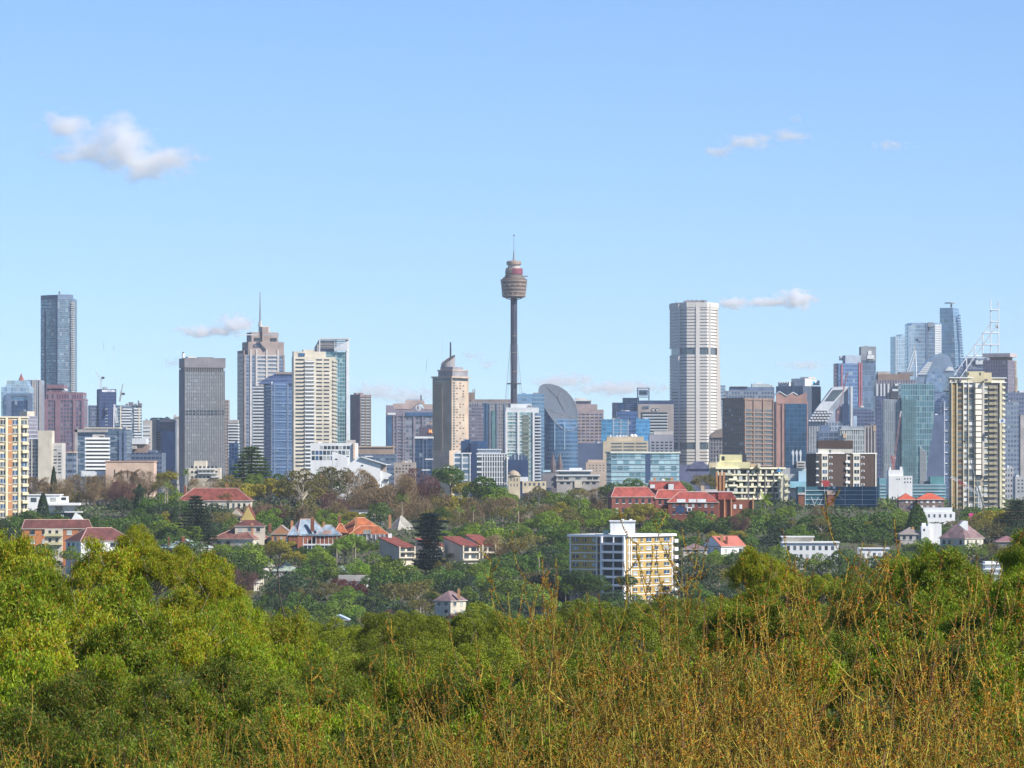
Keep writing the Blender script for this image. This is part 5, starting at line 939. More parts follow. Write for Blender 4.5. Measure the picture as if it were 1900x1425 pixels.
# red-roofed hall complex
rw = plain('red_brick_wall', (.20, .06, .042)); RH = ridge_mat('salmon_red_tile', (.29, .06, .045)); Dh = 1590
hs('red-roofed brick hall wing with long hip roof at left end of the complex', 955, 1128, 1135, 1216, 921, 904, rw, RH, 'hip', th=20, rows=2, cols=(0, 6), capm=cap, D=Dh - 10)
b = hs('tall brick hall with steep flat-topped salmon red roof in the complex', 955, 1212, 1216, 1284, 924, 909, rw, RH, 'hip', th=15, rows=2, cols=(0, 6), capm=cap, D=Dh - 4)
b = T('mansard_hall', 'upper brick storey with flat-topped salmon mansard and white dormers', 'hall', Dh + 6, 1206, 1206, 1272, 909, rw, depth=12)
m = MB(); P = b.P; z0, z1 = b.z(909), b.z(893); q = lambda a, c: tuple(P[0] + a * (P[1] - P[0]) + c * (P[2] - P[1]))
m.prism([q(-.04, -.08), q(1.04, -.08), q(1.04, 1.05), q(-.04, 1.05)], z0, z1, [q(.0, .3), q(.84, .3), q(.84, .8), q(.0, .8)]).build('roof', RH, b.root); b.px('roof_rail', 1204, 1262, 891.5, 893.5, plain('grey_parapet', (.4, .36, .32)), 3, 10)
for x0, x1, y0, y1 in ((1206, 1215, 899, 906), (1240, 1250, 898, 909)): d = b.px('dormer', x0 - 1, x1 + 1, y0 - 2, y1, rw, -1.2, 3); b.px('dormer_window', x0, x1, y0, y1, white, -1.4, -1.1, parent=d)
for x in (1213, 1245): b.px('chimney', x, x + 5, 886.5, 893, brick, 4, 5.2)
MB().lathe([(1, 0), (.9, .6), (.1, 1.1)], 12).build('roof_dome', pale, b.root, (b.x(1231), 0, b.z(893))); b.done()
b = hs('small square brick turret with low pyramid roof between hall roofs', 930, 1186, 1186, 1206, 910, 901, plain('crimson_brick', (.36, .05, .05)), RH, 'pyr', depth=5, cols=(1, 0), D=Dh + 2, capm=cap)
b = hs('long low brick hall front with white awnings below the mansard roof', 958, 1240, 1240, 1332, 931, 913, rw, RH, 'hip', depth=9, rows=2, cols=(7, 0), D=Dh - 12, capm=cap)
b2 = T('awning_row', 'row of bright white awnings along front of the brick hall', 'awning', Dh - 20, 1256, 1256, 1310, 926, pw, depth=1.5, body=False)
for x0, x1 in ((1256, 1272), (1278, 1292), (1294, 1310)): b2.poly('awning', [(x0, 932), (x0, 926), (x1, 926), (x1, 932)], pw, 0, 1.5)
b2.px('arched_window', 1275, 1284, 941, 949, pw, 1, 3); b2.px('window_pane', 1277, 1282, 943, 948, glass, .9, 1.1); b2.px('dark_screen', 1254, 1271, 939, 952, navy, 1, 4); b2.done()
b = T('brick_hall', 'brick hall wing with flat parapet and sloping salmon roof end, right', 'hall', Dh - 2, 1282, 1282, 1332, 912.5, plain('red_cladding', (.36, .075, .05)), depth=10)
b.px('parapet', 1278, 1362, 911.5, 913.3, pale, -.5, 9); b.px('chimney', 1301, 1307, 901, 913, tan, 2, 3.5); b.px('roof_plant', 1308, 1332, 908, 912, conc, 4, 8)
b.poly('roof', [(1332, 927), (1332, 913), (1358, 913), (1367, 927)], RH, -.6, 9); b.px('wall', 1330, 1398, 927, 960, rust, 0, 9)
for x in (1343, 1355.5, 1396): b.px('buttress', x, x + 2.5, 925, 960, brick, -1, .5)
for x in (1361, 1372): b.px('window', x, x + 5, 936, 944, white, -.2, .2)
b.done()
# right-hand villas
b = hs('white house with steep gable and red roof right of the yellow brick block', 1032, 1307, 1338, 1385, 1013, 994.5, pw, plain('patchy_red_tile', (.42, .13, .09)), 'gable_b', th=45, rows=1, cols=(2, 3), chim=((1340, 993, 6), (1349, 996, 4)), D=1470)
hs('brown-roofed house low between yellow brick block and white gabled house', 1028, 1268, 1268, 1312, 1018, 1009, cream, RM, 'hip', depth=8, cols=(3, 0), D=1450)
b = T('villa', 'long white villa with flat roof and pediment seen through the bare shoots', 'house', 1440, 1452, 1452, 1556, 1006, white, depth=11)
b.px('upper_storey', 1453, 1510, 996, 1006, cream, 2, 9); b.px('roof_slab', 1450, 1512, 995, 997, white, 1, 10); b.px('roof_slab', 1450, 1558, 1005, 1007.5, pw, -.6, 10); b.grid(0, 2, 8, 1009, 1040, [glass, glass2, curtain], .05, .95, .45, .5); b.done()
b = T('villa', 'white flat-roofed villa partly hidden behind rusty shoots left of the hedge tree', 'house', 1440, 1595, 1595, 1650, 1018, pw, depth=9); b.grid(0, 1, 5, 1022, 1036, [glass2, curtain], .05, .95, .5, .5); b.px('roof_slab', 1594, 1651, 1016.5, 1018.5, white, -.5, 8); b.done()
b = hs('red-roofed brick flats with white windows below the netted building', 945, 1668, 1668, 1697, 926, 915, plain('brown_flats_brick', (.20, .14, .12)), plain('bright_red_tile', (.52, .10, .05)), 'hip', depth=9, rows=2, cols=(3, 0), D=1640, wins=[curtain, glass2, white])
b = hs('longer red-roofed brick flats left of the cream high-rise foot', 945, 1702, 1702, 1752, 926, 915, MATS['brown_flats_brick'], MATS['bright_red_tile'], 'hip', depth=9, rows=2, cols=(4, 0), D=1638, wins=[curtain, glass2, white])
b = T('white_house', 'long low white building with flat roof below the red-roofed flats', 'house', 1560, 1716, 1716, 1772, 950, pw, depth=8); b.px('roof', 1714, 1768, 942, 950, pale, 2, 9); b.grid(0, 1, 5, 952, 962, glass2, .05, .95, .35, .6); b.done()
hs('small house with grey hip roof and white chimney, right', 1005, 1670, 1670, 1710, 990, 978, conc, plain('stone_grey_roof', (.26, .22, .2)), 'hip', depth=8, cols=(3, 0), chim=((1695, 979, 5),), D=1500)
b = T('tower_house', 'white house with square chimney tower and plain upper wall, right', 'house', 1500, 1723, 1723, 1747, 972, pw, depth=7); b.px('stair_tower', 1709, 1725, 976, 1005, pw, -1, 4); b.px('tower_cap', 1710.5, 1718, 970.5, 976, pw, 0, 2); b.px('window', 1713, 1716, 981, 985, dark, -1.1, -.8); b.done()
hs('large cream house with broad brown mauve roof and white dormer, right', 1015, 1748, 1790, 1830, 998, 966, cream, RM, 'hip', th=40, rows=1, cols=(4, 4), D=1470)
b = T('gable_front', 'white gabled dormer front on the broad brown mauve roof', 'dormer', 1452, 1781, 1781, 1797, 984, pw, depth=4, body=False); b.poly('gable_wall', [(1780, 974), (1788, 966), (1796, 967), (1796, 984), (1792, 984)], pw, 0, 4); b.done()
hs('mauve-roofed house sunk in trees at the right edge', 1018, 1850, 1850, 1890, 1004, 994, dconc, plain('mauve_red_tile', (.28, .13, .14)), 'hip', depth=9, cols=(0, 0), D=1450)
b = T('conservatory', 'small white pointed garden pavilion low at right edge', 'pavilion', 1300, 1854, 1854, 1868, 1064, pw, depth=2.5); MB().lathe([(1.9, 0), (.05, 1.7)], 4).build('roof', plain('pavilion_roof', (.5, .52, .52)), b.root, (0, 0, b.z(1064))); b.grid(0, 1, 2, 1066, 1078, glass2, .1, .9, .6, .8); b.done()
b = T('villa', 'stepped white terraces of a villa glimpsed behind shrubs at right', 'house', 1330, 1828, 1828, 1856, 1042, pw, depth=8); b.ring(3, 1042, 1070, .2, .8, white, 'terrace_slab'); b.done()
b = T('scaffolded_building', 'low brick building wrapped in dark teal netting and scaffold tubes', 'construction site', 1690, 1480, 1480, 1628, 903, plain('dark_teal_net', (.035, .13, .17), rough=.9), depth=10)
b.px('brick_pier', 1481, 1492, 918, 960, rust, -1, 2); b.px('brick_pier', 1535, 1548, 918, 960, rust, -1.6, 2); b.px('parapet', 1534, 1550, 910, 918, plain('peach_parapet', (.5, .36, .28)), -1.8, 1); b.px('parapet', 1480, 1494, 914, 918, lconc, -1.3, 1); b.poly('red_tarpaulin', [(1523, 892), (1537, 891), (1541, 901), (1530, 904)], red, -1.2, -.8); b.px('cabin', 1545, 1550, 901, 907, white, -1.5, 1)
b.bars('scaffold_rail', [(1493, y, 1628, y) for y in (910, 918, 927, 936)], .11, wsteel, -.4); b.bars('scaffold_brace', [(1506 + i * 9, 946, 1518 + i * 9, 922) for i in range(4)] + [(1555, 918, 1565, 928), (1515, 946, 1505, 922)], .12, wsteel, -.5); b.bars('scaffold_post', [(x, 902, x, 950) for x in (1494, 1530, 1568, 1600, 1626)], .12, wsteel, -.45); b.done()
b = T('hoarding', 'bright pink site hoarding panel at foot of cream high-rise', 'hoarding', 1560, 1798, 1798, 1806, 952, plain('pink_hoarding', (.60, .06, .22)), depth=.5); b.done()

# ------------------------------------------------------------------ cranes
def lattice(m, p, q, w, r, n=10):
    p = np.array(p, float); q = np.array(q, float); d = q - p; L_ = np.linalg.norm(d); d /= L_; a = np.cross(d, (0, 1, 0)); a /= np.linalg.norm(a); c = np.cross(d, a)
    cs = [a * w + c * w, a * w - c * w, -a * w - c * w, -a * w + c * w]
    for o in cs: m.bar(p + o, q + o, r, n=4)
    for i in range(n):
        t0, t1 = p + d * L_ * i / n, p + d * L_ * (i + 1) / n
        for j in range(4): m.bar(t0 + cs[j], t1 + cs[(j + 1) % 4], r * .7, n=3)
    return m
def crane(label, D, base, topm, jib, tipm=None, mat1=wsteel, mat2=dark, r=.25, back=None, w=.6):
    k = D / F; P = lambda x, y: np.array(((x - base[0]) * k, 0, (base[1] - y) * k))
    root = tag(link('tower_crane', None, None, ((base[0] - CX) * k, D, CZ + (HY - base[1]) * k)), label, 'crane')
    lattice(MB(), P(*base), P(*topm), w, r).build('mast', mat1, root)
    if jib is not None: lattice(MB(), P(*topm), P(*jib), w * .6, r * .6, 14).build('jib', mat1, root)
    if tipm is not None: MB().bar(P(*tipm[0]), P(*tipm[1]), r * 2.2, n=6).build('jib_tip', mat2, root)
    if back: lattice(MB(), P(*topm), P(*back), w * .6, r * .8, 4).build('counter_jib', mat1, root); MB().box(-1.4, 1.4, -1, 1, -1, 1).build('counterweight', mat2, root, P(*back))
    MB().box(-1.6 * w, 1.6 * w, -1.4 * w, 1.2 * w, -w, 1.5 * w).build('cab', mat1, root, P(*topm)); return root
crane('white tower crane on the navy lettered tower, jib folded upright', 3800, (187, 722), (187, 706), (177, 688), None, back=(191, 701))
crane('tower crane behind the balcony tower with steep jib', 3790, (222, 745), (225, 728), (228, 712), None, back=(229, 731), mat1=conc)
crane('slender pale crane whose dark jib tip stands highest at left', 3850, (206, 745), (204, 740), (192, 634), ((192, 648), (192.8, 633)), r=.045, w=.35, mat1=plain('pale_sky_steel', (.7, .74, .78)))
crane('slender pale crane with small hooked tip right of the highest one', 3860, (216, 745), (215.5, 738), (210.5, 642), ((213, 652), (210.2, 642)), r=.045, w=.35, mat1=MATS['pale_sky_steel'])
crane('thin luffing crane left of the tan tower, standing over the gabled office', 3420, (779, 745), (781, 734), (793, 665), ((790.5, 688), (792.5, 664)), r=.045, w=.35, mat1=MATS['pale_sky_steel'])
crane('short white crane propped in front of the balcony tower', 3600, (217, 785), (214, 760), (212, 750), None, r=.4, w=.9)
crane('red and white tower crane in front of the blue tower and white wedge', 3000, (1553, 785), (1555, 765), (1573, 690), ((1565, 725), (1572, 692)), mat1=plain('crane_pink_red', (.40, .20, .20)), mat2=MATS['crane_pink_red'], r=.16, w=.6)
crane('tall red and white crane boom leaning against the teal bowed building', 1880, (1656, 872), (1660, 850), (1671, 765), ((1670, 774), (1671.5, 763)), mat1=plain('crane_red_white', (.42, .24, .24)), mat2=white, r=.16, w=.45)
crane('short red crane boom on the roof of the small white flats', 1895, (1659, 868), (1657, 858), (1654, 845), None, mat1=red, r=.16, w=.4)
D = 1600; k = D / F
root = tag(link('mobile_crane', None, None, ((1818 - CX) * k, D, CZ + (HY - 962) * k)), 'red and white mobile crane working before the cream high-rise', 'crane'); P = lambda x, y, d=0: ((x - 1818) * k, d, (962 - y) * k)
lattice(MB(), P(1818, 962), P(1818, 915), .6, .12).build('tower_section', wsteel, root)
for i in range(4):
    t0, t1 = i / 4, (i + 1) / 4; lattice(MB(), P(1818 - 54 * t0, 918 - 34 * t0), P(1818 - 54 * t1, 918 - 34 * t1), .42, .1, 4).build('boom_section', wsteel if i in (0, 1, 3) and i != 2 else red, root)
MB().box(-.9, .9, -.8, .8, -1, 1).build('machine_house', white, root, P(1816, 906)); MB().box(-1.5, 2.2, -.4, .4, -.2, .2).build('platform', pale, root, P(1820, 918)); MB().box(-.4, .4, -.5, .5, -1.6, 1.4).build('red_panel', red, root, P(1826, 944)); MB().box(-1.8, 1.8, -1, 1, -.9, .9).build('carrier', pale, root, P(1820, 954))
D = 1590; root = tag(link('boom_lift', None, None, ((1832 - CX) * D / F, D, CZ + (HY - 962) * D / F)), 'long straight grey telescopic boom leaning left before the cream high-rise', 'crane'); k = D / F
MB().bar((0, 0, 0), ((1812 - 1832) * k, 0, (962 - 895) * k), .35, .28).build('boom', plain('boom_grey', (.16, .19, .18)), root); MB().bar(((1812 - 1832) * k, 0, (962 - 895) * k), ((1789 - 1832) * k, 0, (962 - 819) * k), .2, .14).build('boom_extension', MATS['boom_grey'], root); MB().box(-.35, .35, -.3, .3, -.3, .3).build('boom_head', dark, root, ((1789 - 1832) * k, 0, (962 - 819) * k))
MB().box(-1.6, 1.6, -1.2, 1.2, -1.5, .4).build('carrier', conc, root)

# ------------------------------------------------------------------ parked cars and street lamp on the hillside
def car(label, px, py, col, D, rz):
    k = D / F; root = tag(link('parked_car', None, None, ((px - CX) * k, D, max(ter(D), CZ + (HY - py) * k)), rz), label, 'car')
    pr = [(-2.1, .3), (-2.15, .75), (-1.3, .9), (-.7, 1.38), (.8, 1.4), (1.5, .95), (2.1, .85), (2.15, .3)]; m = MB(); n = len(pr)
    m.add([(x, -.85 if z < 1 else -.7, z) for x, z in pr] + [(x, .85 if z < 1 else .7, z) for x, z in pr], [tuple(range(n)), tuple(range(2 * n - 1, n - 1, -1))] + [(i, n + i, n + (i + 1) % n, (i + 1) % n) for i in range(n)]).build('body', col, root)
    m = MB(); m.add([(-1.15, -.84, .92), (1.35, -.84, .95), (.75, -.75, 1.33), (-.65, -.75, 1.32), (-1.15, -.80, .92), (1.35, -.80, .95), (.75, -.70, 1.33), (-.65, -.70, 1.32)], [(0, 1, 2, 3), (7, 6, 5, 4)]).build('side_window', glass, root)
    for x in (-1.35, 1.35):
        for y in (-.8, .8): w = MB().bar((x, y - .1, .33), (x, y + .1, .33), .33, n=14).build('wheel', dark, root); MB().bar((x, y - .13, .33), (x, y + .13, .33), .17, n=10).build('rim', steel, w)
    return root
cp = plain('silver_car', (.5, .52, .54), rough=.3, metal=.3, streak=False); cw = plain('white_car', (.75, .75, .75), rough=.3, streak=False)
root = tag(link('street_lamp', None, None, ((531 - CX) * 1440 / F, 1440, ter(1440))), 'white street lamp above the parked cars on the hillside', 'street lamp')
zt = CZ + (HY - 1028) * 1440 / F - ter(1440); MB().bar((0, 0, 0), (0, 0, zt), .1, .07).build('pole', wsteel, root); MB().box(-.5, .25, -.15, .15, -.1, .1).build('lamp_head', pw, root, (-.2, 0, zt))
# ================================================================== GROUND
ys = sorted(set([-300, 0, 30] + list(range(60, 2600, 40)) + list(range(2600, 9000, 400)) + [12000, 20000, 40000, 90000])); xs = list(range(-1200, 1201, 60)); xs = [-60000, -20000, -6000, -2500] + xs + [2500, 6000, 20000, 60000]
rn = np.random.RandomState(3)
V = [(x, y, ter(y) + (rn.uniform(-.8, .8) if 200 < y < 2500 and abs(x) < 1300 else 0)) for y in ys for x in xs]; nx = len(xs)
Q = [(j * nx + i, j * nx + i + 1, (j + 1) * nx + i + 1, (j + 1) * nx + i) for j in range(len(ys) - 1) for i in range(nx - 1)]
gm, n, bb = _nodes('ground_soil_grass'); c = mix_(n, noise_(n, .02, 6), (.045, .06, .025), (.10, .085, .05)); L(n, c, bb.inputs['Base Color']); bb.inputs['Roughness'].default_value = .95
tag(link('ground', fast_mesh('ground', V, Q, gm, True)), kind='structure')

# ================================================================== PLANTS
def unit(v): return v / (np.linalg.norm(v, axis=-1, keepdims=True) + 1e-9)
def leaf_quads(P, D, N, l, w, rs):
    """P centres, D leaf direction, N rough normal"""
    T_ = unit(np.cross(D, N)); l = l[:, None] if hasattr(l, 'shape') else l; w = w[:, None] if hasattr(w, 'shape') else w
    V = np.stack([P - D * l / 2 , P + T_ * w / 2, P + D * l / 2, P - T_ * w / 2], 1).reshape(-1, 3)
    return V, np.arange(len(V)).reshape(-1, 4)
def crown(name, mat, seed, lobes=22, lr=(.22, .4), n=5000, l=.07, w=.045, flat=.8, droop=0., hollow=.12, spread=.78, top=.0, under=-.25, noise=.9, clus=0):
    rs = np.random.RandomState(seed); d = unit(rs.normal(size=(lobes, 3))); d[:, 2] = np.where(d[:, 2] < under, -d[:, 2] * .6, d[:, 2])
    r = rs.uniform(.45, 1, lobes) ** .6 * spread; c = d * r[:, None]; c[:, 2] *= flat; R_ = rs.uniform(lr[0], lr[1], lobes)
    k = rs.choice(lobes, n, p=R_ ** 2 / (R_ ** 2).sum()); dd = unit(rs.normal(size=(n, 3)) + np.array((0, 0, .25)))
    rad = R_[k] * (1 - hollow * rs.rand(n) * 2); sc = np.array((1, 1, flat * .95)); P = c[k] + dd * rad[:, None] * sc
    ok = np.ones(n, bool)
    for j in range(lobes):
        q = np.linalg.norm((P - c[j]) / sc, axis=1) < R_[j] * .72; ok &= ~(q & (k != j))
    P = P[ok]; dd = dd[ok]; m = len(P)
    if clus:                                             # tufts: leaves gather round a few shoots
        t = P[rs.choice(m, max(8, m // clus))]; idx = rs.choice(len(t), m); off = rs.normal(size=(m, 3)) * l * (1.1 if clus < 30 else 1.0); P = t[idx] + off; dd = unit(P - c[rs.choice(lobes, m)] * .2 + 1e-6)
    D = unit(np.cross(dd, unit(rs.normal(size=(m, 3)))) + rs.normal(size=(m, 3)) * .3 + np.array((0, 0, -droop))); N = unit(dd + rs.normal(size=(m, 3)) * noise)
    V, Q = leaf_quads(P, D, N, l * rs.uniform(.6, 1.5, m), w * rs.uniform(.6, 1.4, m), rs)
    return fast_mesh(name, V, Q, mat), c
def tubes(segs, mat, name, sides=3):
    A = np.array([s[0] for s in segs]); B = np.array([s[1] for s in segs]); ra = np.array([s[2] for s in segs])[:, None]; rb = np.array([s[3] for s in segs])[:, None]
    d = unit(B - A); u = unit(np.cross(d, np.where(np.abs(d[:, 2:3]) > .9, (1., 0, 0), (0, 0, 1.)))); v = np.cross(d, u); out = []
    for P_, r in ((A, ra), (B, rb)):
        for i in range(sides):
            t = 2 * math.pi * i / sides; out.append(P_ + (u * math.cos(t) + v * math.sin(t)) * r)
    V = np.stack(out, 1).reshape(-1, 3); base = np.arange(len(segs))[:, None] * 2 * sides
    Q = np.concatenate([base + np.array([[i, (i + 1) % sides, sides + (i + 1) % sides, sides + i]]) for i in range(sides)], 0)
    return fast_mesh(name, V, Q, mat)
def limbs(centres, seed, r=.05, base=-1.2, nb=9):
    rs = np.random.RandomState(seed); s = [((0, 0, base), (0, 0, -.45), r, r * .75)]
    idx = rs.permutation(len(centres))[:nb]
    for i in idx:
        c = centres[i]; p = np.array((0, 0, -.5 + rs.uniform(-.05, .15))); m = p * .5 + c * .5 + rs.normal(size=3) * .07; s += [(p, m, r * .5, r * .32), (m, c, r * .32, r * .12)]
        for _ in range(3): e = c + rs.normal(size=3) * .22; s.append((m, e, r * .2, r * .06))
    return s
bark = plain('grey_bark', (.16, .13, .10), scale=3, streak=False); bark2 = plain('dark_bark', (.06, .045, .035), scale=3, streak=False); barkp = plain('pale_bark', (.34, .29, .22), scale=3, streak=False)
K = {}
def kind(key, name, cat, mats, desc, hf, tm=bark, variants=3, **kw):
    vs = []; tr = kw.pop('tr', .045)
    for i in range(variants):
        me, c = crown('crown', mats, 100 + hash_(key) + i * 7, **kw); vs.append((me, tubes(limbs(c, i + 5, r=tr, nb=9 if tr > .042 else 26), tm, 'trunk', 5)))
    K[key] = (name, cat, vs, desc, hf)
def hash_(s): return sum(ord(ch) * (i + 3) for i, ch in enumerate(s)) % 997
Ldk = leafmat('dark_green_leaves', (0.040, 0.091, 0.010), (0.098, 0.174, 0.014)); Lmd = leafmat('mid_green_leaves', (0.091, 0.168, 0.008), (0.216, 0.294, 0.016)); Lyl = leafmat('olive_leaves', (0.187, 0.188, 0.010), (0.411, 0.334, 0.019))
Lbl = leafmat('blue_green_leaves', (0.025, 0.051, 0.020), (0.052, 0.095, 0.030)); Lrd = leafmat('dark_red_leaves', (.09, .02, .018), (.17, .045, .03)); Llg = leafmat('bright_green_leaves', (0.092, 0.187, 0.006), (0.205, 0.321, 0.015))
Lol = leafmat('grey_olive_leaves', (0.114, 0.106, 0.020), (0.227, 0.194, 0.036)); Lbr = leafmat('brown_twigs', (.13, .085, .035), (.30, .21, .10), trans=0); Lbm = leafmat('maroon_twigs', (.08, .035, .03), (.16, .07, .055), trans=0)
kind('dk', 'evergreen_tree', 'tree', Ldk, 'dark green evergreen tree', .92, n=5200, l=.075, w=.05)
kind('md', 'leafy_tree', 'tree', Lmd, 'mid green leafy tree', .9, n=5200, l=.075, w=.05)
kind('yl', 'olive_tree', 'tree', Lyl, 'olive yellow tree', .72, n=5600, l=.07, w=.035, lobes=34, lr=(.14, .26), flat=.6)
kind('bl', 'evergreen_tree', 'tree', Lbl, 'bluish green tree', .95, n=5200, l=.07, w=.05, lobes=26)
kind('rd', 'red_leaved_tree', 'tree', Lrd, 'dark red leaved tree', .9, n=4200, l=.075, w=.05)
kind('lg', 'bright_green_tree', 'tree', Llg, 'bright green tree', .85, n=4600, l=.08, w=.05)
kind('ol', 'gum_tree', 'tree', Lol, 'grey olive gum tree', .8, tm=barkp, n=4800, l=.06, w=.03, lobes=34, lr=(.14, .25), flat=.7)
def bare_crown(seed, mat, tm, nfine=9000):
    rs = np.random.RandomState(seed); s = [((0, 0, -1.3), (0, 0, -.6), .05, .04)]; ends = []
    for i in range(9):
        a = rs.uniform(0, 6.28); d = np.array((math.cos(a) * .8, math.sin(a) * .8, rs.uniform(.5, 1.3))); d /= np.linalg.norm(d); p = np.array((0, 0, -.65 + rs.rand() * .15)); r = .026
        for j in range(5):
            q = p + d * .27 * rs.uniform(.8, 1.2); s.append((p, q, r, r * .72)); r *= .72; p = q; ends.append((p, d, r)); d = unit(d + rs.normal(size=3) * .25 + np.array((0, 0, .08)))
            for _ in range(2): d2 = unit(d + rs.normal(size=3) * .55); q2 = p + d2 * .22; s.append((p, q2, r * .6, r * .3)); ends.append((q2, d2, r))
    P0 = np.array([e[0] for e in ends]); P0 = P0[P0[:, 2] > -.5]; k = rs.choice(len(P0), nfine); P = P0[k] + rs.normal(size=(nfine, 3)) * .12
    rr = np.linalg.norm(P / np.array((1, 1, .82)), axis=1); P = P * np.where(rr > 1, 1 / rr, 1)[:, None]
    D = unit(P * .8 + rs.normal(size=(nfine, 3)) * .5 + np.array((0, 0, .5))); V, Q = leaf_quads(P, D, unit(rs.normal(size=(nfine, 3))), rs.uniform(.06, .16, nfine), rs.uniform(.008, .016, nfine), rs)
    return fast_mesh('crown', V, Q, mat), tubes(s, tm, 'trunk', 4)
K['br'] = ('bare_tree', 'tree', [bare_crown(i, Lbr, bark) for i in (1, 2, 3, 4)], 'bare brown tree', .85)
K['bm'] = ('bare_tree', 'tree', [bare_crown(i, Lbm, bark2) for i in (11, 12)], 'bare maroon brown tree', .85)
def norfolk(seed, mat, tiers=15, irr=0., base=-1.0):
    rs = np.random.RandomState(seed); s = [((0, 0, -1.25), (0, 0, 1.0), .035, .006)]; P = []; D = []
    for t in range(tiers):
        z = base + (1.0 - base) * t / tiers; f = 1 - t / tiers; r = .62 * f ** .8 + .03 if not irr else .56 * (.74 + .26 * math.cos((1 - f) * 8.5)) * (1 - max(0, (.72 - f - .5) / .5) ** 2) * (1 - max(0., ((1 - f) - .82) / .2) ** 2 * .8) * rs.uniform(.55, 1.25)
        nb = 9
        for i in range(nb):
            a = 2 * math.pi * (i + rs.rand() * .5) / nb; e = np.array((math.cos(a), math.sin(a), 0)); rr = r * rs.uniform(.85, 1.1); q = np.array((0, 0, z)) + e * rr + np.array((0, 0, -.03 + .06 * f)); s.append((np.array((0, 0, z)), q, .008, .003))
            m = int(80 + 290 * rr); tt = rs.uniform(.15, 1.03, m); pts = np.array((0, 0, z)) + np.outer(tt, q - np.array((0, 0, z))) + rs.normal(size=(m, 3)) * np.array((.04, .04, .018)); P.append(pts); D.append(np.tile(e + np.array((0, 0, .5)), (m, 1)) + rs.normal(size=(m, 3)) * .5)
    P = np.concatenate(P); D = unit(np.concatenate(D)); m = len(P); V, Q = leaf_quads(P, D, unit(rs.normal(size=(m, 3))), rs.uniform(.05, .1, m), rs.uniform(.02, .035, m), rs)
    return fast_mesh('crown', V, Q, mat), tubes(s, bark2, 'trunk', 4)
K['np'] = ('norfolk_pine', 'pine tree', [norfolk(1, Ldk), norfolk(2, Lbl)], 'tiered Norfolk pine', 2.)
K['bp'] = ('bunya_pine', 'pine tree', [norfolk(5, leafmat('blue_black_needles', (.010, .026, .020), (.022, .048, .03)), 17, 1.1, -.9)], 'tall irregular dark pine', 2.)
def cypress(seed, mat):
    rs = np.random.RandomState(seed); n = 4200; z = rs.uniform(-1, 1, n); r = .30 * np.clip((1 - z) / 2, 0, 1) ** .65 * rs.uniform(.75, 1.08, n) + .02; a = rs.uniform(0, 6.28, n); P = np.stack([r * np.cos(a), r * np.sin(a), z], 1)
    N = unit(P * np.array((1, 1, 0)) + rs.normal(size=(n, 3)) * .4); V, Q = leaf_quads(P, unit(np.tile((0, 0, 1.), (n, 1)) + rs.normal(size=(n, 3)) * .35), N, rs.uniform(.05, .11, n), rs.uniform(.02, .045, n), rs)
    return fast_mesh('crown', V, Q, mat), tubes([((0, 0, -1.3), (0, 0, -.5), .04, .03)], bark2, 'trunk', 5)
K['cy'] = ('cypress_tree', 'cypress', [cypress(1, Lbl), cypress(2, Ldk)], 'dark narrow cypress', 2.)
def palm(seed, mat):
    rs = np.random.RandomState(seed); Vs = []; Qs = []; k = 0
    for i in range(26):
        a = rs.uniform(0, 6.28); el = rs.uniform(-.2, 1.3); L_ = rs.uniform(.75, 1.05); p = np.zeros(3); d = np.array((math.cos(a) * math.cos(el), math.sin(a) * math.cos(el), math.sin(el)))
        for j in range(7):
            q = p + d * L_ / 7; side = unit(np.cross(d, (0, 0, 1.)) + 1e-6)
            for sg in (-1, 1):
                for t in (0, .5):
                    c = p + (q - p) * t; tip = c + side * sg * .17 * (1 - abs(j - 3) / 6) + d * .08 - np.array((0, 0, .06)); w = (q - p) * .4; Vs += [c, c + w, tip + w * .2, tip]; Qs.append((k, k + 1, k + 2, k + 3)); k += 4
            p = q; d = unit(d - np.array((0, 0, .17)))
    V = np.array(Vs); V[:, 2] += .0
    return fast_mesh('crown', V, Qs, mat), tubes([((0, 0, -2.2), (0.03, 0, -1.), .06, .05), ((0.03, 0, -1.), (0, 0, .05), .05, .045)], barkp, 'trunk', 6)
K['pm'] = ('palm_tree', 'palm', [palm(1, Lmd), palm(2, leafmat('yellow_palm', (.12, .2, .02), (.25, .32, .05)))], 'shaggy palm', 1.4)

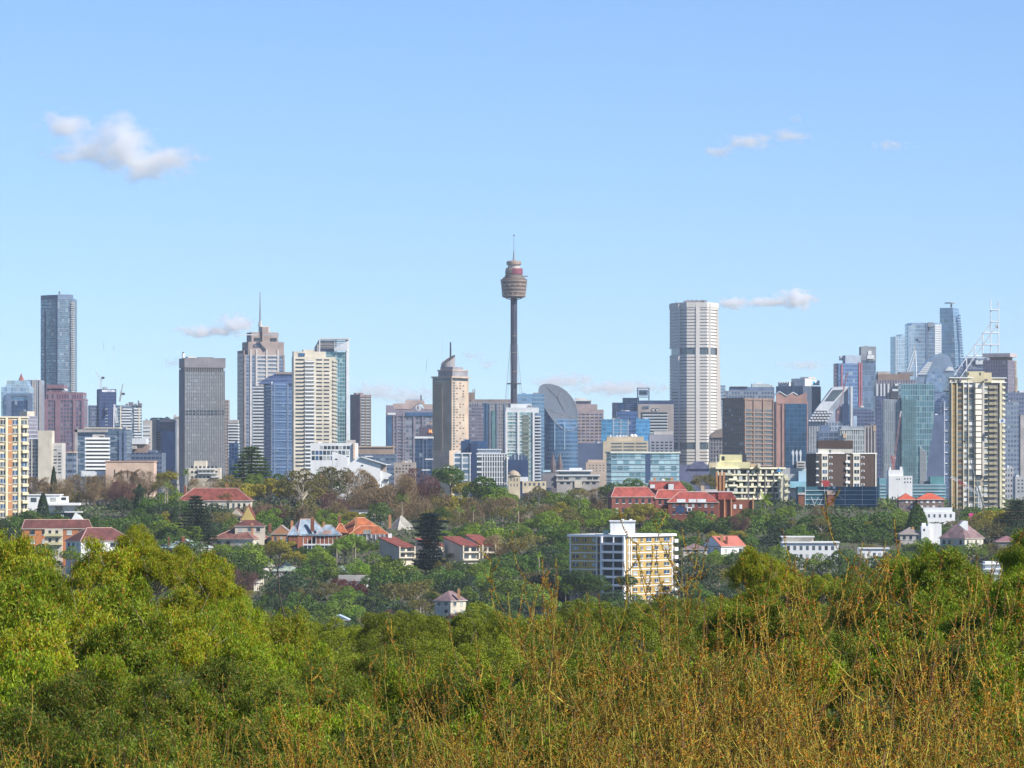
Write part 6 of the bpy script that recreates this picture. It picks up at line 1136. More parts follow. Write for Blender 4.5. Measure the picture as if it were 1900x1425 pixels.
TREES = []
def tree(key, px, top, w, base=None, D=None, v=None, desc=None, grp=None):
    name, cat, vs, ds, hf = K[key]
    if D is None: D = dist_for(base if base else top + w * .9)
    k = D / F; W_ = w * k * (random.uniform(1., 1.36) if D > 1000 and key not in ('np', 'bp', 'cy', 'pm') else 1); zt = CZ + (HY - top) * k; g = ter(D) - .3; me, tr = vs[(v if v is not None else (len(TREES) * 7 + 3)) % len(vs)]
    if key in ('np', 'bp', 'cy'):
        H = zt - g if key != 'bp' else max(zt - g, W_ * 1.6); sz = H / 2.25; sx = W_ / (1.24 if key != 'cy' else .62); cz = zt - sz
    elif key == 'pm': sx = sz = W_ / 2; cz = zt - .75 * sz
    else:
        sx = W_ / 2 / 1.02; sz = W_ / 2 / 1.02; cz = zt - (W_ / 2) * hf
    root = link(name, None, None, ((px - CX) * k, D + random.uniform(-4, 4), g), random.uniform(0, 6.28))
    o = link('crown', me, root, (0, 0, cz - g)); o.scale = (sx, sx, sz)
    t = link('trunk', tr, root, (0, 0, cz - g)); low = {'pm': 2.2}.get(key, 1.25); dz = max((cz - g), low * sz * .6)
    t.scale = (sx, sx, sz)
    if cz - g > low * sz:                                   # lengthen the trunk down to the soil
        MBt = _BOX.setdefault(('stem', key), MB().bar((0, 0, 0), (0, 0, 1), 1, .85, 7).mesh('trunk', {'ol': barkp, 'pm': barkp, 'gm': barkp}.get(key, bark)))
        r = {'pm': .055}.get(key, .05) * sx; tt = link('trunk', MBt, root, (0, 0, 0)); tt.scale = (r, r, cz - g - low * sz * .98)
        t.name = 'limbs'
    TREES.append([root, desc or ds, cat, px, top + w * .4, D, grp, w, desc is not None]); return root
# ridge and upper slope
for a in [('br', 62, 884, 62), ('br', 105, 880, 70), ('br', 150, 878, 74), ('br', 196, 874, 66), ('br', 236, 872, 60), ('br', 276, 866, 62), ('ol', 306, 880, 50), ('br', 380, 880, 60), ('ol', 425, 876, 56), ('br', 20, 905, 50), ('bm', 225, 890, 56),
          ('ol', 130, 900, 60), ('br', 175, 896, 50), ('br', 250, 892, 70), ('md', 318, 898, 56), ('cy', 100, 866, 18), ('md', 110, 898, 44), ('yl', 312, 868, 50),
          ('ol', 560, 856, 96), ('ol', 618, 853, 86), ('md', 600, 868, 92), ('br', 640, 862, 108), ('ol', 560, 880, 80), ('ol', 690, 892, 60), ('dk', 520, 872, 60), ('bm', 770, 868, 74), ('br', 738, 878, 70), ('bm', 742, 890, 60), ('dk', 837, 851, 64), ('yl', 862, 884, 74), ('dk', 900, 873, 78),
          ('ol', 800, 892, 80), ('md', 930, 898, 66), ('br', 975, 905, 72), ('md', 1015, 903, 66), ('ol', 1000, 898, 44), ('md', 1058, 904, 70), ('ol', 1075, 900, 44), ('dk', 1140, 884, 64), ('dk', 1178, 880, 66), ('br', 1112, 905, 54), ('md', 1235, 884, 56), ('md', 1268, 889, 46), ('ol', 1305, 872, 52),
          ('br', 700, 905, 70), ('yl', 448, 884, 90), ('yl', 500, 880, 92), ('yl', 548, 886, 76), ('md', 604, 900, 46), ('md', 470, 872, 60), ('ol', 415, 905, 60), ('pm', 347, 868, 26)]:
    tree(a[0], a[1], a[2], a[3], D=random.uniform(1660, 1740))
tree('np', 467, 825, 112, D=1775, v=0, desc='tall tiered Norfolk pine against the blue slanted-roof tower')
tree('np', 1887, 925, 88, D=1500, v=1, desc='big hazy Norfolk pine at the right edge')
for a in [('br', 735, 898, 88, 1640), ('br', 790, 905, 92, 1625), ('yl', 845, 905, 88, 1630), ('br', 890, 915, 80, 1620), ('br', 765, 925, 84, 1600), ('yl', 820, 928, 90, 1595), ('dk', 700, 925, 66, 1600), ('br', 870, 935, 70, 1590), ('br', 930, 920, 80, 1610), ('br', 985, 925, 80, 1600), ('yl', 1040, 925, 74, 1600), ('br', 1095, 925, 60, 1610),
          ('br', 655, 905, 80, 1640), ('bm', 610, 915, 70, 1630), ('ol', 560, 916, 100, 1590), ('br', 600, 922, 80, 1580), ('bm', 505, 935, 60, 1590), ('md', 1075, 922, 80, 1570), ('yl', 1190, 922, 80, 1545), ('yl', 1165, 938, 60, 1540), ('md', 1230, 945, 70, 1535), ('dk', 1290, 950, 70, 1540), ('dk', 1340, 948, 76, 1540), ('dk', 1395, 942, 80, 1545), ('dk', 1440, 950, 70, 1545), ('bl', 1250, 958, 60, 1530), ('md', 1110, 945, 60, 1540),
          ('dk', 1500, 945, 86, 1545), ('dk', 1545, 940, 80, 1545), ('dk', 1590, 938, 86, 1545), ('dk', 1635, 938, 80, 1545), ('dk', 1665, 950, 60, 1545), ('bl', 1462, 958, 70, 1530), ('dk', 1560, 962, 90, 1510), ('dk', 1620, 965, 80, 1510), ('dk', 1505, 968, 84, 1505), ('bl', 1440, 975, 80, 1495), ('dk', 1385, 975, 84, 1495), ('dk', 1330, 980, 70, 1530), ('dk', 1280, 985, 70, 1500), ('md', 1240, 975, 60, 1510), ('md', 1470, 990, 60, 1470),
          ('cy', 1700, 936, 50, 1520), ('dk', 1735, 958, 60, 1520), ('ol', 1815, 950, 70, 1500), ('yl', 1845, 935, 70, 1510), ('br', 1878, 945, 70, 1515), ('ol', 1860, 965, 70, 1490), ('md', 1790, 955, 44, 1525), ('md', 1885, 985, 60, 1460), ('dk', 1680, 965, 50, 1530), ('yl', 1830, 940, 60, 1530), ('bl', 1895, 960, 70, 1480),
          ('cy', 80, 915, 30, 1560), ('dk', 55, 940, 60, 1540), ('dk', 108, 944, 60, 1560), ('dk', 30, 945, 60, 1530), ('bl', 160, 944, 50, 1570), ('dk', 195, 946, 70, 1520), ('dk', 232, 942, 80, 1520), ('dk', 275, 944, 84, 1520), ('md', 300, 955, 70, 1510), ('bl', 258, 900, 26, 1580), ('cy', 258, 898, 26, 1590), ('dk', 275, 912, 60, 1590), ('bl', 300, 925, 60, 1580), ('bl', 225, 915, 50, 1600), ('cy', 322, 944, 26, 1540),
          ('dk', 330, 915, 60, 1600), ('bl', 395, 925, 60, 1570), ('ol', 415, 940, 60, 1550), ('br', 480, 928, 60, 1600), ('md', 430, 955, 60, 1530), ('dk', 320, 975, 70, 1480), ('dk', 355, 990, 60, 1460), ('bl', 395, 960, 60, 1520), ('dk', 210, 975, 60, 1480), ('dk', 260, 985, 70, 1470), ('lg', 500, 940, 44, 1560), ('dk', 490, 952, 54, 1550), ('ol', 640, 940, 60, 1560), ('yl', 655, 942, 46, 1550), ('md', 620, 945, 50, 1560), ('bl', 540, 950, 60, 1560),
          ('md', 905, 960, 84, 1500), ('dk', 870, 962, 60, 1510), ('md', 955, 965, 74, 1500), ('ol', 975, 975, 96, 1470), ('br', 930, 990, 60, 1470), ('dk', 1030, 962, 70, 1500), ('lg', 1055, 962, 50, 1490), ('md', 1020, 940, 66, 1540), ('ol', 1055, 938, 60, 1550), ('bl', 1010, 1000, 76, 1440), ('dk', 1040, 990, 60, 1450), ('dk', 965, 1010, 70, 1430), ('dk', 930, 1030, 70, 1410)]:
    tree(a[0], a[1], a[2], a[3], D=a[4])
tree('np', 365, 916, 78, D=1500, v=1, desc='broad dark conifer left of the brown hip-roofed house')
tree('bp', 797, 948, 72, D=1420, desc='tall irregular dark pine in front of the red-roofed townhouses')
for px, top, w, D in ((745, 914, 34, 1570), (853, 938, 26, 1560), (878, 936, 26, 1560), (962, 934, 34, 1550), (1420, 912, 46, 1600), (1648, 922, 48, 1560), (590, 958, 26, 1560), (625, 998, 46, 1440), (683, 1002, 40, 1435), (660, 990, 44, 1450), (1012, 960, 36, 1520), (948, 948, 24, 1550), (1049, 1085, 30, 1300), (310, 892, 26, 1640), (1000, 1020, 34, 1420)): tree('pm', px, top, w, D=D)
for a in [('md', 460, 1000, 96, 1430), ('dk', 430, 1010, 80, 1420), ('yl', 520, 992, 54, 1450), ('yl', 545, 1015, 50, 1430), ('md', 640, 990, 60, 1455), ('lg', 655, 985, 44, 1450), ('md', 595, 1010, 60, 1440), ('dk', 575, 1030, 80, 1400), ('bl', 555, 1045, 100, 1370), ('md', 620, 1040, 60, 1400), ('lg', 665, 1035, 46, 1400), ('md', 700, 1022, 80, 1410), ('md', 740, 1030, 90, 1400), ('dk', 712, 1042, 90, 1370),
          ('dk', 765, 1045, 80, 1370), ('ol', 780, 1062, 96, 1340), ('ol', 735, 1070, 80, 1335), ('dk', 835, 1038, 90, 1380), ('bl', 840, 1060, 80, 1350), ('md', 885, 1038, 50, 1400), ('md', 925, 1050, 100, 1360), ('lg', 900, 1060, 50, 1360), ('md', 960, 1062, 84, 1340), ('bl', 1010, 1050, 90, 1360), ('dk', 1050, 1020, 60, 1400), ('bl', 1060, 1050, 70, 1360), ('bl', 1090, 1075, 60, 1325), ('md', 1000, 1080, 90, 1315), ('dk', 1040, 1040, 70, 1380),
          ('rd', 655, 1072, 56, 1350), ('rd', 634, 1066, 40, 1362), ('ol', 610, 1072, 60, 1350), ('dk', 600, 1100, 90, 1310), ('md', 640, 1105, 70, 1300), ('bl', 690, 1092, 80, 1310), ('bl', 730, 1100, 80, 1300), ('dk', 560, 1090, 80, 1320), ('dk', 500, 1090, 70, 1330), ('bm', 450, 1055, 60, 1380), ('dk', 470, 1040, 60, 1390), ('bl', 525, 1070, 66, 1340), ('dk', 490, 1115, 80, 1290), ('ol', 780, 1100, 60, 1300), ('dk', 870, 1095, 80, 1300), ('md', 920, 1090, 90, 1300), ('bl', 960, 1100, 80, 1290),
          ('dk', 1165, 1058, 44, 1300), ('bl', 1290, 1030, 80, 1350), ('dk', 1290, 1070, 70, 1310), ('ol', 1335, 1045, 70, 1350), ('bl', 1340, 1075, 80, 1310), ('dk', 1110, 1100, 60, 1290), ('bl', 1390, 1060, 80, 1320), ('dk', 1440, 1050, 70, 1340), ('dk', 1560, 1040, 70, 1380), ('dk', 1680, 1010, 70, 1430), ('ol', 1870, 1010, 60, 1400), ('bl', 1840, 1040, 60, 1380), ('md', 1860, 1020, 56, 1390), ('dk', 1880, 1050, 60, 1330), ('dk', 1500, 1050, 60, 1360), ('dk', 1620, 1040, 70, 1380), ('dk', 1800, 1060, 80, 1340),
          ('dk', 400, 1035, 80, 1400), ('bl', 350, 1020, 60, 1420), ('dk', 240, 1010, 60, 1430), ('dk', 660, 1130, 60, 1270), ('dk', 560, 1125, 80, 1280), ('bl', 780, 1130, 70, 1270), ('dk', 840, 1140, 60, 1262), ('dk', 1040, 1110, 90, 1280), ('ol', 690, 1130, 60, 1270), ('md', 730, 1135, 60, 1265)]:
    tree(a[0], a[1], a[2], a[3], D=a[4])

for px, top, w, D, ky in ((1470, 1018, 60, 1425, 'dk'), (1520, 1022, 66, 1425, 'md'), (1560, 1010, 60, 1425, 'dk'), (1440, 1005, 60, 1430, 'md'), (1590, 1022, 54, 1425, 'ol'), (1625, 1024, 60, 1425, 'dk'), (1660, 1012, 60, 1430, 'md'), (1765, 1002, 50, 1440, 'dk'), (1812, 1004, 50, 1440, 'md'), (1840, 1000, 50, 1450, 'ol'),
                          (1290, 1016, 50, 1430, 'dk'), (1330, 1016, 50, 1440, 'md'), (1372, 1012, 56, 1440, 'dk'), (1410, 1000, 70, 1440, 'bl'), (1700, 998, 50, 1470, 'md'), (1735, 1000, 50, 1470, 'dk'), (130, 1010, 50, 1395, 'md'), (60, 1005, 60, 1400, 'dk'), (640, 1086, 50, 1330, 'lg'), (595, 1128, 60, 1245, 'md'), (660, 1146, 60, 1240, 'dk'), (630, 1155, 50, 1238, 'md'), (850, 1132, 50, 1280, 'ol'), (815, 1136, 50, 1280, 'dk'),
                          (1130, 936, 50, 1560, 'md'), (1205, 948, 66, 1555, 'dk'), (1300, 944, 60, 1560, 'md'), (1370, 946, 50, 1560, 'dk'), (1420, 938, 60, 1560, 'md'), (1150, 960, 60, 1530, 'dk'), (1200, 968, 60, 1500, 'md')): tree(ky, px, top, w, D=D)
for px, top, w, ky in ((1076, 1046, 62, 'dk'), (1104, 1060, 58, 'dk'), (1058, 1058, 60, 'md'), (1140, 1086, 54, 'bl'), (1090, 1098, 60, 'md'), (1135, 1096, 56, 'dk'), (1180, 1098, 60, 'md'), (1222, 1096, 56, 'dk'), (1262, 1088, 60, 'bl'), (1072, 1050, 40, 'bl')): tree(ky, px, top, w, D=1285)
for px, top, w, ky, D in ((545, 1018, 50, 'md', 1458), (592, 1010, 44, 'lg', 1458), (522, 1004, 44, 'yl', 1462), (640, 996, 44, 'md', 1490), (675, 996, 40, 'dk', 1490), (705, 998, 40, 'md', 1490), (720, 1026, 44, 'md', 1425), (790, 1030, 44, 'lg', 1425), (850, 1034, 44, 'dk', 1425), (905, 1034, 50, 'md', 1440), (415, 1002, 50, 'md', 1440), (455, 1006, 50, 'dk', 1440), (490, 1004, 40, 'ol', 1440), (745, 992, 40, 'dk', 1510), (300, 1016, 50, 'dk', 1400), (370, 1022, 50, 'md', 1400), (175, 1012, 40, 'dk', 1370), (220, 1012, 50, 'md', 1370), (80, 1002, 46, 'dk', 1410)): tree(ky, px, top, w, D=D)
frs = random.Random(21)
for row in range(9):                                   # low trees filling the gaps of the slope
    Dr = 1275 + row * 37; gy = HY + (CZ - ter(Dr)) * F / Dr
    for i in range(24):
        px = 20 + i * 80 + frs.uniform(-34, 34); h = frs.uniform(6.0, 9.0); w = frs.uniform(44, 74)
        if 1040 < px < 1290 and Dr > 1300: continue
        ty = gy - h * F / Dr; lim = [e_ + (b_ - e_) * .35 for x0, x1, r_, e_, b_, d_ in HS if x0 - w * .5 < px < x1 + w * .5 and Dr < d_ + 12 and r_ < ty + w * .8]
        if lim: ty = max(ty, max(lim))
        if gy - ty < 3.2 * F / Dr: continue
        tree(frs.choice(['dk', 'md', 'md', 'ol', 'bl', 'dk', 'yl', 'ol', 'lg'] if frs.random() < .93 else ['rd', 'bm', 'br']), px, ty, min(w, (gy - ty) * 1.1), D=Dr + frs.uniform(-8, 8))
# shrubs and undergrowth between the houses: nobody could count these
rs = np.random.RandomState(9); n = 90000; y = rs.uniform(1180, 1800, n); x = rs.uniform(-.142, .142, n) * y; z = np.interp(y, TY, TZ) + rs.uniform(-.3, 1.0, n) + 2.6 * np.clip(np.sin(x * .11 + np.sin(y * .07) * 2) * np.sin(y * .13), 0, 1) * rs.rand(n)
P = np.stack([x, y, z], 1); V, Q = leaf_quads(P, unit(rs.normal(size=(n, 3))), unit(rs.normal(size=(n, 3)) + np.array((0, -.4, .8))), rs.uniform(.7, 1.6, n), rs.uniform(.5, 1.1, n), rs)
tag(link('undergrowth', fast_mesh('undergrowth', V, Q, leafmat('undergrowth_leaves', (0.033, 0.072, 0.023), (0.104, 0.143, 0.039), (.10, .08, .04), big=.03))), kind='stuff')

# shrubs and saplings under and beside the foreground trees
rs = np.random.RandomState(19); n = 70000; y = 34 + 1150 * rs.rand(n) ** 2.0; x = rs.uniform(-.27, .27, n) * y + rs.uniform(-6, 6, n); z = np.interp(y, TY, TZ) + 4.2 * rs.rand(n) * (.45 + .55 * np.sin(x * .35 + np.sin(y * .21) * 2) * np.sin(y * .27)); sz = np.clip(y / 260, .22, 1.5)
V, Q = leaf_quads(np.stack([x, y, z], 1), unit(rs.normal(size=(n, 3))), unit(rs.normal(size=(n, 3)) + np.array((0, -.4, .8))), rs.uniform(.6, 1.4, n) * sz, rs.uniform(.35, .8, n) * sz, rs)
tag(link('shrubbery', fast_mesh('shrubbery', V, Q, leafmat('shrubbery_leaves', (.04, .075, .012), (.12, .16, .018), (.14, .10, .02), big=.08))), kind='stuff')
# ================================================================== FOREGROUND
Lg1 = leafmat('yellow_green_leaves', (.12, .175, .006), (.40, .44, .010), (.42, .20, .018), trans=.35, big=.6); Lg2 = leafmat('fresh_green_leaves', (.09, .17, .006), (.31, .39, .010), (.34, .19, .018), trans=.35, big=.6); Lg3 = leafmat('canopy_green_leaves', (.10, .145, .008), (.29, .31, .012), trans=.3, big=.4)
Lg4 = leafmat('shade_green_leaves', (.06, .115, .008), (.20, .245, .012), (.28, .15, .02), trans=.3, big=.6)
kind('gm', 'gum_tree', 'tree', Lg1, 'yellow green gum tree with drooping leaves', 1.1, tm=barkp, n=34000, l=.075, w=.019, lobes=52, lr=(.08, .26), spread=.88, tr=.04, flat=1.15, droop=.9, hollow=.3, variants=3, noise=1.1, clus=70)
kind('gf', 'gum_tree', 'tree', Lg2, 'fresh green gum tree with drooping leaves', 1.1, tm=bark2, n=34000, l=.072, w=.020, lobes=50, lr=(.08, .27), spread=.88, tr=.04, flat=1.15, droop=.9, hollow=.3, variants=2, noise=1.1, clus=60)
kind('cn', 'canopy_tree', 'tree', Lg3, 'dense green canopy tree', 1.0, tm=bark, n=26000, l=.040, w=.020, lobes=60, lr=(.12, .24), flat=1.0, hollow=.15, spread=.85, variants=3)
kind('sh', 'shrub_tree', 'tree', Lg4, 'narrow-leaved green tree', 1.1, tm=bark2, n=36000, l=.062, w=.014, lobes=60, lr=(.12, .26), spread=.88, tr=.04, flat=1.15, droop=.6, hollow=.35, variants=3, noise=1.1, clus=50)
for a in [('cn', 540, 1118, 130, 250), ('cn', 600, 1138, 130, 240), ('cn', 665, 1150, 120, 230), ('cn', 720, 1132, 130, 250), ('cn', 770, 1125, 120, 255), ('cn', 830, 1128, 120, 250), ('cn', 880, 1112, 130, 250), ('cn', 940, 1122, 120, 245), ('cn', 1000, 1128, 130, 240), ('cn', 1060, 1108, 130, 250), ('cn', 1120, 1105, 130, 250), ('cn', 1180, 1102, 120, 250), ('cn', 1240, 1096, 130, 250), ('cn', 1300, 1100, 130, 245), ('cn', 1350, 1090, 120, 250), ('cn', 1400, 1075, 130, 245), ('cn', 1460, 1060, 120, 245), ('cn', 1530, 1050, 130, 240), ('cn', 1600, 1045, 130, 240),
          ('cn', 560, 1165, 150, 205), ('cn', 640, 1185, 150, 200), ('cn', 690, 1172, 130, 205), ('cn', 760, 1170, 150, 200), ('cn', 850, 1165, 160, 205), ('cn', 930, 1168, 150, 200), ('cn', 1010, 1172, 150, 200), ('cn', 1090, 1160, 160, 205), ('cn', 1180, 1158, 160, 200), ('cn', 1270, 1150, 160, 200), ('cn', 1360, 1140, 160, 200), ('cn', 1450, 1120, 160, 200), ('cn', 1550, 1110, 160, 200), ('cn', 1660, 1100, 160, 200), ('cn', 1770, 1110, 160, 200), ('cn', 1860, 1120, 150, 200)]:
    tree(a[0], a[1], a[2], a[3], D=a[4])
G = [('gm', 20, 975, 190, 132), ('gf', 75, 1035, 170, 120), ('gf', 5, 1060, 220, 112), ('gm', 178, 1000, 170, 140), ('gm', 262, 972, 84, 146), ('gm', 285, 1010, 120, 142), ('gm', 345, 1012, 130, 145), ('gm', 405, 1030, 120, 145), ('gf', 240, 1060, 190, 134), ('gm', 340, 1085, 170, 134), ('gm', 130, 1095, 200, 118), ('gm', 60, 1140, 210, 108), ('gf', 215, 1140, 210, 112), ('gm', 300, 1135, 190, 116),
     ('gf', 385, 1120, 150, 122), ('gm', 440, 1130, 140, 128), ('gf', 470, 1165, 150, 122), ('gm', 520, 1140, 140, 140), ('gf', 545, 1190, 160, 126), ('gf', 20, 1200, 260, 100), ('sh', 130, 1240, 260, 96), ('gf', 190, 1210, 200, 104), ('sh', 300, 1240, 240, 100), ('sh', 400, 1220, 220, 104), ('sh', 490, 1240, 220, 100), ('sh', 590, 1225, 200, 110), ('sh', 40, 1300, 280, 86), ('sh', 180, 1320, 280, 84), ('sh', 330, 1320, 280, 84), ('sh', 460, 1320, 260, 86), ('gf', 600, 1300, 260, 90),
     ('sh', 690, 1215, 180, 120), ('gf', 770, 1230, 190, 116), ('sh', 850, 1220, 180, 120), ('gf', 940, 1225, 190, 116), ('sh', 1030, 1225, 190, 118), ('gf', 1110, 1215, 200, 118), ('sh', 1200, 1210, 200, 116), ('gf', 1290, 1205, 200, 118), ('sh', 1380, 1195, 200, 118), ('gf', 1480, 1180, 210, 116), ('sh', 1580, 1170, 210, 116), ('gf', 1690, 1160, 220, 116), ('sh', 1800, 1170, 220, 112), ('gf', 1890, 1180, 200, 110),
     ('sh', 720, 1300, 260, 88), ('gf', 840, 1300, 260, 88), ('sh', 960, 1300, 260, 88), ('gf', 1080, 1295, 260, 88), ('sh', 1200, 1290, 260, 88), ('sh', 1330, 1285, 260, 88), ('gf', 1450, 1275, 280, 88), ('sh', 1580, 1270, 280, 86), ('sh', 1710, 1265, 280, 86), ('gf', 1850, 1270, 280, 84),
     ('sh', 60, 1390, 320, 74), ('sh', 240, 1400, 320, 72), ('sh', 420, 1395, 320, 72), ('sh', 600, 1390, 320, 74), ('sh', 780, 1385, 320, 74), ('sh', 960, 1385, 320, 74), ('sh', 1140, 1380, 320, 74), ('sh', 1320, 1370, 320, 74), ('sh', 1500, 1365, 320, 74), ('sh', 1690, 1360, 320, 72), ('sh', 1860, 1360, 320, 72),
     ('gf', 1740, 1000, 170, 150), ('gf', 1690, 1030, 130, 155), ('gf', 1790, 1040, 120, 150), ('gm', 1395, 1012, 110, 160), ('gm', 1440, 1040, 90, 160), ('gf', 1892, 972, 130, 140), ('gf', 1880, 1040, 150, 135), ('gf', 1740, 1080, 200, 145), ('sh', 1600, 1075, 150, 150)]
for a in G: tree(a[0], a[1], a[2], a[3], D=a[4])

for i, px in enumerate(range(480, 1900, 95)):
    tree('cn', px + random.uniform(-20, 20), 1215 - (px - 480) * .045 + random.uniform(-10, 10), 190, D=165 + random.uniform(-8, 8)); tree('cn', px + 40 + random.uniform(-20, 20), 1138 - (px - 480) * .03 + random.uniform(-8, 8), 150, D=228)
for px, top, w, D in ((1890, 1010, 120, 150), (1850, 1060, 120, 152), (1880, 1110, 170, 132), (1800, 1120, 170, 132), (1400, 1075, 150, 152), (1450, 1100, 150, 148), (1350, 1110, 140, 150), (1650, 1100, 170, 140), (480, 1215, 200, 110), (420, 1260, 220, 102), (520, 1290, 240, 92), (430, 1100, 140, 150), (470, 1120, 130, 160), (640, 1240, 200, 118), (400, 1080, 130, 150)): tree('gf', px, top, w, D=D)
OW = ['first', 'second', 'third', 'fourth', 'fifth', 'sixth', 'seventh', 'eighth', 'ninth', 'tenth']
for side in (0, 1):                                    # the same planting carries on beyond both edges of the view
    for i, (dx, top, w, D, ky) in enumerate(((70, 1050, 190, 140, 'gf'), (230, 1030, 200, 148, 'gm'), (110, 1180, 260, 112, 'sh'), (330, 1130, 240, 120, 'gf'), (180, 1330, 320, 80, 'sh'), (470, 1260, 320, 84, 'gf'), (420, 1060, 220, 150, 'cn'), (100, 1130, 170, 215, 'cn'), (290, 1135, 180, 220, 'cn'), (480, 1130, 190, 225, 'cn'))):
        tree(ky, 1900 + dx if side else -dx, top, w, D=D, desc='leafy tree just beyond the %s edge of the view, %s of ten outwards' % ('right' if side else 'left', OW[i]))
# bare upright-shooting trees in front
Sh = leafmat('olive_shoot_bark', (.11, .08, .014), (.42, .35, .045), (.17, .09, .04), trans=0, big=.8); Bd = leafmat('rusty_bud', (.46, .125, .010), (.50, .29, .018), (.28, .38, .03), trans=.25, big=.8)
def shoot_tree(seed, W_, n0=7):
    rs = np.random.RandomState(seed); S = []; B = []
    up = (.12, .34, .5, .5); wig = (.06, .06, .05, .07); nb_ = (2, 5, 10, 9)
    def grow(p, d, r, L_, lvl):
        nseg = (7, 6, 6, 3)[lvl]; q = p
        for i in range(nseg):
            st = L_ / nseg; e = q + d * st; S.append((q, e, r, r * .86)); q2 = q; q = e; r *= .86
            d = d + rs.normal(size=3) * wig[lvl] + np.array((0, 0, up[lvl])); d /= np.linalg.norm(d)
            if lvl < 3 and (lvl > 0 or i >= 1):
                for _ in range(rs.choice(3, p=((.1, .5, .4), (.42, .52, .06), (.86, .14, 0.))[lvl])):
                    a = rs.uniform(0, 6.283); d2 = unit(d * .55 + np.array((math.cos(a), math.sin(a), 0)) * rs.uniform(.7, 1.1))
                    grow(q, d2, r * (.62, .6, .62)[lvl], rs.uniform(*((1.3, 2.1), (.55, 1.15), (.2, .4))[lvl]), lvl + 1)
            for _ in range(nb_[lvl]):
                a = rs.uniform(0, 6.283); t = rs.rand(); b0 = q2 + (q - q2) * t; o = unit(np.array((math.cos(a), math.sin(a), rs.uniform(.2, 1.5)))); B.append((b0, o, rs.uniform(.02, .05)))
    for i in range(n0):
        a = 2 * math.pi * (i + rs.rand() * .6) / n0; tilt = rs.uniform(.12, .6); d = unit(np.array((math.cos(a) * tilt, math.sin(a) * tilt, 1.))); p0 = np.array((math.cos(a) * .15, math.sin(a) * .15, -3.4)); grow(p0, d, .042 * rs.uniform(.7, 1.3), rs.uniform(3.2, 4.6), 0)
    top = max(s[1][2] for s in S)
    S.append(((0, 0, -14.), (0, 0, -3.3), .17, .12))
    S = [((a[0], a[1], a[2] - top), (b[0], b[1], b[2] - top), max(r0, .0055), max(r1, .0045)) for a, b, r0, r1 in S]
    P = np.array([b[0] for b in B]); P[:, 2] -= top; D = np.array([b[1] for b in B]); l = np.array([b[2] for b in B]); P = P + D * l[:, None] / 2
    V, Q = leaf_quads(P, D, unit(rs.normal(size=P.shape)), l, l * .26 + .003, rs); V2, Q2 = leaf_quads(P, D, unit(rs.normal(size=P.shape)), l, l * .26 + .003, rs)
    return fast_mesh('crown', np.concatenate([V, V2]), np.concatenate([Q, Q2 + len(V)]), Bd), tubes(S, Sh, 'trunk', 4), len(S)
SV = [shoot_tree(i, 6) for i in (3, 8, 15, 21)]
print('shoot segs', [s[2] for s in SV])
def shoots(px, top, D, v, sc=1., desc='bare tree with upright rusty shoots'):
    k = D / F; me, tr, _ = SV[v % len(SV)]; zt = CZ + (HY - top) * k; g = ter(D); root = link('bare_tree', None, None, ((px - CX) * k, D, g), random.uniform(0, 6.28))
    for nm, m in (('crown', me), ('trunk', tr)): o = link(nm, m, root, (0, 0, zt - g)); o.scale = (sc, sc, sc)
    TREES.append([root, desc, 'tree', px, top + 120, D, None, 500, False]); return root
for px, top, D, v, sc in [(1110, 980, 60, 0, 1.05), (1400, 945, 60, 2, 1.15), (1600, 905, 60, 3, 1.2), (1790, 1000, 56, 0, 1.15), (1270, 1005, 64, 1, 1.05), (1480, 1080, 50, 3, 1.0), (1860, 1080, 58, 3, 1.05), (930, 1150, 60, 2, 1.0), (1030, 1130, 56, 1, 1.0), (800, 1200, 58, 0, 0.95), (690, 1190, 60, 1, 1.0), (1320, 1120, 54, 0, 1.0), (1600, 1120, 50, 1, 1.0), (1850, 1230, 46, 0, 0.95), (570, 1245, 58, 2, 0.85), (430, 1255, 58, 0, 0.85), (290, 1290, 56, 1, 0.8), (150, 1280, 56, 3, 0.85), (20, 1310, 54, 2, 0.8), (1100, 1240, 48, 2, 0.95), (1400, 1220, 46, 1, 0.95), (1550, 1240, 44, 2, 0.95)]:
    shoots(px, top, D, v, sc)
# two lone dark twigs left of centre
def twig(px, pts, D, r, label):
    k = D / F; root = tag(link('dead_branch', None, None, ((px - CX) * k, D, ter(D))), label, 'branch'); S = []
    for ln in pts:
        q = [np.array(((x - px) * k, 0.02 * i, CZ + (HY - y) * k - ter(D))) for i, (x, y) in enumerate(ln)]
        for i in range(len(q) - 1): S.append((q[i], q[i + 1], r * (1 - .6 * i / len(q)), r * (1 - .6 * (i + 1) / len(q))))
    q0 = S[0][0]; S.append((np.array((q0[0], q0[1], 0)), q0, r * 1.4, r)); link('trunk', tubes(S, bark2, 'trunk', 5), root)
twig(527, [[(527, 1140), (519, 1110), (517, 1080), (515, 1055), (520, 1042), (532, 1030)], [(516, 1060), (512, 1045), (508, 1040)], [(520, 1050), (530, 1040), (536, 1028)]], 162, .035, 'lone dark bare branch rising left of centre above the gums')
twig(545, [[(545, 1140), (560, 1110), (575, 1085), (583, 1060), (590, 1045)], [(565, 1105), (572, 1100), (576, 1092)], [(583, 1060), (578, 1048)]], 162, .03, 'lone dark bare branch leaning right, beside the upright one')

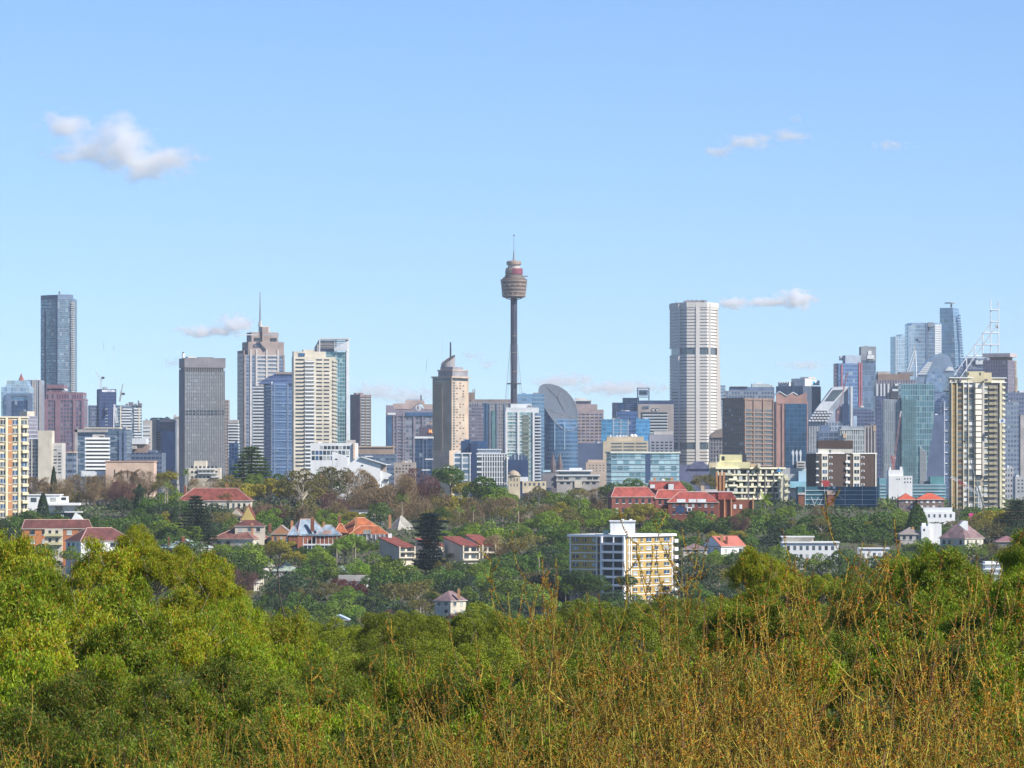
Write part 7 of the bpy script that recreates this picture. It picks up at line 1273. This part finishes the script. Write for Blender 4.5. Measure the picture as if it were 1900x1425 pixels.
# ================================================================== CLOUDS
def cloud(label, x0, y0, x1, y1, dens, seed, D=11000, puffs=9, shape=None):
    k = D / F; W_ = (x1 - x0) * k; H = (y1 - y0) * k; rs_ = random.Random(seed)
    name = 'cloud'; m = bpy.data.materials.new('cloud_vapour'); m.use_nodes = True; n = m.node_tree; n.nodes.clear(); out = n.nodes.new('ShaderNodeOutputMaterial'); pv = n.nodes.new('ShaderNodeVolumePrincipled')
    tcn = n.nodes.new('ShaderNodeTexCoord'); mp = n.nodes.new('ShaderNodeMapping'); L(n, tcn.outputs['Object'], mp.inputs[0]); mp.inputs['Location'].default_value = (seed * 3.1, 0, 0); mp.inputs['Scale'].default_value = (1.0 / H, 1.0 / H, 1.6 / H)
    nz = noise_(n, 2.6, 10, vec=mp.outputs[0])
    sp = n.nodes.new('ShaderNodeVectorMath'); sp.operation = 'DIVIDE'; L(n, tcn.outputs['Object'], sp.inputs[0]); sp.inputs[1].default_value = (W_ / 2, W_ / 4, H / 2)
    se = n.nodes.new('ShaderNodeSeparateXYZ'); L(n, sp.outputs[0], se.inputs[0])
    X, Z = se.outputs[0], se.outputs[2]
    pts = shape or [(-.5, 0, .5, .5), (.2, 0, .6, .7)]
    f = None
    for cx_, cz_, rx, rz in pts:
        dx = math_(n, 'DIVIDE', math_(n, 'SUBTRACT', X, cx_), rx); dz = math_(n, 'DIVIDE', math_(n, 'SUBTRACT', Z, cz_), rz)
        r2 = math_(n, 'ADD', math_(n, 'ADD', math_(n, 'MULTIPLY', dx, dx), math_(n, 'MULTIPLY', dz, dz)), math_(n, 'MULTIPLY', se.outputs[1], se.outputs[1]))
        g = math_(n, 'SUBTRACT', 1, math_(n, 'SQRT', r2)); f = g if f is None else math_(n, 'MAXIMUM', f, g)
    dn = math_(n, 'ADD', f, math_(n, 'MULTIPLY', math_(n, 'SUBTRACT', nz, .52), 3.6)); dn = math_(n, 'MULTIPLY', math_(n, 'MAXIMUM', dn, 0), dens)
    L(n, dn, pv.inputs['Density']); pv.inputs['Color'].default_value = (1, 1, 1, 1); pv.inputs['Anisotropy'].default_value = .2; L(n, pv.outputs[0], out.inputs['Volume']); m.cycles.volume_step_rate = 1.0
    bx = MB(); bx.lathe([(0.01, -1), (.8, -.75), (1, 0), (.8, .75), (.01, 1)], 12); me = bx.mesh('cloud', m); o = link('cloud', me, None, (((x0 + x1) / 2 - CX) * k, D, CZ + (HY - (y0 + y1) / 2) * k)); o.scale = (W_ / 2 * 1.25, W_ / 4 * 1.25, H / 2 * 1.25)
    me.transform(mathutils.Matrix.Diagonal((W_ / 2 * 1.25, W_ / 4 * 1.25, H / 2 * 1.25, 1))); o.scale = (1, 1, 1)
    return tag(o, label, 'cloud')
cloud('largest cloud, white with a tapering left tail, upper left', 60, 200, 370, 345, 0.0252, 1, shape=[(-.62, .55, .42, .36), (-.1, .1, .55, .62), (.35, -.35, .58, .5)])
cloud('tiny wisp just right of the largest cloud', 350, 275, 378, 302, 0.0315, 2, shape=[(0, 0, .8, .9)])
cloud('grey based white cloud left of the masted brown tower', 325, 580, 490, 632, 0.0630, 3, shape=[(-.3, -.35, .7, .4), (.35, .15, .42, .8)])
cloud('thin flat cloud high on the right', 1310, 235, 1500, 295, 0.0218, 4, shape=[(-.15, .1, .5, .5), (.6, .45, .4, .4), (-.75, -.5, .3, .35)])
cloud('small faint puff above the thin flat cloud', 1462, 210, 1492, 232, 0.0315, 5, shape=[(0, 0, .9, .8)])
cloud('faint streak of cloud far right', 1610, 255, 1695, 285, 0.0218, 6, shape=[(0, 0, .9, .7)])
cloud('bright low cloud right of the octagonal tower', 1335, 535, 1515, 578, 0.0743, 7, shape=[(-.75, -.3, .4, .5), (0, -.2, .5, .4), (.6, .05, .42, .85)])
cloud('pinkish low cloud streak above the grey plant-topped office', 1440, 660, 1545, 692, 0.0315, 8, shape=[(0, -.1, .95, .6)])
cloud('low hazy cloud bank right of the white-framed tower', 650, 700, 820, 765, 0.0315, 9, shape=[(-.4, .2, .6, .5), (.3, -.1, .7, .5)])
cloud('low hazy cloud bank behind the oval tower', 985, 690, 1240, 745, 0.0315, 10, shape=[(-.5, .4, .45, .5), (.3, -.1, .7, .5)])
cloud('small faint cloud left of the observation tower shaft', 845, 645, 930, 690, 0.0218, 11, shape=[(-.2, .3, .8, .35), (.45, -.4, .4, .45)])
cloud('small grey cloud behind the dark slotted tower roof', 295, 655, 345, 690, 0.0315, 12, shape=[(0, 0, .9, .7)])

# ================================================================== HAZE
mh = bpy.data.materials.new('haze_air'); mh.use_nodes = True; n = mh.node_tree; n.nodes.clear(); out = n.nodes.new('ShaderNodeOutputMaterial'); pv = n.nodes.new('ShaderNodeVolumePrincipled')
pv.inputs['Color'].default_value = (.78, .88, 1, 1); pv.inputs['Density'].default_value = HAZE = 3.8e-5; pv.inputs['Anisotropy'].default_value = .0; L(n, pv.outputs[0], out.inputs['Volume'])
tag(MB().box(-1500, 1500, -250, 4600, -1, 345).build('haze', mh), kind='stuff')
# ================================================================== names of single trees: kind plus what it stands beside
LM = [(23, 860, 'the brick-strip flats'), (100, 935, 'the white flat-roofed villa'), (190, 925, 'the cream parapet villa'), (240, 870, 'the long peach building'), (395, 915, 'the long red roof'), (378, 870, 'the small cream flats'), (105, 985, 'the orange brick flats'), (180, 998, 'the dusky red hip roof'),
      (340, 1010, 'the pale blue grey roof'), (445, 990, 'the brown hip roof'), (460, 952, 'the yellow gable'), (575, 990, 'the slate Victorian house'), (665, 978, 'the orange roof'), (745, 972, 'the grey slate pyramid'), (680, 958, 'the white boxy house'), (670, 870, 'the white gabled building'), (735, 1010, 'the leftmost townhouse'), (890, 1015, 'the rightmost townhouse'),
      (632, 1060, 'the flat green roof'), (655, 1082, 'the white house ruin'), (835, 1118, 'the cream two-storey house'), (528, 1052, 'the grey-green roof'), (480, 1080, 'the receding terrace row'), (635, 1145, 'the pale blue shed roof'), (835, 770, 'the tan tower'), (910, 865, 'the white grid office'), (975, 895, 'the cream domed building'), (1070, 890, 'the white parapet office'),
      (1190, 865, 'the teal glass flats'), (1170, 925, 'the left hall wing'), (1240, 910, 'the salmon mansard roof'), (1365, 935, 'the right brick hall'), (1390, 900, 'the cream terraced flats'), (1160, 1050, 'the yellow brick block'), (1345, 1010, 'the white gabled red roof'), (1500, 1020, 'the long white villa'), (1565, 890, 'the dark brown flats'), (1560, 930, 'the teal netting'), (1710, 925, 'the red-roofed flats'),
      (1815, 850, 'the cream high-rise'), (1790, 985, 'the broad mauve roof'), (1690, 988, 'the small grey hip roof'), (1740, 958, 'the long low white building'), (1735, 985, 'the square chimney house'), (1870, 1000, 'the mauve edge roof'), (1840, 1055, 'the stepped white terraces')]
LM = [(a, b, c.replace('the white house ruin', 'the white house behind red shrub')) for a, b, c in LM]
from collections import defaultdict
buck = defaultdict(list)
for t in TREES:
    root, ds, cat, px, py, D, grp, w, custom = t
    if custom: tag(root, ds, cat, 'trees on the far hillside' if D > 1000 else 'trees in the foreground'); continue
    if D > 1000:
        lx, ly, nm = min(LM, key=lambda m: (m[0] - px) ** 2 + (1.6 * (m[1] - py)) ** 2)
        dx, dy = px - lx, py - ly
        rel = ('right of' if dx > 0 else 'left of') if abs(dx) > 1.3 * abs(dy) else ('below' if dy > 0 else 'above')
        buck[(ds, rel + ' ' + nm)].append(t); g = 'trees on the far hillside'
    elif D > 155 and 'canopy' in ds: z_ = 'left' if px < 800 else 'middle' if px < 1150 else 'right' if px < 1500 else 'far right'; z2 = 'upper row' if D > 215 else 'lower row'; buck[(ds, 'of the ' + z_ + ' canopy, ' + z2)].append(t); g = 'canopy trees below the houses'
    elif 'shoots' in ds: buck[(ds, 'in the front row')].append(t); g = 'bare trees with upright shoots'
    else:
        zone = 'of the left foreground' if px < 650 else ('of the middle foreground' if px < 1250 else 'of the right foreground'); row = 'high' if py < 1180 else ('mid-height' if py < 1330 else 'low')
        buck[(ds, zone + ', ' + row)].append(t); g = 'leafy trees in the foreground'
    t[6] = g
ORD = ['first', 'second', 'third', 'fourth', 'fifth', 'sixth', 'seventh', 'eighth', 'ninth', 'tenth', 'eleventh', 'twelfth', 'thirteenth', 'fourteenth', 'fifteenth', 'sixteenth', 'seventeenth', 'eighteenth', 'nineteenth', 'twentieth'] + ['twenty-' + o for o in ('first', 'second', 'third', 'fourth', 'fifth', 'sixth', 'seventh', 'eighth', 'ninth')] + ['thirtieth'] + ['thirty-' + o for o in ('first', 'second', 'third', 'fourth', 'fifth', 'sixth', 'seventh', 'eighth', 'ninth')]
for (ds, rel), ts in buck.items():
    ts.sort(key=lambda t: t[3]); n = len(ts)
    for i, t in enumerate(ts):
        if n == 1: lab = ds + ' ' + rel
        elif n == 2: lab = ds + ' ' + rel + ', ' + ('more to the left' if i == 0 else 'more to the right')
        else: lab = ds + ' ' + rel + ', ' + (ORD[i] + ' from the left' if i < n - 1 else 'rightmost')
        tag(t[0], lab, t[2], t[6])
for o in list(bpy.data.objects):
    if o.type == 'EMPTY' and not o.children: bpy.data.objects.remove(o)
